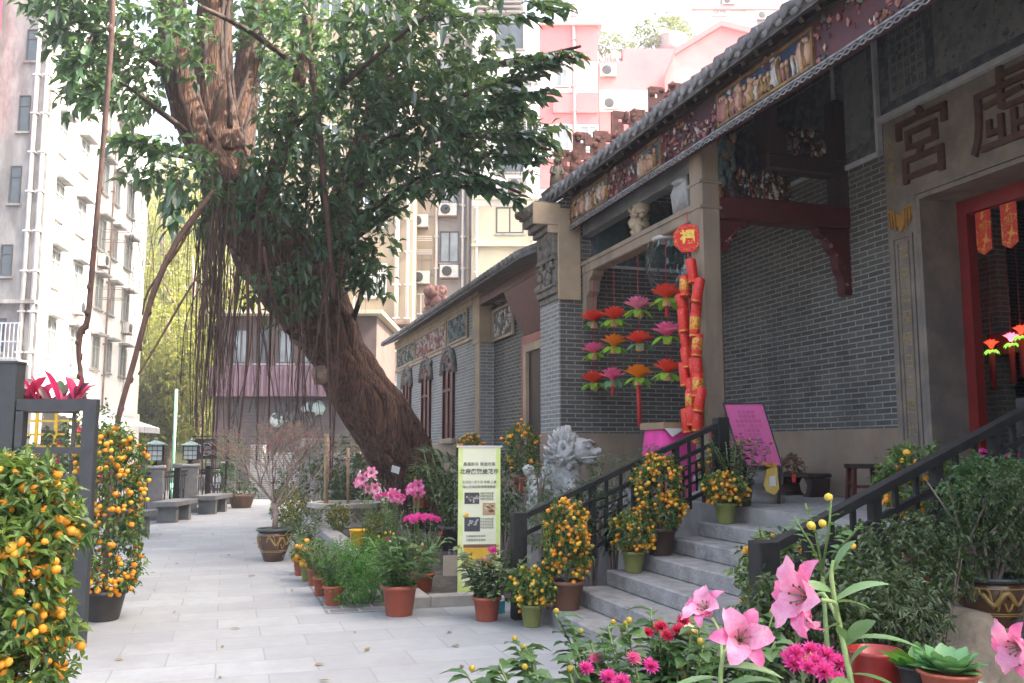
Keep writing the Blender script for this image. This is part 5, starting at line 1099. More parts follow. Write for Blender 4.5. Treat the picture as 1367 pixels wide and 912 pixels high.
def lily(b, c, ax, s=.17, mi=(0, 1, 2)):
    ax = Vector(ax).normalized(); petal_ring(b, c, ax, 3, s*.8, s*.34, .95, mi[0], 1.15, 10, ruffle=.05); petal_ring(b, Vector(c) + ax*.004, ax, 3, s*.78, s*.47, .85, mi[1], 1.1, 10, math.pi/3, ruffle=.08)
    x, y, d = basis(ax)
    for k in range(6):
        a = k*math.pi/3; q = Vector(c) + d*s*.36 + (x*math.cos(a) + y*math.sin(a))*s*.14; b.tube([c, Vector(c) + d*s*.2 + (x*math.cos(a) + y*math.sin(a))*s*.05, q], s*.008, 5, mi[2]); b.ball(q, s*.022, 6, 4, 3)
    b.tube([c, Vector(c) + d*s*.42], s*.013, 6, mi[2])
def mum(b, c, r, n=60, mi=0, ax=(0, 0, 1)):
    """Many-petalled round bloom."""
    x, y, d = basis(ax); P_ = []; D = []
    for k in range(n):
        th_ = math.acos(1 - .98*(k + .5)/n); a = k*2.39996; P_.append(c); D.append((x*math.cos(a) + y*math.sin(a))*math.sin(th_) + d*math.cos(th_))
    L = np.full(n, r)*rng.uniform(.8, 1.1, n); V, F_ = leaf_arrays(np.array([tuple(p) for p in P_]), np.array([tuple(p) for p in D]), rnd_dirs(n), L, r*.3, .08, .2); b.arr(V, F_, mi)
# ================================================================ railings of the steps
def railing(y, label, x0, x1, newel_z):
    T_ = thing('stair_railing', label, 'railing', (x0, y, 0)); sl_ = (1.87 - .93)/(4.95 - 2.7)
    def zr_(x): return .93 + (x - 2.7)*sl_
    for x, z in ((x0, 0), (4.95, TZ)): b = MB(); b.box((x - .065, y - .065, z), (x + .065, y + .065, zr_(x) + .06), bev=.006); b.build('newel_post', m_blackiron, T_)
    b = MB(); b.bar((x0, y, zr_(x0)), (4.95, y, zr_(4.95)), .085, .05); b.build('handrail', m_blackiron, T_)
    b = MB()
    for d in (.17, .62): b.bar((x0, y, zr_(x0) - d), (4.95, y, zr_(4.95) - d), .04)
    b.build('rails', m_blackiron, T_); b = MB(); x = x0 + .3; k = 0
    while x < 4.9:
        b.bar((x, y, zr_(x) - .72), (x, y, zr_(x)), .028 if k % 3 else .06); x += .155; k += 1
    for xc in (3.25, 4.25):
        zc = zr_(xc) - .39
        for r_ in (.2, .16): b.tube([(xc + r_*math.cos(i*.35), y, zc + r_*math.sin(i*.35) + r_*math.cos(i*.35)*sl_) for i in range(19)], .011, 6)
        for d in (-.09, 0, .09): b.bar((xc - .3, y, zc + d - .3*sl_), (xc + .3, y, zc + d + .3*sl_), .02)
    for xc in (3.72, 4.6):
        for d in (.27, .37, .47): b.bar((xc - .16, y, zr_(xc - .16) - d), (xc + .14, y, zr_(xc + .14) - d), .02)
        for q in (-.1, .05): b.bar((xc + q, y, zr_(xc + q) - .57), (xc + q, y, zr_(xc + q) - .27), .02)
    b.build('lattice', m_blackiron, T_)
railing(8.36, 'black iron railing on the far side of the steps beside the stone lion', 2.72, 4.95, 1)
railing(4.52, 'black iron railing on the near side of the steps among the shrubs', 2.93, 4.95, 1)

# ================================================================ gate at the left edge
GF = 7.5; F = Facade(gf(0, 600, GF), RGT, -FWD)
def sx(px): return F.hit(px, 600)[0]
T_ = thing('gate_post', 'thick dark grey steel gate post at the left edge of the courtyard', 'gate post', F.p(sx(3), 0)); b = MB(); F.slab(b, sx(-9), sx(15), 0, F.hit(3, 485)[1], -.14, 0); b.build('shaft', m_gate, T_); b = MB(); F.slab(b, sx(-10), sx(16), F.hit(3, 485)[1] + .002, F.hit(3, 485)[1] + .02, -.15, .01); b.build('cap', m_gate, T_)
T_ = thing('steel_gate', 'dark grey steel gate leaf standing open between the two kumquat trees', 'gate', F.p(sx(70), 0)); zt = F.hit(100, 533)[1]; b = MB()
F.slab(b, sx(107), sx(125), .03, zt, -.07, 0); F.slab(b, sx(17), sx(106.9), zt - .09, zt, -.09, -.01); F.slab(b, sx(17), sx(106.9), F.hit(0, 606)[1], F.hit(0, 597)[1], -.09, -.01); F.slab(b, sx(17), sx(106.9), .1, .19, -.09, -.01); F.slab(b, sx(17), sx(27), .2, zt - .1, -.09, -.01); b.build('frame', m_gate, T_)
b = MB()
for y in (640, 700, 760, 812): z = F.hit(0, y)[1]; F.slab(b, sx(27.2), sx(106.8), z, z + .04, -.07, -.03)
b.build('bars', m_gate, T_)
LF = Facade(gf(0, 600, 10.6), RGT, -FWD); T_ = thing('yellow_lattice', 'yellow painted metal lattice behind the steel gate', 'lattice', LF.p(LF.hit(60, 600)[0], 0)); b = MB()
for y in (548, 562, 580, 596): z = LF.hit(0, y)[1]; LF.slab(b, LF.hit(-20, 600)[0], LF.hit(122, 600)[0], z - .012, z + .012, -.03, 0)
for x in (-10, 12, 48, 74, 98, 120): s_ = LF.hit(x, 600)[0]; LF.slab(b, s_ - .016, s_ + .016, 0, LF.hit(0, 545)[1], .002, .03)
b.build('bars', M('yellow_paint', (.5, .34, .03), .5, (.42, .27, .03), 9), T_)
c = gf(56, 600, 8.7); c.z = 0; T_ = thing('cordyline_plant', 'magenta leaved cordyline in a dark trough above the gate', 'plant', c)
b = MB(); b.box((c.x - .3, c.y - .1, 1.95), (c.x + .3, c.y + .1, 2.04), bev=.01); b.box((c.x - .28, c.y - .03, 0), (c.x - .25, c.y + .03, 1.949)); b.box((c.x + .25, c.y - .03, 0), (c.x + .28, c.y + .03, 1.949)); b.build('trough', m_darkpot, T_)
b = MB(); P_, D = [], []
for k in range(38):
    x = random.uniform(-.3, .3); a = random.uniform(0, 6.28); P_.append((c.x + x, c.y + random.uniform(-.1, .1), 2.0)); D.append((math.cos(a)*.7 + x, math.sin(a)*.5, random.uniform(.5, 1.6)))
n = len(P_); V, F_ = leaf_arrays(np.array(P_), np.array(D), np.array([.1, -.5, 1.]) + rng.normal(size=(n, 3))*.2, rng.uniform(.3, .6, n), rng.uniform(.06, .11, n), .35, .18, 5)
h = len(F_)//n; k1 = int(n*.55)*h; b.arr(V, F_[:k1], 0); b.f += [tuple(q) for q in F_[k1:].tolist()]; b.m += [1 if i % (3*h) < 2*h else 2 for i in range(len(F_) - k1)]; b.sm += [True]*(len(F_) - k1)
b.build('foliage', [m_leaf_red, m_leaf_mar, m_leaf_d], T_)
for px, py, F_, r_, m_, lb in ((95, 620, 10.2, .3, m_leaf_d, 'dark hedge shrub behind the gate bars'), (40, 640, 10.9, .4, m_leaf_d, 'dark hedge shrub behind the big foreground kumquat'), (120, 585, 12.4, .3, m_leaf_m, 'green shrub topping the second kumquat column')):
    c = gf(px, py, F_); leafy('hedge_shrub', lb, 'shrub', c, (r_, r_, .45), 90, .08, .04, m_)
c = gf(110, 600, 11.0)
T_ = thing('red_blossom_bush', 'bush with small red blossoms showing through the yellow lattice', 'shrub', (c.x, c.y, 0)); b = MB(); P_, d = in_ellipsoid(120, (c.x, c.y, 1.35), (.4, .3, .5), .3); twig_cloud(b, P_, d + rnd_dirs(120)*.6, 5, .14, .07, .035)
for k in range(30): p, _ = in_ellipsoid(1, (c.x, c.y, 1.5), (.4, .32, .4), .8); petal_ring(b, p[0], (-.3, -1, .4), 5, .05, .04, 1.1, 1)
b.build('foliage', [m_leaf_d, m_crimson], T_); b = MB(); b.tube([(c.x, c.y, 0), (c.x, c.y, 1.3)], .03, 6); b.build('stem', m_twig, T_)

# ================================================================ kumquats
c = gf(0, 600, 4.15); c.z = 0; kumquat('kumquat_tree', 'large fruiting kumquat column in the left foreground before the gate', c, .27, .4, 1.53, 720, 2900, .0225, .075, m_darkpot, .24, .36, young=.8)
c = gf(149, 600, 8.75); c.z = 0; kumquat('kumquat_tree', 'tall kumquat column in a dark pot just behind the gate leaf', c, .275, .27, 1.78, 420, 2600, .026, .065, m_darkpot, .2, .28)
kumquat('kumquat_tree', 'kumquat column in a brown pot at the foot of the steps', (3.04, 7.92, .147), .17, .3, .95, 300, 1200, .021, .05, M('brown_pot', (.16, .075, .045), .6), .16, .26)
kumquat('kumquat_tree', 'small kumquat bush in an olive pot on the ground by the lowest step', (2.72, 7.98, 0), .18, .2, .5, 190, 800, .019, .05, m_greenpot, .105, .2, False, fmat=[m_fruit_y, m_fruit])
kumquat('kumquat_tree', 'kumquat column halfway up the steps against the far railing', (4.05, 8.02, .588), .195, .27, .93, 270, 1300, .021, .05, M('dark_brown_pot', (.07, .04, .03), .5), .15, .26)
kumquat('kumquat_tree', 'small kumquat bush in an olive pot on the third step', (3.74, 7.97, .441), .17, .2, .53, 140, 700, .021, .05, m_greenpot, .11, .2, False)
kumquat('kumquat_tree', 'small kumquat bush in an olive pot near the top step below the pink board', (4.68, 7.86, .882), .175, .2, .46, 170, 700, .021, .05, m_greenpot, .11, .2, False)
kumquat('kumquat_tree', 'bushy kumquat crowding the near railing post', (3.30, 4.9, .147), .22, .4, .9, 170, 900, .024, .06, m_greenpot, .14, .3, False)
kumquat('kumquat_tree', 'kumquat bush behind the near handrail beside the wooden stool', (4.42, 4.95, .735), .2, .38, .84, 70, 700, .024, .065, m_terracotta, .14, .28, False, young=.6)
kumquat('kumquat_tree', 'low kumquat half hidden under the near handrail', (3.82, 4.82, .294), .17, .4, .8, 22, 500, .03, .06, m_greenpot, .12, .25, False)
def pedestal(c, h, label): T_ = thing('stone_pedestal', label, 'pedestal', c); b = MB(); b.box((c[0] - .2, c[1] - .2, 0), (c[0] + .2, c[1] + .2, h - .08), bev=.01); b.build('shaft', m_granite, T_); b = MB(); b.box((c[0] - .24, c[1] - .24, h - .078), (c[0] + .24, c[1] + .24, h), bev=.015); b.build('cap', m_granite, T_)
c = gf(697, 600, 12.6); pedestal((c.x, c.y, 0), 1.0, 'granite pedestal under the kumquat beside the side hall door'); kumquat('kumquat_tree', 'dark kumquat column on a pedestal beside the side hall door', (c.x, c.y, 1.0), .2, .26, .92, 90, 900, .026, .05, m_terracotta, .12, .22)
c = gf(627, 600, 14.2); pedestal((c.x, c.y, 0), 1.3, 'granite pedestal behind the banner stand'); kumquat('kumquat_tree', 'small round kumquat showing just over the top of the banner', (c.x, c.y, 1.3), .17, .16, .5, 70, 500, .026, .05, m_terracotta, .11, .18, False)

# ================================================================ blossom tree in a glazed pot
def glazed_pot(T_, c, r, h, seed=0):
    pot_ = MB(); prof = [(r*.55, 0), (r*.62, .02), (r*.9, h*.45), (r*1.0, h*.8), (r*.97, h*.9)]; pot_.lathe(c, prof, 28); o = pot_.build('pot', m_brownglaze, T_)
    b = MB(); b.lathe(c, [(r*.97, h*.9), (r*1.1, h*.92), (r*1.12, h*.98), (r*1.06, h), (r*.98, h*.97), (r*.95, h*.88), (0, h*.87)], 28); b.build('rim', m_rimglaze, o)
    b = MB()                                                # dragon scrolls in the glaze
    def at(a, z): zz = z/h; rr = np.interp(zz, [0, .02/h, .45, .8, .9], [r*.55, r*.62, r*.9, r, r*.97]) + .004; return Vector(c) + Vector((rr*math.cos(a), rr*math.sin(a), z))
    for s_ in range(3):
        a0 = s_*2.1 + seed; pts = [at(a0 + .11*k, h*(.62 + .12*math.sin(k*.9))) for k in range(16)]; b.tube(pts, [.004 + .012*math.sin(math.pi*k/15) for k in range(16)], 6)
        for q in range(4): pts = [at(a0 + .4*q + .05*k*math.cos(q), h*(.6 + .2*math.sin(k*.5 + q))) for k in range(7)]; b.tube(pts, .007, 5)
    for z in (.8, .34, .3): b.tube([at(.2*k, h*z) for k in range(33)], .004, 5)
    b.build('scroll_relief', m_ochre, o); return o
c = gz(365, 749); T_ = thing('blossom_tree', 'bare twiggy blossom tree in a brown glazed pot in mid path', 'tree', c); glazed_pot(T_, c, .235, .47); soil(T_, c, .22, .45)
b = MB(); bud = []
def grow(p, d, L, r, depth):
    d = d.normalized(); q = p + d*L; b.tube([p, p + d*L*.5 + Vector((random.gauss(0, .012), random.gauss(0, .012), 0)), q], [r, r*.85, r*.7], 5 if depth < 3 else 3, cap=False)
    if depth >= 3:
        for t_ in (.35, .7, 1): bud.append(p.lerp(q, t_))
    if depth == 5: return
    for k in range(3 if depth in (0, 1) else random.choice((2, 3))):
        dd = d + Vector((random.gauss(0, .42), random.gauss(0, .42), random.uniform(.0, .25))); grow(q, dd, L*random.uniform(.7, .9), r*.64, depth + 1)
b.tube([c + Vector((0, 0, .4)), c + Vector((.01, 0, .62)), c + Vector((-.005, .01, .82))], [.045, .04, .036], 8, wob=.2)
for k in range(7): a = .9*k; grow(c + Vector((0, 0, .74 + .02*k)), Vector((math.cos(a)*.85, math.sin(a)*.85, .95)), .36, .019, 0)
b.build('branches', m_twig, T_)
b = MB()
for p in bud:
    if random.random() < .2: b.ball(p + Vector((random.gauss(0, .006),)*3), random.uniform(.004, .008), 4, 3, 0 if random.random() < .75 else 1)
b.build('buds', [m_crimson, m_leaf_m], T_); b = MB(); idx = random.sample(range(len(bud)), min(900, len(bud)//2)); P_ = np.array([bud[i] for i in idx]); V, F_ = leaf_arrays(P_, rnd_dirs(len(P_), .3), rnd_dirs(len(P_)), .035, .012, .1); b.arr(V, F_); b.build('young_leaves', m_leaf_g, T_)

# ================================================================ pots along the planting bed
def bloom(T_, mats, fn, name='bloom'): b = MB(); fn(b); b.build(name, mats, T_)
def bushy(name, label, cat, c, r, h0, h1, potmat, pr, ph, leafmat, L, Wd, n=120, flowers=None, group=None, ns=9, up=.35, droop=.4, per=12, lean=.6, t0=None):
    c = Vector(c); T_ = thing(name, label, cat, c, group); pot(T_, c, pr, ph, potmat, .78); soil(T_, c, pr, ph)
    b = MB(); tips = stems(b, c + Vector((0, 0, ph*.9)), ns, r, h1 - ph, lean); b.build('stem', m_stem, T_)
    b = MB(); stem_leaves(b, tips, per, L, Wd, 0, droop, t0 if t0 is not None else (.05 if h0 < ph + .1 else .3), 1.0, up); b.build('foliage', leafmat, T_)
    if flowers: flowers(T_, tips, c)
    return T_
def peony_fl(cols, n=4, r=.05):
    def f(T_, tips, c):
        for k in range(n): p = tips[k*len(tips)//n][2]; bloom(T_, cols[k % len(cols)], lambda b: mum(b, p + Vector((0, 0, .02)), r*random.uniform(.7, 1.1), 34, 0, (random.uniform(-.4, .1), -.6, .8)))
        for k in range(7): q = random.choice(tips)[2]; bloom(T_, m_leaf_y, lambda b: b.ball(q + Vector((random.uniform(-.08, .08), random.uniform(-.08, .08), random.uniform(-.02, .06))), .013, 6, 5, 0, (1, 1, 1.3)), 'bud')
    return f
bushy('peony_plant', 'leafy peony with pale buds in a terracotta pot on the paving edge', 'potted plant', gz(533, 821), .27, .25, .76, m_terracotta, .165, .29, m_leaf_m, .17, .075, flowers=peony_fl([m_crimson, m_white], 3, .03), ns=16, per=14)
bushy('peony_plant', 'peony with a magenta and white bloom in a tilted terracotta pot before the banner', 'potted plant', gz(650, 828), .3, .22, .64, m_terracotta, .13, .22, m_leaf_g, .14, .085, flowers=peony_fl([m_magenta, m_magenta, m_white, m_crimson], 5, .055), ns=18, per=13)
def mum_top(cols, n=16, r=.05, spread=.16):
    def f(T_, tips, c):
        zc = max(t_[2].z for t_ in tips); cc = sum((t_[2] for t_ in tips), Vector())/len(tips)
        for k in range(n): a = 2.4*k; q = spread*math.sqrt((k + .5)/n); bloom(T_, cols[k % len(cols)], lambda b: mum(b, (cc.x + q*math.cos(a), cc.y + q*math.sin(a), zc + .03 - q*q*1.2), r*random.uniform(.8, 1.15), 34, 0, (math.cos(a)*q*4, math.sin(a)*q*4, 1)))
    return f
bushy('chrysanthemum_plant', 'tall chrysanthemum topped with a flat head of magenta blooms in a terracotta pot', 'potted plant', gz(563, 794), .2, .3, .83, m_terracotta, .13, .24, m_leaf_g, .075, .03, flowers=mum_top([m_magenta], 22, .055, .19), ns=16, per=20, lean=.55)
c = gz(516, 762); bushy('chrysanthemum_plant', 'chrysanthemum with mixed magenta heads and an orange flower behind the leafy peony', 'potted plant', c, .2, .3, .98, m_darkpot, .14, .24, m_leaf_g, .075, .03, flowers=mum_top([m_magenta, m_magenta, m_petal], 15, .05, .2), ns=16, per=20, lean=.55)
def lily_top(n, s=.17, cols=None):
    def f(T_, tips, c):
        for k in range(n): p = tips[k*len(tips)//n][2]; bloom(T_, cols or [m_petal, m_petal_in, m_stem, m_rust], lambda b: lily(b, p, (random.uniform(-.9, .5), -.8, random.uniform(.0, .5)), s*random.uniform(.85, 1.1)))
    return f
for (px, py, h, lb, cols, pm_) in ((490, 752, 1.24, 'pink lily behind the yellow bucket, its flowers against the dark trunk', None, m_darkpot), (527, 745, 1.02, 'pale pink lily standing between the bucket and the magenta chrysanthemums', [m_petal_in, m_petal, m_stem, m_rust], m_darkpot), (556, 752, 1.2, 'deep pink lily in front of the trunk root flare', [m_magenta, m_petal, m_stem, m_rust], m_terracotta)):
    bushy('lily_plant', lb, 'potted plant', gz(px, py), .13, .3, h, pm_, .13, .24, m_leaf_m, .13, .026, flowers=lily_top(5, .17, cols), ns=5, per=16, up=.5, lean=.35)
spik = [((445, 808), .2, .28, 'red pot of narrow leaved plants nearest along the bed border', m_terracotta, .105), ((430, 795), .17, .26, 'second red pot of narrow leaved plants from the near end of the border', m_terracotta, .1), ((421, 782), .15, .24, 'third red pot of narrow leaved plants along the border', m_terracotta, .09), ((402, 768), .2, .3, 'red pot at the far end of the border row with the darkest leaves', m_terracotta, .1)]
for (q, r_, h, lb, pm_, pr_) in spik: bushy('lily_shoots', lb, 'potted plant', gz(*q), r_, .15, h + .33, pm_, pr_, .2, m_leaf_d if h > .25 else m_leaf_m, .16, .024, ns=9, per=18, up=.7, droop=.3, lean=.5, group='pots in the border row')
kumquat('kumquat_tree', 'little kumquat with a few big orange fruits in an olive pot in the border row', gz(412, 776), .14, .2, .48, 24, 320, .036, .06, m_greenpot, .11, .22, False)
c = gz(405, 745); bushy('lily_shoots', 'dark spiky plant at the head of the border row behind the little kumquat', 'potted plant', c, .3, .1, .72, m_darkpot, .13, .2, m_leaf_d, .22, .03, ns=14, per=16, up=.7, droop=.3, lean=.6)
c = gz(484, 806); T_ = thing('fern_bush', 'bright green feathery bush spreading on the paving beside the pots', 'bush', c); b = MB()
for q in range(9): a = .7*q; cc = Vector((c.x + .22*math.cos(a), c.y + .3*math.sin(a) + .15, .2 + .1*(q % 3))); P_, d = in_ellipsoid(150, cc, (.19, .2, .22), .3); P_[:, 2] = np.maximum(P_[:, 2], .01); twig_cloud(b, P_, d + rnd_dirs(150)*.5 + np.array([0, 0, .4]), 8, .09, .035, .014)
b.build('foliage', m_leaf_b, T_); b = MB(); stems(b, c, 14, .25, .35); b.build('stem', m_stem, T_)
c = gz(478, 741); T_ = thing('yellow_bucket', 'bright yellow plastic bucket among the potted flowers', 'bucket', c); b = MB(); b.lathe(c, [(.1, 0), (.135, .36), (.145, .365), (.145, .385), (.128, .385), (.12, .33), (0, .33)], 24); b.build('body', M('yellow_plastic', (.75, .42, .01), .4), T_); b = MB(); b.tube([c + Vector((.14*math.cos(a), .14*math.sin(a)*.3 - .1, .36 - .1*math.sin(a))) for a in np.linspace(0, math.pi, 9)], .005, 5); b.build('handle', m_pipe, T_)
# octagonal planter with stakes
c = gz(452, 706) + Vector((.2, .55, 0)); T_ = thing('stone_planter', 'low octagonal cream stone planter with two bamboo stakes', 'planter', c); b = MB(); b.lathe(c, [(.78, 0), (.78, .1), (.72, .1), (.72, .4), (.8, .41), (.8, .5), (.62, .5), (.62, .38)], 8); o = b.build('wall', M('cream_cast_stone', (.52, .47, .38), .8, (.42, .38, .31), 5, stain=(.25, .22, .18), sscale=2), T_, smooth=False); b = MB(); b.lathe((c.x, c.y, .36), [(.62, 0), (.3, .03), (0, .04)], 8); b.build('soil', m_soil, T_)
for k in range(8):                                          # pebble-faced panels
    a = k*math.pi/4 + math.pi/8; b = MB(); n_ = Vector((math.cos(a), math.sin(a), 0)); t_ = Vector((-n_.y, n_.x, 0)); q = c + n_*.668
    for i in range(60): u, v = random.uniform(-.24, .24), random.uniform(.14, .37); b.ball(q + t_*u + Vector((0, 0, v)), random.uniform(.018, .03), 6, 4, i % 2)
    b.build('pebble_panel', [m_plinth, m_carved], T_)
for px, y0, lb in ((437, 578, 'bamboo stake standing nearest the path in the octagonal planter'), (466, 598, 'shorter bamboo stake at the right in the octagonal planter')):
    p = gf(px, 600, (c - CAM).dot(FWD) + (.1 if px == 437 else .3)); z1 = 1.6 + (600 - y0)/1205*18; T2 = thing('bamboo_stake', lb, 'stake', (p.x, p.y, .36)); b = MB(); b.tube([(p.x, p.y, .3), (p.x - .02, p.y, z1)], .045 if px == 437 else .03, 9)
    for k in range(6): z = .5 + (z1 - .55)*k/6; b.lathe((p.x - .02*k/6, p.y, z), [(.046 if px == 437 else .031, 0), (.052 if px == 437 else .036, .012), (.046 if px == 437 else .031, .024)], 9)
    b.build('cane', M('bamboo_cane', (.38, .26, .15), .6, (.28, .19, .11), 6), T2)
for px, py, lb, m_, r_ in ((385, 712, 'yellow green croton before the end wall, left of the planter', m_leaf_y, .3), (452, 716, 'small croton with orange leaves in front of the planter', m_leaf_y, .16), (505, 735, 'croton with yellow tipped leaves beside the yellow bucket', m_leaf_y, .18)):
    c = gz(px, py); T_ = thing('croton_plant', lb, 'potted plant', c); pot(T_, c, r_*.55, .22, m_greenpot); b = MB(); P_, d = in_ellipsoid(int(900*r_), c + Vector((0, 0, .2 + r_*1.1)), (r_, r_, r_*1.1), .3); twig_cloud(b, P_, d + rnd_dirs(len(P_))*.5, 5, .1, .07, .03); h = len(b.f); b.m = [0 if (i//2) % 5 < 2 else 1 for i in range(h)]; b.build('foliage', [m_, m_leaf_m], T_)
# fan palm, shrubs and other greenery by the trunk and lion
c = gz(606, 738); T_ = thing('lady_palm', 'fan leaved lady palm in a dark tub between the trunk and the banner', 'palm', c); pot(T_, c, .24, .42, m_darkpot); b = MB(); tips = stems(b, c + Vector((0, 0, .36)), 16, .5, 1.15, .5, .011); b.build('stem', m_stem, T_); b = MB(); P_, D, N = [], [], []
for p0, m_, p1 in tips:
    for q in (m_, p1, p1.lerp(m_, .5)):
        ax = ((p1 - c)*Vector((1, 1, .3))).normalized(); x, y, d = basis(ax)
        for k in range(9): a = -1.2 + .3*k; P_.append(q); D.append(d*math.cos(a) + x*math.sin(a)); N.append(Vector((0, 0, 1)) + ax*.3)
n = len(P_); V, F_ = leaf_arrays(np.array([tuple(p) for p in P_]), np.array([tuple(p) for p in D]), np.array([tuple(p) for p in N]), rng.uniform(.28, .42, n), .035, .4, .15, 4); b.arr(V, F_); b.build('foliage', m_leaf_g, T_)
for px, py, F_, rw, rh, m_, L, lb in ((690, 668, 11.5, .36, .5, m_leaf_d, .075, 'dark shrub right of the banner below the kumquat pedestal'), (672, 720, 10.8, .3, .45, m_leaf_d, .08, 'dark shrub low behind the black railing post'), (640, 660, 12.5, .45, .5, m_leaf_d, .09, 'dark shrub directly behind the banner'), (735, 700, 9.5, .34, .2, m_leaf_g, .05, 'grey green shrub at the foot of the stone lion'),
        (818, 652, 10, .38, .36, m_leaf_g, .055, 'fine leaved shrub right of the stone lion'), (722, 655, 10.1, .1, .3, m_leaf_g, .05, 'narrow shrub growing up the left flank of the lion'), (790, 690, 9.3, .35, .28, m_leaf_d, .07, 'low shrub behind the far railing lattice'), (500, 655, 20.2, .7, .8, m_leaf_d, .13, 'dark shrub in the shade left of the trunk base'), (465, 640, 21, .6, .9, m_leaf_d, .13, 'dark shrub behind the bamboo stakes'), (415, 655, 22.5, .8, 1.1, m_leaf_d, .12, 'drooping dark shrub behind the blossom tree'), (620, 690, 15, .5, .5, m_leaf_d, .1, 'dark shrub between the palm and the side hall wall'), (880, 618, 9.6, .2, .2, m_leaf_g, .04, 'thin grey shrub by the pink draped table')):
    c = gf(px, py, F_); T_ = thing('garden_shrub', lb, 'shrub', (c.x, c.y, 0)); b = MB(); n = int(520*rw*max(rw, rh)/(L/.07)**1.2) + 70; P_, d = in_ellipsoid(n, c, (rw, rw, rh), .25); twig_cloud(b, P_, d + rnd_dirs(n)*.7, 7, L*2.2, L, L*.42); b.build('foliage', m_, T_); b = MB(); 
    for k in range(6): a = 1.05*k; b.tube([(c.x, c.y, 0), (c.x + rw*.3*math.cos(a), c.y + rw*.3*math.sin(a), c.z), (c.x + rw*.6*math.cos(a), c.y + rw*.6*math.sin(a), c.z + rh*.6)], [.018, .012, .005], 5)
    b.build('stem', m_twig, T_)
c = gf(563, 668, 15.5); T_ = thing('potted_marigold', 'small red pot of yellow flowers raised beside the trunk', 'potted plant', c); pot(T_, c - Vector((0, 0, .12)), .17, .3, m_terracotta); b = MB(); P_, d = in_ellipsoid(70, c + Vector((0, 0, .36)), (.22, .22, .2)); twig_cloud(b, P_, d, 5, .1, .07, .035)
for k in range(16): p, _ = in_ellipsoid(1, c + Vector((0, 0, .42)), (.22, .22, .18), .8); mum(b, p[0], .03, 20, 1)
b.build('foliage', [m_leaf_m, m_leaf_y], T_)
cs = c; T_ = thing('plant_stand', 'dark iron stand carrying the small red pot by the trunk', 'stand', (cs.x, cs.y, 0)); b = MB(); b.lathe((cs.x, cs.y, cs.z - .15), [(.0, 0), (.17, 0), (.17, .028), (0, .028)], 14)
for k in range(4): a = .8 + 1.57*k; b.bar((cs.x + .2*math.cos(a), cs.y + .2*math.sin(a), .0), (cs.x + .13*math.cos(a), cs.y + .13*math.sin(a), cs.z - .15), .025)
b.build('frame', m_blackiron, T_)
c = gz(322, 678) ; T_ = thing('plant_tub', 'brown clay tub with a low plant at the far end of the courtyard', 'potted plant', c); pot(T_, c, .36, .36, M('brown_clay', (.2, .12, .08), .8)); b = MB(); P_, d = in_ellipsoid(60, c + Vector((0, 0, .5)), (.4, .4, .18)); twig_cloud(b, P_, d, 5, .2, .13, .06); b.build('foliage', m_leaf_d, T_)
c = gf(345, 600, 24.5); leafy('garden_shrub', 'sunny green shrub by the hanging sign at the end of the fence', 'shrub', gf(302, 610, 26), (.5, .5, .55), 120, .11, .05, m_leaf_m)
up_ = Vector((0, 0, 1))
# ================================================================ banner stand
F = Facade(gf(612, 600, 9.75), (RGT + FWD*.10), (-FWD + RGT*.10)); W_ = F.hit(668, 600)[0]; zt = 1.62
T_ = thing('banner_stand', 'tall pale green pull-up banner with photographs beside the steps', 'banner', F.p(W_/2, 0)); b = MB(); F.slab(b, 0, W_, .05, zt, -.004, .004); F.slab(b, 0, .05, .05, zt, .0045, .006, 1); F.slab(b, W_ - .045, W_, .05, zt, .0045, .006, 1); F.slab(b, .05, W_ - .045, .05, .16, .0045, .006, 1); o = b.build('sheet', [M('banner_vinyl', (.7, .7, .55), .5, (.66, .68, .44), 2), M('lime_print', (.5, .64, .16), .5, (.66, .7, .36), 5)], T_)
b = MB()
for s, z, sz, off in (('農曆新年 賀歲市集', 1.44, .042, .0), ('北帝廟賀歲花市', 1.36, .06, .0015), ('正月初一至十五 祈福 上香', 1.25, .032, 0), ('誠心祈福迎新歲萬事勝意', 1.20, .032, 0)): b.text(s, sz, F.p(W_/2, z, .0075), F.u, (0, 0, 1), .0008, off)
for k, z in enumerate((1.13, 1.1, 1.07)): b.text('福臨門喜迎春', .024, F.p(W_*.68, z, .0075), F.u, (0, 0, 1), .0006)
for z in (.86, .83, .8, .77): b.text('平安吉祥如意', .024, F.p(W_*.68, z, .0075), F.u, (0, 0, 1), .0006)
for z in (.68, .64): b.text('花開富貴年年有餘', .026, F.p(W_*.42, z, .0075), F.u, (0, 0, 1), .0006)
b.build('lettering', M('grey_print', (.12, .12, .11), .6), o)
b = MB()
for s0, s1, z0, z1, mi in ((.15, .5, 1.02, 1.14, 0), (.58, .88, .9, 1.03, 1), (.15, .52, .73, .88, 0), (.13, .9, .56, .595, 2), (.13, .9, .38, .558, 3)): F.slab(b, W_*s0, W_*s1, z0, z1, .0045, .0062, mi)
for k in range(26): s, z = W_*random.uniform(.17, .48), random.uniform(1.03, 1.1); F.slab(b, s, s + .018, z, z + .02, .0063, .0066, 4 if k % 2 else 2)
for k in range(14): s, z = W_*random.uniform(.6, .85), random.uniform(.92, 1.0); F.slab(b, s, s + .03, z, z + .02, .0063, .0066, 5 if k % 2 else 2)
for k in range(14): s, z = W_*random.uniform(.16, .47), random.uniform(.79, .86); F.slab(b, s, s + .02, z, z + .015, .0063, .0066, 4)
b.ball(F.p(W_*.2, .9, .006), .035, 8, 6, 3, (1, .12, .7))
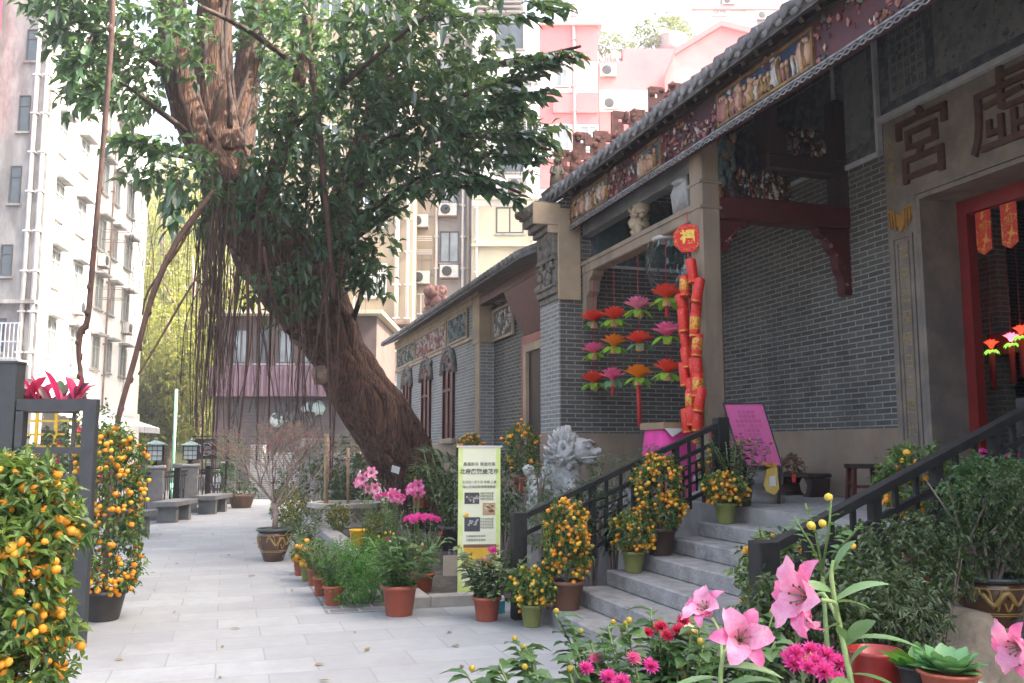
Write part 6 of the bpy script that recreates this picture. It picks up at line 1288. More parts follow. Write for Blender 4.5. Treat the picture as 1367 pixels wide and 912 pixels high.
b.build('photo_print', [M('print_dark', (.05, .05, .055), .5), M('print_tan', (.4, .27, .15), .5), M('print_brown', (.17, .09, .04), .5), M('print_gold', (.7, .42, .04), .5, (.6, .33, .03), 9), M('print_grey', (.4, .42, .42), .5), M('print_sand', (.6, .45, .28), .5)], o)
b = MB(); F.slab(b, -.02, W_ + .02, zt, zt + .02, -.012, .012); b.build('top_rail', m_pipe, T_); b = MB(); F.slab(b, -.04, W_ + .04, 0, .05, -.07, .07); b.build('base', m_pipe, T_); b = MB(); b.bar(F.p(W_/2, .05, -.05), F.p(W_/2, zt, -.02), .016); b.build('support_pole', m_pipe, T_)
c = gz(603, 772); T_ = thing('paper_bag', 'plain beige paper bag standing behind the banner foot', 'bag', c); b = MB(); b._add([c + Vector(p) for p in ((-.1, -.05, 0), (.1, -.05, 0), (.1, .05, 0), (-.1, .05, 0), (-.105, -.03, .28), (.105, -.03, .28), (.105, .03, .28), (-.105, .03, .28))], [(0, 3, 2, 1), (0, 1, 5, 4), (1, 2, 6, 5), (2, 3, 7, 6), (3, 0, 4, 7)]); b.build('body', M('kraft_paper', (.42, .36, .28), .8, (.36, .3, .23), 5), T_); b = MB()
for y in (-.03, .03): b.tube([c + Vector((-.04, y, .28)), c + Vector((-.03, y, .35)), c + Vector((.03, y, .35)), c + Vector((.04, y, .28))], .004, 5)
b.build('handle', m_trim, T_)
c = gz(668, 820) + Vector((0, .05, 0)); T_ = thing('blue_box', 'small blue carton tucked behind the tilted peony pot', 'carton', c); b = MB(); b.obox(c + Vector((0, 0, .06)), .1, .07, .12, (0, 0, .4)); b.build('body', M('cyan_card', (.05, .4, .5), .6), T_); b = MB(); b.obox(c + Vector((0, 0, .1205)), .09, .06, .001, (0, 0, .4)); b.build('flap', m_wframe, T_)

# ================================================================ stone lion
L0 = gf(757, 600, 10.4); zb = .78; T_ = thing('stone_lion', 'pale carved stone guardian lion with a curly mane among the shrubs', 'statue', (L0.x, L0.y, zb))
m_lion = M('lion_stone', (.4, .4, .39), .85, (.3, .3, .29), 7, bump=.5, bscale=40, stain=(.2, .2, .195), sscale=3, slo=.5, shi=.8)
bm = bmesh.new()
def blob(p, r, sc=(1, 1, 1)):
    m_ = Matrix.Translation(L0*Vector((1, 1, 0)) + RGT*p[0] + FWD*p[1] + Vector((0, 0, zb + p[2]))) @ Matrix.Diagonal((r*sc[0], r*sc[1], r*sc[2], 1)); bmesh.ops.create_icosphere(bm, subdivisions=3, radius=1, matrix=m_)
blob((-.22, .1, .26), .25, (.85, 1, 1.05)); blob((-.12, .04, .5), .2, (.9, .9, 1.35)); blob((.03, -.03, .5), .16, (.85, .9, 2.0)); blob((-.34, .12, .16), .15, (.8, 1.2, 1)); blob((.02, -.06, .8), .19, (1, 1, 1)); blob((.14, -.1, .8), .16, (1, .95, .95)); blob((.27, -.14, .78), .1, (1.15, .95, .55)); blob((.25, -.14, .68), .085, (1.2, .95, .45)); blob((.35, -.16, .8), .04)
for s_ in (-.1, .09): blob((.1 + s_*.6, -.1 + s_, .24), .07, (1, 1, 3.6)); blob((.16 + s_*.5, -.14 + s_, .04), .085, (1.25, 1, .6)); blob((.2, -.14 + s_*.7, .87), .05)
blob((-.2, -.05, .1), .13, (1.2, 1, .8)); blob((-.4, .15, .42), .08, (.7, .8, 1.8)); blob((-.44, .15, .58), .07)
me = bpy.data.meshes.new('rm'); bm.to_mesh(me); bm.free(); o = bpy.data.objects.new('rm', me); col.objects.link(o); md = o.modifiers.new('r', 'REMESH'); md.mode = 'VOXEL'; md.voxel_size = .014; bpy.context.view_layer.update(); m2 = bpy.data.meshes.new_from_object(o.evaluated_get(bpy.context.evaluated_depsgraph_get())); b = MB(); nb = [v.co + v.normal*(.014*mnoise.noise(v.co*18)) for v in m2.vertices]; b._add(nb, [tuple(p.vertices) for p in m2.polygons], True); b.build('body', m_lion, T_); bpy.data.objects.remove(o); bpy.data.meshes.remove(me); bpy.data.meshes.remove(m2)
b = MB()
def lp_(p): return L0*Vector((1, 1, 0)) + RGT*p[0] + FWD*p[1] + Vector((0, 0, zb + p[2]))
for k in range(150):                                        # pointed locks and curls of the mane
    th_ = random.uniform(0, 2.7); ph_ = random.uniform(0, 6.28); n_ = Vector((math.sin(th_)*math.cos(ph_), math.sin(th_)*math.sin(ph_), math.cos(th_))); q = Vector((.0, -.05, .78)) + n_*.2
    if q.x > .07 and q.z < .93: continue
    c = lp_(q); d = (RGT*n_.x + FWD*n_.y + up_*(n_.z + .25)).normalized()
    if k % 3: x, y, _ = basis(d); b.tube([c - d*.03, c + d*.03 + x*.012, c + d*.065 + up_*.012, c + d*.085 + x*.02 + up_*.03], [.03, .027, .016, .004], 7)
    else: x, y, _ = basis(d); b.ball(c, .036, 8, 6, 0); b.tube([c + d*.034 + (x*math.cos(a) + y*math.sin(a))*(.006 + .004*a) for a in np.linspace(0, 6.5, 10)], .007, 5)
b.build('mane', m_lion, T_)
b = MB()
for s_ in (-.05, .05):
    b.ball(lp_((.23, -.17 + s_*1.6, .86)), .028, 8, 6); b.tube([lp_((.15, -.2 + s_*1.6, .9)), lp_((.24, -.22 + s_*1.4, .92)), lp_((.3, -.18 + s_, .88))], .016, 6)
    b.tube([lp_((.02, -.05 + s_*3, .86)), lp_((.0, -.05 + s_*3.6, .93))], [.035, .012], 7)
b.tube([lp_((.14, -.24, .72)), lp_((.26, -.25, .73)), lp_((.38, -.17, .745)), lp_((.3, -.05, .73))], .013, 6); b.build('face', m_lion, T_)
c = L0; T_ = thing('lion_plinth', 'granite plinth under the stone lion hidden by shrubs', 'pedestal', (c.x, c.y, 0)); b = MB(); b.obox((c.x, c.y, .34), 1.0, .6, .68, (0, 0, -YAW)); b.build('shaft', m_granite, T_); b = MB(); b.obox((c.x, c.y, .73), 1.08, .68, .098, (0, 0, -YAW)); b.build('cap', m_granite, T_)

# ================================================================ things on the terrace
# pink draped table with a cardboard tray
c = Vector((5.12, 9.72, TZ)); T_ = thing('draped_table', 'small table draped in bright pink cloth behind the railing', 'table', c); b = MB(); n = 40; prof = []
for i in range(n):
    a = 2*math.pi*i/n; s_ = .27/max(abs(math.cos(a)), abs(math.sin(a))); prof.append((math.cos(a)*min(s_, .36), math.sin(a)*min(s_, .36), a))
rows = [(.8, 1.0, 0), (.78, 1.03, 0), (.5, 1.12, .03), (.22, 1.2, .05), (.02, 1.26, .07)]; V = []
for z, k, rp in rows: V += [(c.x + x*(k + rp*math.sin(a*9)), c.y + y*(k + rp*math.sin(a*9)), c.z + z) for x, y, a in prof]
b._add(V, [(j*n + i, j*n + (i + 1) % n, (j + 1)*n + (i + 1) % n, (j + 1)*n + i) for j in range(len(rows) - 1) for i in range(n)] + [tuple(range(n))], True); b.build('cloth', M('pink_cloth', (.72, .05, .29), .75, (.62, .04, .24), 7, bump=.2, bscale=20), T_)
b = MB()
for x, y in ((-.2, -.2), (.2, -.2), (.2, .2), (-.2, .2)): b.box((c.x + x - .02, c.y + y - .02, c.z), (c.x + x + .02, c.y + y + .02, c.z + .77))
b.build('leg', m_darkwood, T_)
T_ = thing('cardboard_tray', 'shallow cardboard tray lying on the pink draped table', 'tray', c + Vector((0, 0, .8))); b = MB(); z = c.z + .802; hx, hy = .3, .31
for a, d in (((-hx, -hy, 0), (hx, hy, .008)), ((-hx, -hy, .0082), (-hx + .008, hy, .08)), ((hx - .008, -hy, .0082), (hx, hy, .08)), ((-hx + .0082, -hy, .0082), (hx - .0082, -hy + .008, .08)), ((-hx + .0082, hy - .008, .0082), (hx - .0082, hy, .08))): b.box((c.x + a[0], c.y + a[1], z + a[2]), (c.x + d[0], c.y + d[1], z + d[2]))
b.build('body', M('cardboard', (.34, .22, .12), .85, (.28, .18, .1), 7), T_); b = MB(); b.poly([(c.x - hx, c.y - hy - .02, z + .01), (c.x - hx + .1, c.y - hy - .025, z - .09), (c.x - .02, c.y - hy - .02, z + .01)]); b.build('paper_liner', m_wframe, T_)
# pink notice board on its stone base
BF = Facade(gf(1005, 600, 9.75), (RGT*1 - FWD*.25), (-FWD - RGT*.25)); c = BF.p(0, TZ)
T_ = thing('notice_board', 'tilted pink notice board in a thin black frame at the top of the steps', 'notice board', c); up_ = Vector((0, 0, 1))
def bp(s, z, out=0): return BF.p(0, 1.76, out) + (BF.u*math.cos(.0) )*(s + .26*z) + up_*z + BF.n*(-.22*z)
def bslab(b, s0, s1, z0, z1, o0, o1, mi=0): b._add([bp(s, z, o) for o in (o0, o1) for s, z in ((s0, z0), (s1, z0), (s1, z1), (s0, z1))], [(0,3,2,1),(4,5,6,7),(0,1,5,4),(1,2,6,5),(2,3,7,6),(3,0,4,7)], mi=mi)
def bp(s, z, out=0): return BF.p(0, 1.76, out) + BF.u*(s - .26*z) + up_*z + BF.n*(-.22*z)
b = MB(); bslab(b, -.2, .2, -.33, .33, -.01, .01); o = b.build('panel', M('pink_board', (.5, .07, .22), .6, (.44, .06, .19), 3), T_)
b = MB(); bslab(b, -.215, -.2, -.345, .345, -.015, .02); bslab(b, .2, .215, -.345, .345, -.015, .02); bslab(b, -.2, .2, .33, .345, -.015, .02); bslab(b, -.2, .2, -.345, -.33, -.015, .02); b.build('frame', m_blackiron, T_)
b = MB()
for k, s_ in enumerate(('各位善信', '敬請留意', '新春開放時間', '年初一至十五', '上香祈福', '平安吉祥', '風調雨順', '國泰民安', '合境平安', '多謝合作')): q = bp(0, .24 - .05*k, .0105); b.text(s_, .045, q, (bp(1, 0) - bp(0, 0)), (bp(0, 1) - bp(0, 0)), .0006)
b.build('lettering', M('dark_pink_print', (.28, .03, .12), .7), o)
b = MB(); b.bar(bp(.19, -.34, -.03), BF.p(.24, TZ, .15), .025); b.bar(bp(-.17, -.34, -.03), BF.p(-.13, TZ, .15), .025); b.bar(bp(0, .2, -.03), BF.p(.0, TZ, -.5), .025); b.build('easel_leg', m_darkwood, T_)
c = BF.p(.06, 0, -.2); T_ = thing('stone_drum', 'worn stone drum base standing behind the pink notice board', 'stone base', (c.x, c.y, TZ)); b = MB(); b.lathe((c.x, c.y, TZ), [(.26, 0), (.26, .06), (.2, .08), (.2, .16), (.25, .2), (.25, .32), (.19, .36), (.22, .42), (.22, .5), (0, .5)], 12); b.build('body', m_granite, T_)
# gold joss paper hung on the easel, dark bench with a lamp case, wooden stool
c = gf(1031, 640, 9.45); T_ = thing('gold_paper_ornament', 'shiny gold folded paper ornament hanging by the notice board', 'ornament', c); b = MB()
b.prism([c + RGT*x + up_*z for x, z in ((-.05, .1), (.05, .14), (.07, -.1), (.02, -.16), (-.07, -.12), (-.09, -.06))], FWD*.03); b.build('body', M('gold_foil', (.75, .5, .07), .25, (.85, .65, .2), 12, metal=.6), T_); b = MB(); b.prism([c + RGT*x + up_*z - FWD*.003 for x, z in ((-.03, .03), (.03, .04), (.035, -.07), (-.035, -.07))], -FWD*.004); b.build('window_patch', m_wframe, T_); b = MB()
for k in range(7): b.bar(c + up_*.13 + RGT*(.01*k - .03), c + up_*.17 + RGT*(.03*k - .12) + FWD*random.uniform(-.02, .02), .012)
b.bar(c + up_*.12, c + up_*.3, .004); b.build('bow', M('gold_ribbon', (.5, .27, .03), .3), T_)
q = gz(1075, 662, TZ); c = Vector((6.85, q.y - .6, TZ)); c = gx(1072, 640, 6.8); c.z = TZ
T_ = thing('low_bench', 'dark scroll ended wooden bench against the porch wall with a red paper tag', 'bench', c); b = MB(); b.box((c.x - .17, c.y - .34, TZ + .23), (c.x + .17, c.y + .34, TZ + .28), bev=.012); b.build('seat', m_darkwood, T_)
for s_ in (-1, 1):
    b = MB(); b.prism([(c.x - .13, c.y + s_*.26 - s_*a, TZ + z) for a, z in ((-.1, .228), (.06, .228), (.0, .14), (.03, .05), (.1, 0), (-.04, 0), (-.08, .1))], (.26, 0, 0)); b.build('leg', m_darkwood, T_)
b = MB(); b.box((c.x - .178, c.y - .1, TZ + .17), (c.x - .1702, c.y - .03, TZ + .27)); b.build('paper_tag', M('red_paper', (.65, .03, .02), .7), T_)
c2 = c + Vector((-.02, .2, .282)); T_ = thing('dried_offering', 'bundle of dried brown leaves lying on the low bench', 'bundle', c2); b = MB(); P_, d = in_ellipsoid(50, c2 + Vector((0, 0, .08)), (.1, .16, .08)); twig_cloud(b, P_, d, 4, .08, .08, .03); b.build('leaves', M_leaf('dry_leaf', (.16, .08, .04), (.26, .13, .05), .1, .7), T_)
c = gx(1153, 640, 6.75); c.z = TZ; T_ = thing('wooden_stool', 'square reddish wooden stool standing by the doorway', 'stool', c); b = MB(); b.obox(c + Vector((0, 0, .385)), .34, .24, .05, (0, 0, -.35)); b.build('seat', m_darkwood, T_)
m_stool = M('stool_wood', (.11, .03, .022), .5, (.07, .02, .016), 7)
for sx_ in (-1, 1):
    for sy in (-1, 1):
        v = Matrix.Rotation(-.35, 3, 'Z') @ Vector((sx_*.13, sy*.09, 0)); v2 = Matrix.Rotation(-.35, 3, 'Z') @ Vector((sx_*.15, sy*.11, 0)); b = MB(); b.bar(c + v2, c + v + Vector((0, 0, .36)), .04); b.build('leg', m_stool, T_)
b = MB()
for sy in (-1, 1): v = Matrix.Rotation(-.35, 3, 'Z'); b.bar(c + v @ Vector((-.14, sy*.1, .16)), c + v @ Vector((.14, sy*.1, .16)), .025)
for sx_ in (-1, 1): b.bar(c + v @ Vector((sx_*.14, -.1, .2)), c + v @ Vector((sx_*.14, .1, .2)), .025)
b.build('stretcher', m_stool, T_)
bushy('azalea_plant', 'dark leafy pot plant with small crimson flowers at the stair head', 'potted plant', (4.98, 8.1, TZ), .24, .2, .72, m_darkpot, .15, .25, m_leaf_d, .09, .05, flowers=peony_fl([m_crimson, m_crimson, m_magenta], 6, .028), ns=16, per=16)
kumquat('kumquat_tree', 'small orange fruited kumquat glimpsed through the upper far railing', (5.05, 8.75, TZ), .13, .2, .5, 36, 350, .024, .05, m_terracotta, .1, .18, False)
c = gf(1332, 606, 6.6); T_ = thing('pink_flower_pot', 'pot of magenta flowers on the terrace above the near handrail', 'potted plant', (c.x, c.y, TZ)); pot(T_, (c.x, c.y, TZ), .14, .26, m_terracotta); b = MB(); tips = stems(b, (c.x, c.y, TZ + .22), 8, .15, c.z - TZ - .22); stem_leaves(b, tips, 8, .09, .03, 1)
for p0, m_, p1 in tips: mum(b, p1 + Vector((0, 0, .02)), .045, 30, 2)
b.build('flowers', [m_stem, m_leaf_m, m_magenta], T_)

# ================================================================ lotus lanterns
m_lg = M_leaf('lime_sepal', (.2, .5, .03), (.3, .6, .06), .35, .5); m_lgd = M_leaf('dull_green_sepal', (.1, .28, .13), (.17, .36, .17), .3, .5)
PCOL = {'red': M_leaf('red_lotus_paper', (.8, .04, .03), (.88, .12, .08), .45, .5), 'pink': M_leaf('pink_lotus_paper', (.8, .2, .42), (.85, .3, .5), .35, .5), 'magenta': M_leaf('magenta_lotus_paper', (.82, .1, .38), (.88, .25, .5), .45, .5), 'orange': M_leaf('orange_lotus_paper', (.85, .23, .01), (.9, .32, .02), .35, .5)}
m_cup = M('pleated_cup_paper', (.7, .3, .33), .7, (.75, .55, .15), 9); m_string = M('red_cord', (.45, .02, .02), .7)
LY = {0: 12.25, 1: 11.55, 2: 10.75, 3: 9.95}
rows = [(('red', 'the topmost row nearest the pier'), ('red', ''), ('pink', ''), ('red', '')), (('magenta', ''), ('orange', ''), ('red', ''), ('magenta', '')), (('red', ''), ('magenta', ''), ('orange', ''), ('red', ''))]
where = {0: 'nearest the gable pier', 1: 'on the second string from the pier', 2: 'on the third string from the pier', 3: 'on the string nearest the stone column'}; hgt = ['top', 'middle', 'bottom']
cn = {'red': 'red', 'pink': 'pale pink', 'magenta': 'magenta', 'orange': 'orange'}
pyr = [[428, 425, 412, 397], [470, 461, 457, 447], [510, 506, 503, 496]]; pxs = [[793, 820, 852, 890], [793, 820, 854, 891], [793, 818, 852, 891]]
def lotus(r, k, colr):
    p = gx(pxs[r][k], pyr[r][k], 5.22)
    T_ = thing('lotus_lantern', f'{cn[colr]} paper lotus lantern, {hgt[r]} of those hanging {where[k]}', 'lantern', p, 'lotus lanterns under the lintel')
    gm = m_lgd if (r, k) in ((0, 0), (1, 2), (2, 1)) else m_lg; s = .24*random.uniform(.95, 1.07)
    tilt = Vector((random.uniform(-.1, .1), random.uniform(-.1, .1), 1)); ph_ = random.uniform(0, 1)
    b = MB(); p_ = p - Vector((0, 0, .03)); petal_ring(b, p_, tilt, 8, s*1.0, s*.55, 1.6, 0, -.9, 6, ph_); petal_ring(b, p_, tilt, 8, s*.95, s*.5, 1.1, 0, -.67, 6, .4 + ph_); petal_ring(b, p_, tilt, 7, s*.85, s*.42, .55, 0, -.34, 6, .2 + ph_); b.build('petals', PCOL[colr], T_)
    b = MB(); petal_ring(b, p - Vector((0, 0, .035)), tilt, 6, s*1.0, s*.46, 3.0, 0, -2.1, 6, .45 + ph_); b.build('sepals', gm, T_)
    b = MB(); n = 22; z0 = p.z - .02; b._add([(p.x + (.045 + .01*(i % 2))*q*math.cos(2*math.pi*i/n), p.y + (.045 + .01*(i % 2))*q*math.sin(2*math.pi*i/n), z0 - d) for q, d in ((.8, 0), (1, .05), (.95, .095)) for i in range(n)], [(j*n + i, j*n + (i + 1) % n, (j + 1)*n + (i + 1) % n, (j + 1)*n + i) for j in range(2) for i in range(n)]); b.build('cup', m_cup, T_)
    b = MB(); top = [4.27, p.z + 0.4][0] if r == 0 else gx(pxs[r-1][k], pyr[r-1][k], 5.22).z - .1
    b.bar(p + Vector((0, 0, .02)), (p.x, p.y, top), .006)
    if (r, k) == (2, 2): b.tube([p + Vector((0, 0, -.1)), p + Vector((0.01, 0, -.66))], .03, 8)
    if (r, k) in ((2, 1), (0, 3)): b.tube([p + Vector((0, 0, -.1)), p + Vector((0, 0, -.24))], [.02, .03], 7)
    b.build('cord', m_string, T_)
for r in range(3):
    for k in range(4): lotus(r, k, rows[r][k][0])
# clear inflated lantern
c = gx(892, 366, 5.4); c = Vector((5.3, c.y*5.3/5.4, c.z)); T_ = thing('clear_lantern', 'big clear plastic vase shaped lantern hanging beside the column', 'lantern', c)
b = MB(); prof = [(.06, -.42), (.15, -.36), (.21, -.24), (.28, -.02), (.29, .14), (.26, .27), (.19, .36), (.17, .4), (.19, .43)]; b.lathe(c, prof, 28); b.build('shell', m_plastic_film_ if 'm_plastic_film_' in globals() else M_plastic_film('clear_film'), T_)
b = MB(); b.lathe(c, [(.17, .38), (.2, .4), (.2, .42), (.17, .44)], 20); b.bar(c + Vector((0, 0, .42)), (c.x, c.y, 4.27), .008); b.build('hanging_ring', m_pipe, T_); b = MB()
for k in range(26): a = random.uniform(0, 6.28); z = random.uniform(-.05, .3); b.prism([c + Vector((.27*math.cos(a + q), .27*math.sin(a + q), z + h_)) for q, h_ in ((0, 0), (.18, .03), (.12, .1))], (0, 0, .004))
b.build('printed_pattern', M('green_print', (.08, .17, .14), .5), T_)
# octagonal good luck sign and firecracker string
c = Vector((5.02, 5.02/math.tan(R(28.9)), 0)); c.z = gx(924, 316, 5.02).z; nv = (CAM*Vector((1, 1, 0)) + Vector((0, 0, c.z)) - c).normalized(); nv = (nv + Vector((-.15, -.1, 0))).normalized(); ux = Vector((0, 0, 1)).cross(nv).normalized()
T_ = thing('luck_plaque', 'red octagonal plaque with a gold good luck character hanging on the column', 'plaque', c); b = MB(); b.prism([c + ux*.175*math.cos(math.pi/8 + k*math.pi/4) + up_*.175*math.sin(math.pi/8 + k*math.pi/4) for k in range(8)], nv*.03); b.build('board', M('red_velvet', (.7, .02, .015), .6), T_)
b = MB(); b.text('福', .17, c + nv*.032 + up_*.005, ux, up_, .004, .006)
for k in range(60):
    a = random.uniform(0, 6.28); q = random.uniform(.125, .155); p = c + nv*.033 + ux*q*math.cos(a) + up_*q*math.sin(a); b.ball(p, random.uniform(.004, .009), 5, 4)
b.build('gold_lettering', M('bright_gilt', (.8, .52, .08), .3, (.7, .42, .05), 30, metal=.3), T_); b = MB(); b.bar(c + up_*.17, c + up_*.32, .006); b.tube([c - up_*.16, c - up_*.24], .008, 6); b.build('cord', m_string, T_)
m_fc = M('firecracker_red', (.62, .016, .01), .4, (.66, .3, .03), 42, .6, .66, bump=.3, bscale=40); m_fcg = M('firecracker_gold', (.6, .34, .04), .35, (.6, .03, .015), 38, .5, .56, metal=.2)
fc = [(927, 362, 7, 34), (919, 382, 0, 30), (935, 388, -12, 34), (913, 405, 16, 28), (930, 408, -6, 30), (932, 434, -4, 34), (917, 428, 4, 34), (915, 452, 8, 34), (933, 461, -6, 32), (919, 478, 6, 30), (932, 488, 2, 30), (918, 500, 5, 34), (929, 494, 8, 34), (934, 515, -4, 32), (924, 520, 4, 32), (936, 534, -10, 34), (924, 536, 0, 32), (920, 562, 4, 34), (932, 560, -4, 34), (926, 556, 3, 26)]
c0 = c - up_*.24; T_ = thing('firecracker_string', 'long string of red and gold paper firecrackers hanging down the column', 'firecrackers', c0)
zlast = gx(926, 575, 5.02).z; b = MB(); b.tube([c0, Vector((c0.x, c0.y, zlast))], .006, 6); b.build('cord', m_string, T_)
for i, (px, py, tl, h) in enumerate(fc):
    q = gx(px, py, 5.02) + Vector((random.uniform(-.03, .0), 0, 0)); q.x = 5.02 - random.uniform(0, .05); hh = h*10.1/1205; ax = Matrix.Rotation(R(tl), 3, nv) @ Vector((0, 0, 1)); r_ = .06
    b = MB(); b.lathe(q, [(r_*.92, -hh/2), (r_, -hh/2 + .01), (r_, hh/2 - .02), (r_*.92, hh/2 - .008), (r_*.5, hh/2), (0, hh/2 + .012)], 14, ax=ax); o = b.build('cracker', m_fc, T_)
    b = MB(); b.lathe(q, [(r_ + .001, -hh/2 + .012), (r_ + .003, -hh/2 + .014), (r_ + .003, -hh/2 + .028), (r_ + .001, -hh/2 + .03)], 14, ax=ax)
    if i in (1, 5, 8, 13, 16): b.lathe(q, [(r_ + .0015, -hh*.2), (r_ + .003, -hh*.19), (r_ + .003, hh*.3), (r_ + .0015, hh*.31)], 14, ax=ax)
    b.build('gold_band', m_fcg, o)
b = MB(); q = gx(922, 580, 5.02)
for k in range(30): b.tube([q, q + Vector((random.gauss(0, .05), random.gauss(0, .06), -.07 + random.uniform(-.05, .03)))], .008, 5)
b.build('gold_tassel', m_fcg, T_)
# red banners in the doorway, lit lanterns in the hall
m_bann = M('red_gilt_paper', (.55, .025, .015), .5, (.7, .33, .04), 26, .52, .6)
for k, (y, lb) in enumerate(((7.45, 'red and gold paper banner hanging in the doorway nearest its left jamb'), (7.12, 'red and gold paper banner second from the left jamb of the doorway'), (6.78, 'red and gold paper banner third from the left jamb of the doorway'), (6.44, 'red and gold paper banner at the middle of the doorway'), (6.1, 'red and gold paper banner right of the middle of the doorway'))):
    T_ = thing('paper_banner', lb, 'banner', (7.68, y, 4.14), 'paper banners over the doorway'); b = MB(); b.box((7.66, y - .1, 3.72), (7.672, y + .1, 4.14)); b.prism([(7.66, y - .1, 3.719), (7.66, y, 3.66), (7.66, y + .1, 3.719)], (.012, 0, 0)); b.build('sheet', m_bann, T_); b = MB(); b.text('福', .12, (7.658, y, 3.95), (0, -1, 0), (0, 0, 1), .001); b.build('gold_character', m_fcg, T_)
m_glow = {'red': M_emit('lit_red_lantern', (1, .06, .03), .3), 'green': M_emit('lit_green_lantern', (.3, .8, .1), .2), 'pink': M_emit('lit_pink_lantern', (1, .25, .4), .3)}
for k in range(9):
    y = 8.6 - .22*k; c = Vector((8.85 + .08*(k % 2), y, 2.82 + .06*(k % 3))); cl = ('red', 'pink', 'red')[k % 3]; d = 'paper lotus lantern glowing inside the dim hall'
    T_ = thing('hall_lantern', f'lit {cl} {d}' if k > 2 else ('lit red paper lotus glowing inside the hall nearest the left door frame', 'lit pink paper lotus glowing inside the hall second from the door frame', 'lit red paper lotus glowing inside the hall third from the door frame')[k], 'lantern', c, 'lit lanterns in the hall'); b = MB(); petal_ring(b, c, (0, 0, 1), 8, .13, .08, 1.2, 0, -.5, 3); petal_ring(b, c, (0, 0, 1), 6, .12, .07, .6, 0, -.3, 3); b.build('petals', m_glow[cl], T_)
    b = MB(); petal_ring(b, c - Vector((0, 0, .03)), (0, 0, 1), 6, .12, .06, 3, 0, -2, 3); b.build('sepals', m_glow['green'], T_); b = MB(); b.tube([c - Vector((0, 0, .05)), c - Vector((0, 0, .5))], .035, 7); b.bar(c, (c.x, c.y, 6), .005); b.build('cord', m_string, T_)

# ================================================================ near corner at the right
def rock(name, label, c, r, sc, mat, seed=0):
    bm = bmesh.new(); bmesh.ops.create_icosphere(bm, subdivisions=4, radius=1)
    for v in bm.verts: p = v.co.copy(); q = 1 + .35*mnoise.noise(p*1.3 + Vector((seed, 0, 0))) + .1*mnoise.noise(p*4 + Vector((seed, 3, 0))); v.co = Vector(c) + Vector((p.x*sc[0], p.y*sc[1], p.z*sc[2]))*r*q
    b = MB(); b.bm(bm, smooth=True); o = b.build(name, mat); tag(o, label, 'boulder'); return o
m_rock = M('tan_boulder', (.36, .29, .2), .9, (.27, .22, .155), 3, bump=.9, bscale=16, stain=(.16, .13, .1), sscale=4, slo=.5, shi=.75)
c = gf(1290, 600, 4.6); rock('boulder', 'rounded tan boulder under the glazed pot in the right corner', (c.x, c.y + .02, .3), .5, (.75, .65, .95), m_rock, 3.3)
c3 = gf(1360, 600, 4.5); rock('boulder', 'second tan boulder at the right edge of the picture', (c3.x + .35, c3.y - .3, .25), .45, (.8, .7, 1.1), m_rock, 8)
c = gf(1326, 835, 4.75); c.z = .69; T_ = thing('glazed_pot_shrub', 'small leaved shrub in a brown glazed dragon pot on the boulder', 'potted plant', c); glazed_pot(T_, c, .165, .27, 1.3); soil(T_, c, .16, .26)
b = MB(); 
for k in range(10): a = .63*k; b.tube([c + Vector((.03*math.cos(a), .03*math.sin(a), .22)), c + Vector((.12*math.cos(a), .12*math.sin(a), .45)), c + Vector((.28*math.cos(a*1.3), .28*math.sin(a*1.3), .75))], [.012, .008, .003], 5)
b.build('stem', m_twig, T_); b = MB()
for q in range(14): cc = c + Vector((random.uniform(-.24, .2), random.uniform(-.2, .2), random.uniform(.32, .82))); P_, d = in_ellipsoid(46, cc, (.12, .12, .1), .2); twig_cloud(b, P_, d + rnd_dirs(46)*.6, 8, .09, .03, .016)
b.build('foliage', m_leaf_d, T_)
for px, py, F_, rw, rh, m_, L, Wd, n, lb in ((1215, 762, 4.5, .27, .18, m_leaf_d, .042, .022, 300, 'dense small leaved shrub spreading against the near railing'), (1160, 822, 4.3, .26, .17, m_leaf_d, .05, .026, 220, 'tangled dark shrub behind the red and gold pot'), (1312, 668, 4.9, .17, .17, m_leaf_m, .04, .018, 320, 'feathery shrub rising over the near handrail'), (1075, 850, 4.0, .25, .2, m_leaf_d, .05, .03, 220, 'dark shrub in the shade behind the pink lilies'), (1190, 820, 4.2, .19, .16, m_leaf_g, .04, .012, 240, 'dry wispy grey green shrub beside the boulder'), (1355, 665, 5.2, .2, .17, m_leaf_m, .045, .02, 240, 'light green shrub at the right edge above the glazed pot')):
    c = gf(px, py, F_); T_ = thing('corner_shrub', lb, 'shrub', (c.x, c.y, 0)); b = MB(); P_, d = in_ellipsoid(n, c, (rw, rw*.8, rh), .15); twig_cloud(b, P_, d*.6 + rnd_dirs(n)*.8 + np.array([0, 0, .3]), 9, L*3, L, Wd); b.build('foliage', m_, T_); b = MB()
    for k in range(14):
        a = 6.28*random.random(); q = random.random(); p1 = (c.x + rw*q*math.cos(a), c.y + rw*q*.8*math.sin(a), c.z + rh*random.uniform(-.3, .8)); b.tube([(c.x + .1*math.cos(a), c.y + .1*math.sin(a), 0), (c.x + rw*.5*q*math.cos(a), c.y + rw*.5*q*math.sin(a), c.z*.6), p1], [.012, .008, .003], 5)
    b.build('stem', m_twig, T_)
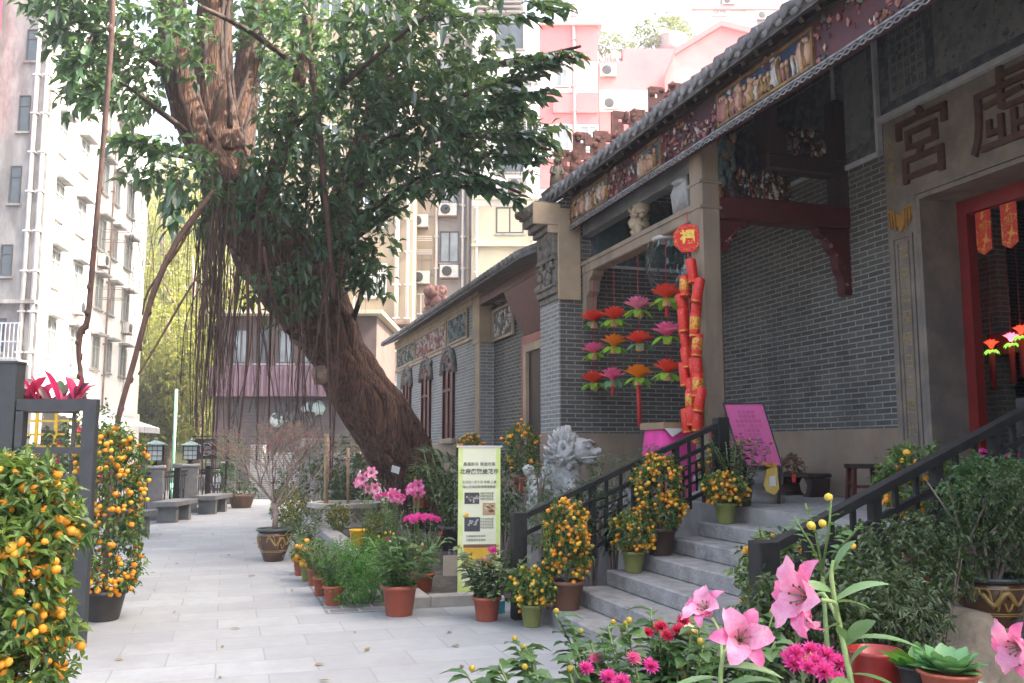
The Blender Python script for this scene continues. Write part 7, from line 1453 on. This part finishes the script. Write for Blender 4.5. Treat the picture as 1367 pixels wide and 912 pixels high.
# red and gold pot, succulent, citrus sapling
def ledge(px, py, F_, sx_, sy, label): c = gf(px, py, F_); T_ = thing('stone_block', label, 'stone block', (c.x, c.y, 0)); b = MB(); b.box((c.x - sx_, c.y - sy, 0), (c.x + sx_, c.y + sy, c.z - .05), bev=.02); b.build('shaft', m_granite, T_); b = MB(); b.box((c.x - sx_ - .02, c.y - sy - .02, c.z - .048), (c.x + sx_ + .02, c.y + sy + .02, c.z), bev=.015); b.build('slab', m_granite, T_); return c
c = ledge(1172, 955, 3.25, .22, .16, 'rough granite block carrying the red and gold pot'); T_ = thing('lacquer_pot', 'red and gold glazed pot full of dry soil below the tall lily stem', 'pot', c)
b = MB(); r_ = .092; b.lathe(c, [(r_*.75, 0), (r_*.95, .03), (r_, .09), (r_*.98, .1)], 26); b.build('lower_band', M('gold_glaze', (.55, .33, .06), .3, (.4, .2, .03), 25), T_); b = MB(); b.lathe(c, [(r_*.98, .1), (r_*1.0, .12), (r_*.95, .2), (r_*1.02, .21), (r_*1.02, .222), (r_*.93, .222), (r_*.9, .17), (0, .17)], 26); b.build('upper_band', M('red_glaze', (.32, .025, .02), .3, (.22, .02, .015), 9), T_)
c = ledge(1268, 925, 3.0, .2, .14, 'low granite block holding the succulents'); T_ = thing('succulent_plant', 'fleshy green succulent rosette in front of the boulder', 'succulent', c); pot(T_, c, .09, .07, m_terracotta, .85); b = MB(); P_, D = [], []
for k in range(26): a = 2.4*k; P_.append((c.x + .02*math.cos(a), c.y + .02*math.sin(a), c.z + .06)); D.append((math.cos(a), math.sin(a), .2 + .05*k))
V, F_a = leaf_arrays(np.array(P_), np.array(D), np.array([[0, 0, 1.]]*26), .11, .06, .1, .1, 5); b.arr(V, F_a, 0, True)
b.build('leaves', M_leaf('succulent_leaf', (.1, .25, .1), (.16, .34, .14), .2, .35), T_)
c2 = c + RGT*-.02 + Vector((0, .12, 0)); T_ = thing('bright_seedling', 'bright lime leaved seedling behind the succulent rosette', 'plant', c2); b = MB(); V, F_a = leaf_arrays(np.array([c2 + Vector((0, 0, .02))]*12), np.array([(math.cos(k*.9)*.8, math.sin(k*.9)*.6, .8 + .1*(k % 3)) for k in range(12)]), np.array([[0, 0, 1.]]*12) + rng.normal(size=(12, 3))*.3, rng.uniform(.13, .2, 12), .055, .3, .12, 5); b.arr(V, F_a, 0, True); b.build('leaves', m_leaf_b, T_); b = MB(); pot(T_, c2, .06, .06, m_darkpot)
c = gf(1095, 600, 3.6); T_ = thing('citrus_sapling', 'spindly citrus sapling with a few yellow fruits over the near handrail', 'potted plant', (c.x, c.y, 0)); pot(T_, (c.x, c.y, 0), .16, .3, m_terracotta); b = MB(); tp = []
for (x0, y0, x1, y1) in ((1098, 760, 1075, 672), (1098, 760, 1110, 660), (1095, 780, 1135, 725), (1100, 770, 1060, 690), (1110, 745, 1150, 700)):
    a, q = gf(x0, y0, 3.6), gf(x1, y1, 3.5 + random.uniform(-.2, .2)); b.tube([a, a.lerp(q, .5) + Vector((.01, 0, .01)), q], [.006, .005, .003], 6); tp.append((a, a.lerp(q, .5), q))
b.tube([Vector((c.x, c.y, .25)), Vector((c.x, c.y, .7)), gf(1098, 765, 3.6)], [.016, .012, .007], 7); b.build('stem', m_stem, T_); b = MB(); stem_leaves(b, tp, 7, .065, .036, 0, .2, .2, 1.0); b.build('foliage', M_leaf('citrus_leaf', (.07, .17, .06), (.14, .26, .09), .35, .35), T_); b = MB()
put_fruit(T_, [gf(px, py, 3.5) for px, py in ((1098, 699), (1138, 729), (1083, 702), (1106, 664))], .02, [m_fruit_y, m_fruit_y])

# foreground lilies, dahlias and chrysanthemums
m_anther = M('lily_anther', (.2, .07, .03), .8); LM = [m_petal, m_petal_in, m_stem, m_anther]; m_lstem = M('lily_stem', (.2, .3, .1), .5, (.26, .36, .14), 10); m_lleaf = M_leaf('lily_leaf', (.08, .18, .06), (.16, .28, .12), .3, .35)
def lily_plant(label, base_px, F_, stem_pts, blooms, leaves, buds=()):
    p0 = gf(base_px, 600, F_); p0.z = 0; T_ = thing('lily_plant', label, 'potted plant', p0, 'pink lilies in the foreground'); pot(T_, p0, .13, .26, m_terracotta); b = MB()
    pts = [p0 + Vector((0, 0, .24)), p0 + Vector((0, 0, .7))] + [gf(x, y, f_) for x, y, f_ in stem_pts]; sp_ = smooth_path(pts, 6); b.tube(sp_, [.0085 - .004*k/len(sp_) for k in range(len(sp_))], 8)
    for (x, y, f_), ax, s, (sx0, sy0, sf) in blooms:
        c_ = gf(x, y, f_); a_ = Vector(ax).normalized(); q = gf(sx0, sy0, sf); b.tube(smooth_path([q, q.lerp(c_, .6) - a_*.03 + Vector((0, 0, .015)), c_ - a_*.012], 5), .0045, 6)
    b.build('stem', m_lstem, T_); b = MB()
    for (x, y, f_), ax, s, _ in blooms: b = MB(); lily(b, gf(x, y, f_), ax, s); b.build('bloom', LM, T_)
    for (x, y, f_), ax, s in buds: c_ = gf(x, y, f_); b.lathe(c_, [(.002, -s*.5), (s*.16, -s*.2), (s*.2, .1*s), (s*.1, s*.4), (0, s*.5)], 9, 0, Vector(ax))
    b = MB(); n = len(leaves)
    P_ = np.array([gf(*l[0]) for l in leaves]); D = np.array([l[1] for l in leaves], float); V, F_a = leaf_arrays(P_, D, np.array([0, -.3, 1.]) + rng.normal(size=(n, 3))*.25, np.array([l[2] for l in leaves]), np.array([l[3] for l in leaves]), .35, .14, 7); b.arr(V, F_a, 0, True); b.build('foliage', m_lleaf, T_); return T_
C_ = -FWD
def dirp(r_, u_, f_=0.): return RGT*r_ + Vector((0, 0, u_)) - FWD*f_
lily_plant('pink lily with one wide open bloom facing the viewer and a paler one behind', 965, 2.25, [(966, 960, 2.25), (962, 900, 2.25), (968, 870, 2.24)],
    [((986, 856, 2.25), dirp(.0, .4, .9), .13, (966, 875, 2.24)), ((948, 822, 2.5), dirp(-.5, .6, .3), .115, (964, 890, 2.25))],
    [((960, 905, 2.25), dirp(-1, .15, .3), .16, .022), ((962, 890, 2.25), dirp(.9, .2, .2), .15, .022), ((958, 930, 2.25), dirp(-.9, .4, .4), .15, .022), ((962, 920, 2.25), dirp(.9, .5, .1), .15, .022), ((960, 935, 2.25), dirp(.4, .2, .9), .13, .02)])
lily_plant('tall pink lily whose single bloom turns left, with long arching leaves', 1150, 2.2, [(1142, 940, 2.2), (1128, 870, 2.2), (1116, 810, 2.2), (1110, 770, 2.2), (1113, 748, 2.2)],
    [((1090, 800, 2.15), dirp(-.95, .22, .3), .165, (1118, 828, 2.2)), ((1078, 808, 2.3), dirp(-.5, -.75, .3), .1, (1118, 828, 2.2))],
    [((1111, 765, 2.2), dirp(.35, .9, .2), .14, .026), ((1111, 790, 2.2), dirp(-.9, .45, .2), .12, .028), ((1114, 803, 2.2), dirp(.85, .7, .2), .16, .028), ((1116, 805, 2.2), dirp(.4, .25, .6), .1, .026), ((1128, 862, 2.2), dirp(.5, .9, .3), .13, .034), ((1128, 855, 2.2), dirp(.9, .35, .4), .17, .022), ((1128, 860, 2.2), dirp(-.3, .9, .3), .08, .026), ((1134, 890, 2.2), dirp(.4, .8, .2), .1, .03), ((1136, 900, 2.2), dirp(.9, .1, .5), .12, .026), ((1140, 915, 2.2), dirp(-.7, .5, .6), .12, .026), ((1122, 835, 2.2), dirp(-.7, .2, .5), .07, .024)])
lily_plant('pink lily bud leaning in from the right edge of the picture', 1400, 2.3, [(1395, 940, 2.3), (1385, 885, 2.3)], [((1372, 862, 2.3), dirp(-.95, -.1, .2), .13, (1385, 890, 2.3))], [((1390, 900, 2.3), dirp(-.7, .6, .3), .1, .02), ((1392, 905, 2.3), dirp(.7, .6, .3), .1, .02)])
def flower_bed(label, cat, px, F_, ztop_px, r, leafm, L, Wd, fl, ns, per, group):
    c = gf(px, ztop_px, F_); h = c.z; c.z = 0; return bushy('dahlia_plant', label, cat, c, r, .2, h, m_terracotta, .15, .28, leafm, L, Wd, flowers=fl, ns=ns, per=per, group=group, lean=.75, t0=.5)
def dahlias(spots, cols, r):
    def f(T_, tips, c):
        for k, (x, y, F_, mi) in enumerate(spots): bloom(T_, cols[mi], lambda b: mum(b, gf(x, y, F_), r*random.uniform(.8, 1.15), 60, 0, dirp(random.uniform(-.4, .4), .9, .5)))
        for k in range(12): p = random.choice(tips)[2] + Vector((random.gauss(0, .02), random.gauss(0, .02), random.uniform(0, .02))); bloom(T_, m_leaf_y, lambda b: b.ball(p, .012, 7, 5, 0), 'bud')
    return f
flower_bed('dahlia with pink flowers and lime buds nearest the bottom of the steps', 'potted plant', 812, 3.3, 872, .3, m_leaf_m, .1, .06, dahlias([(782, 893, 3.15, 0), (812, 905, 3.05, 0), (868, 890, 3.15, 0), (845, 880, 3.2, 1), (795, 880, 3.3, 1), (830, 912, 3, 0)], [m_magenta, m_petal], .034), 34, 22, 'dahlias in the foreground')
flower_bed('dahlia with crimson and white flecked flowers behind the open lily', 'potted plant', 890, 3.5, 820, .24, m_leaf_m, .1, .06, dahlias([(865, 845, 3.4, 0), (882, 838, 3.4, 0), (912, 830, 3.4, 0), (920, 840, 3.35, 1), (906, 842, 3.35, 0), (890, 850, 3.35, 0)], [m_crimson, m_white], .03), 34, 22, 'dahlias in the foreground')
c = gf(1085, 893, 2.55); h = c.z; c.z = 0
bushy('chrysanthemum_plant', 'foreground chrysanthemum with shaggy magenta blooms under the tall lily', 'potted plant', c, .16, .3, h, m_terracotta, .12, .24, m_leaf_g, .065, .028, flowers=dahlias([(1062, 872, 2.5, 0), (1082, 868, 2.55, 0), (1102, 876, 2.55, 0), (1120, 886, 2.55, 0), (1078, 892, 2.45, 0), (1100, 898, 2.4, 0), (1118, 908, 2.4, 0), (1060, 888, 2.5, 0), (1052, 880, 2.6, 0), (1090, 885, 2.5, 0)], [m_magenta], .034), ns=14, per=20, lean=.5)
# ================================================================ thin daylight haze over the courtyard and the street
hm = bpy.data.materials.new('daylight_haze'); hm.use_nodes = True; ht = hm.node_tree; ht.nodes.clear()
ho = ht.nodes.new('ShaderNodeOutputMaterial'); hv = ht.nodes.new('ShaderNodeVolumePrincipled'); hv.inputs['Color'].default_value = (.93, .95, 1, 1); hv.inputs['Density'].default_value = .0017; hv.inputs['Anisotropy'].default_value = .3
ht.links.new(hv.outputs[0], ho.inputs['Volume'])
b = MB(); b.box((-70, -25, -1.1), (95, 190, 75)); tag(b.build('haze', hm), kind='stuff')
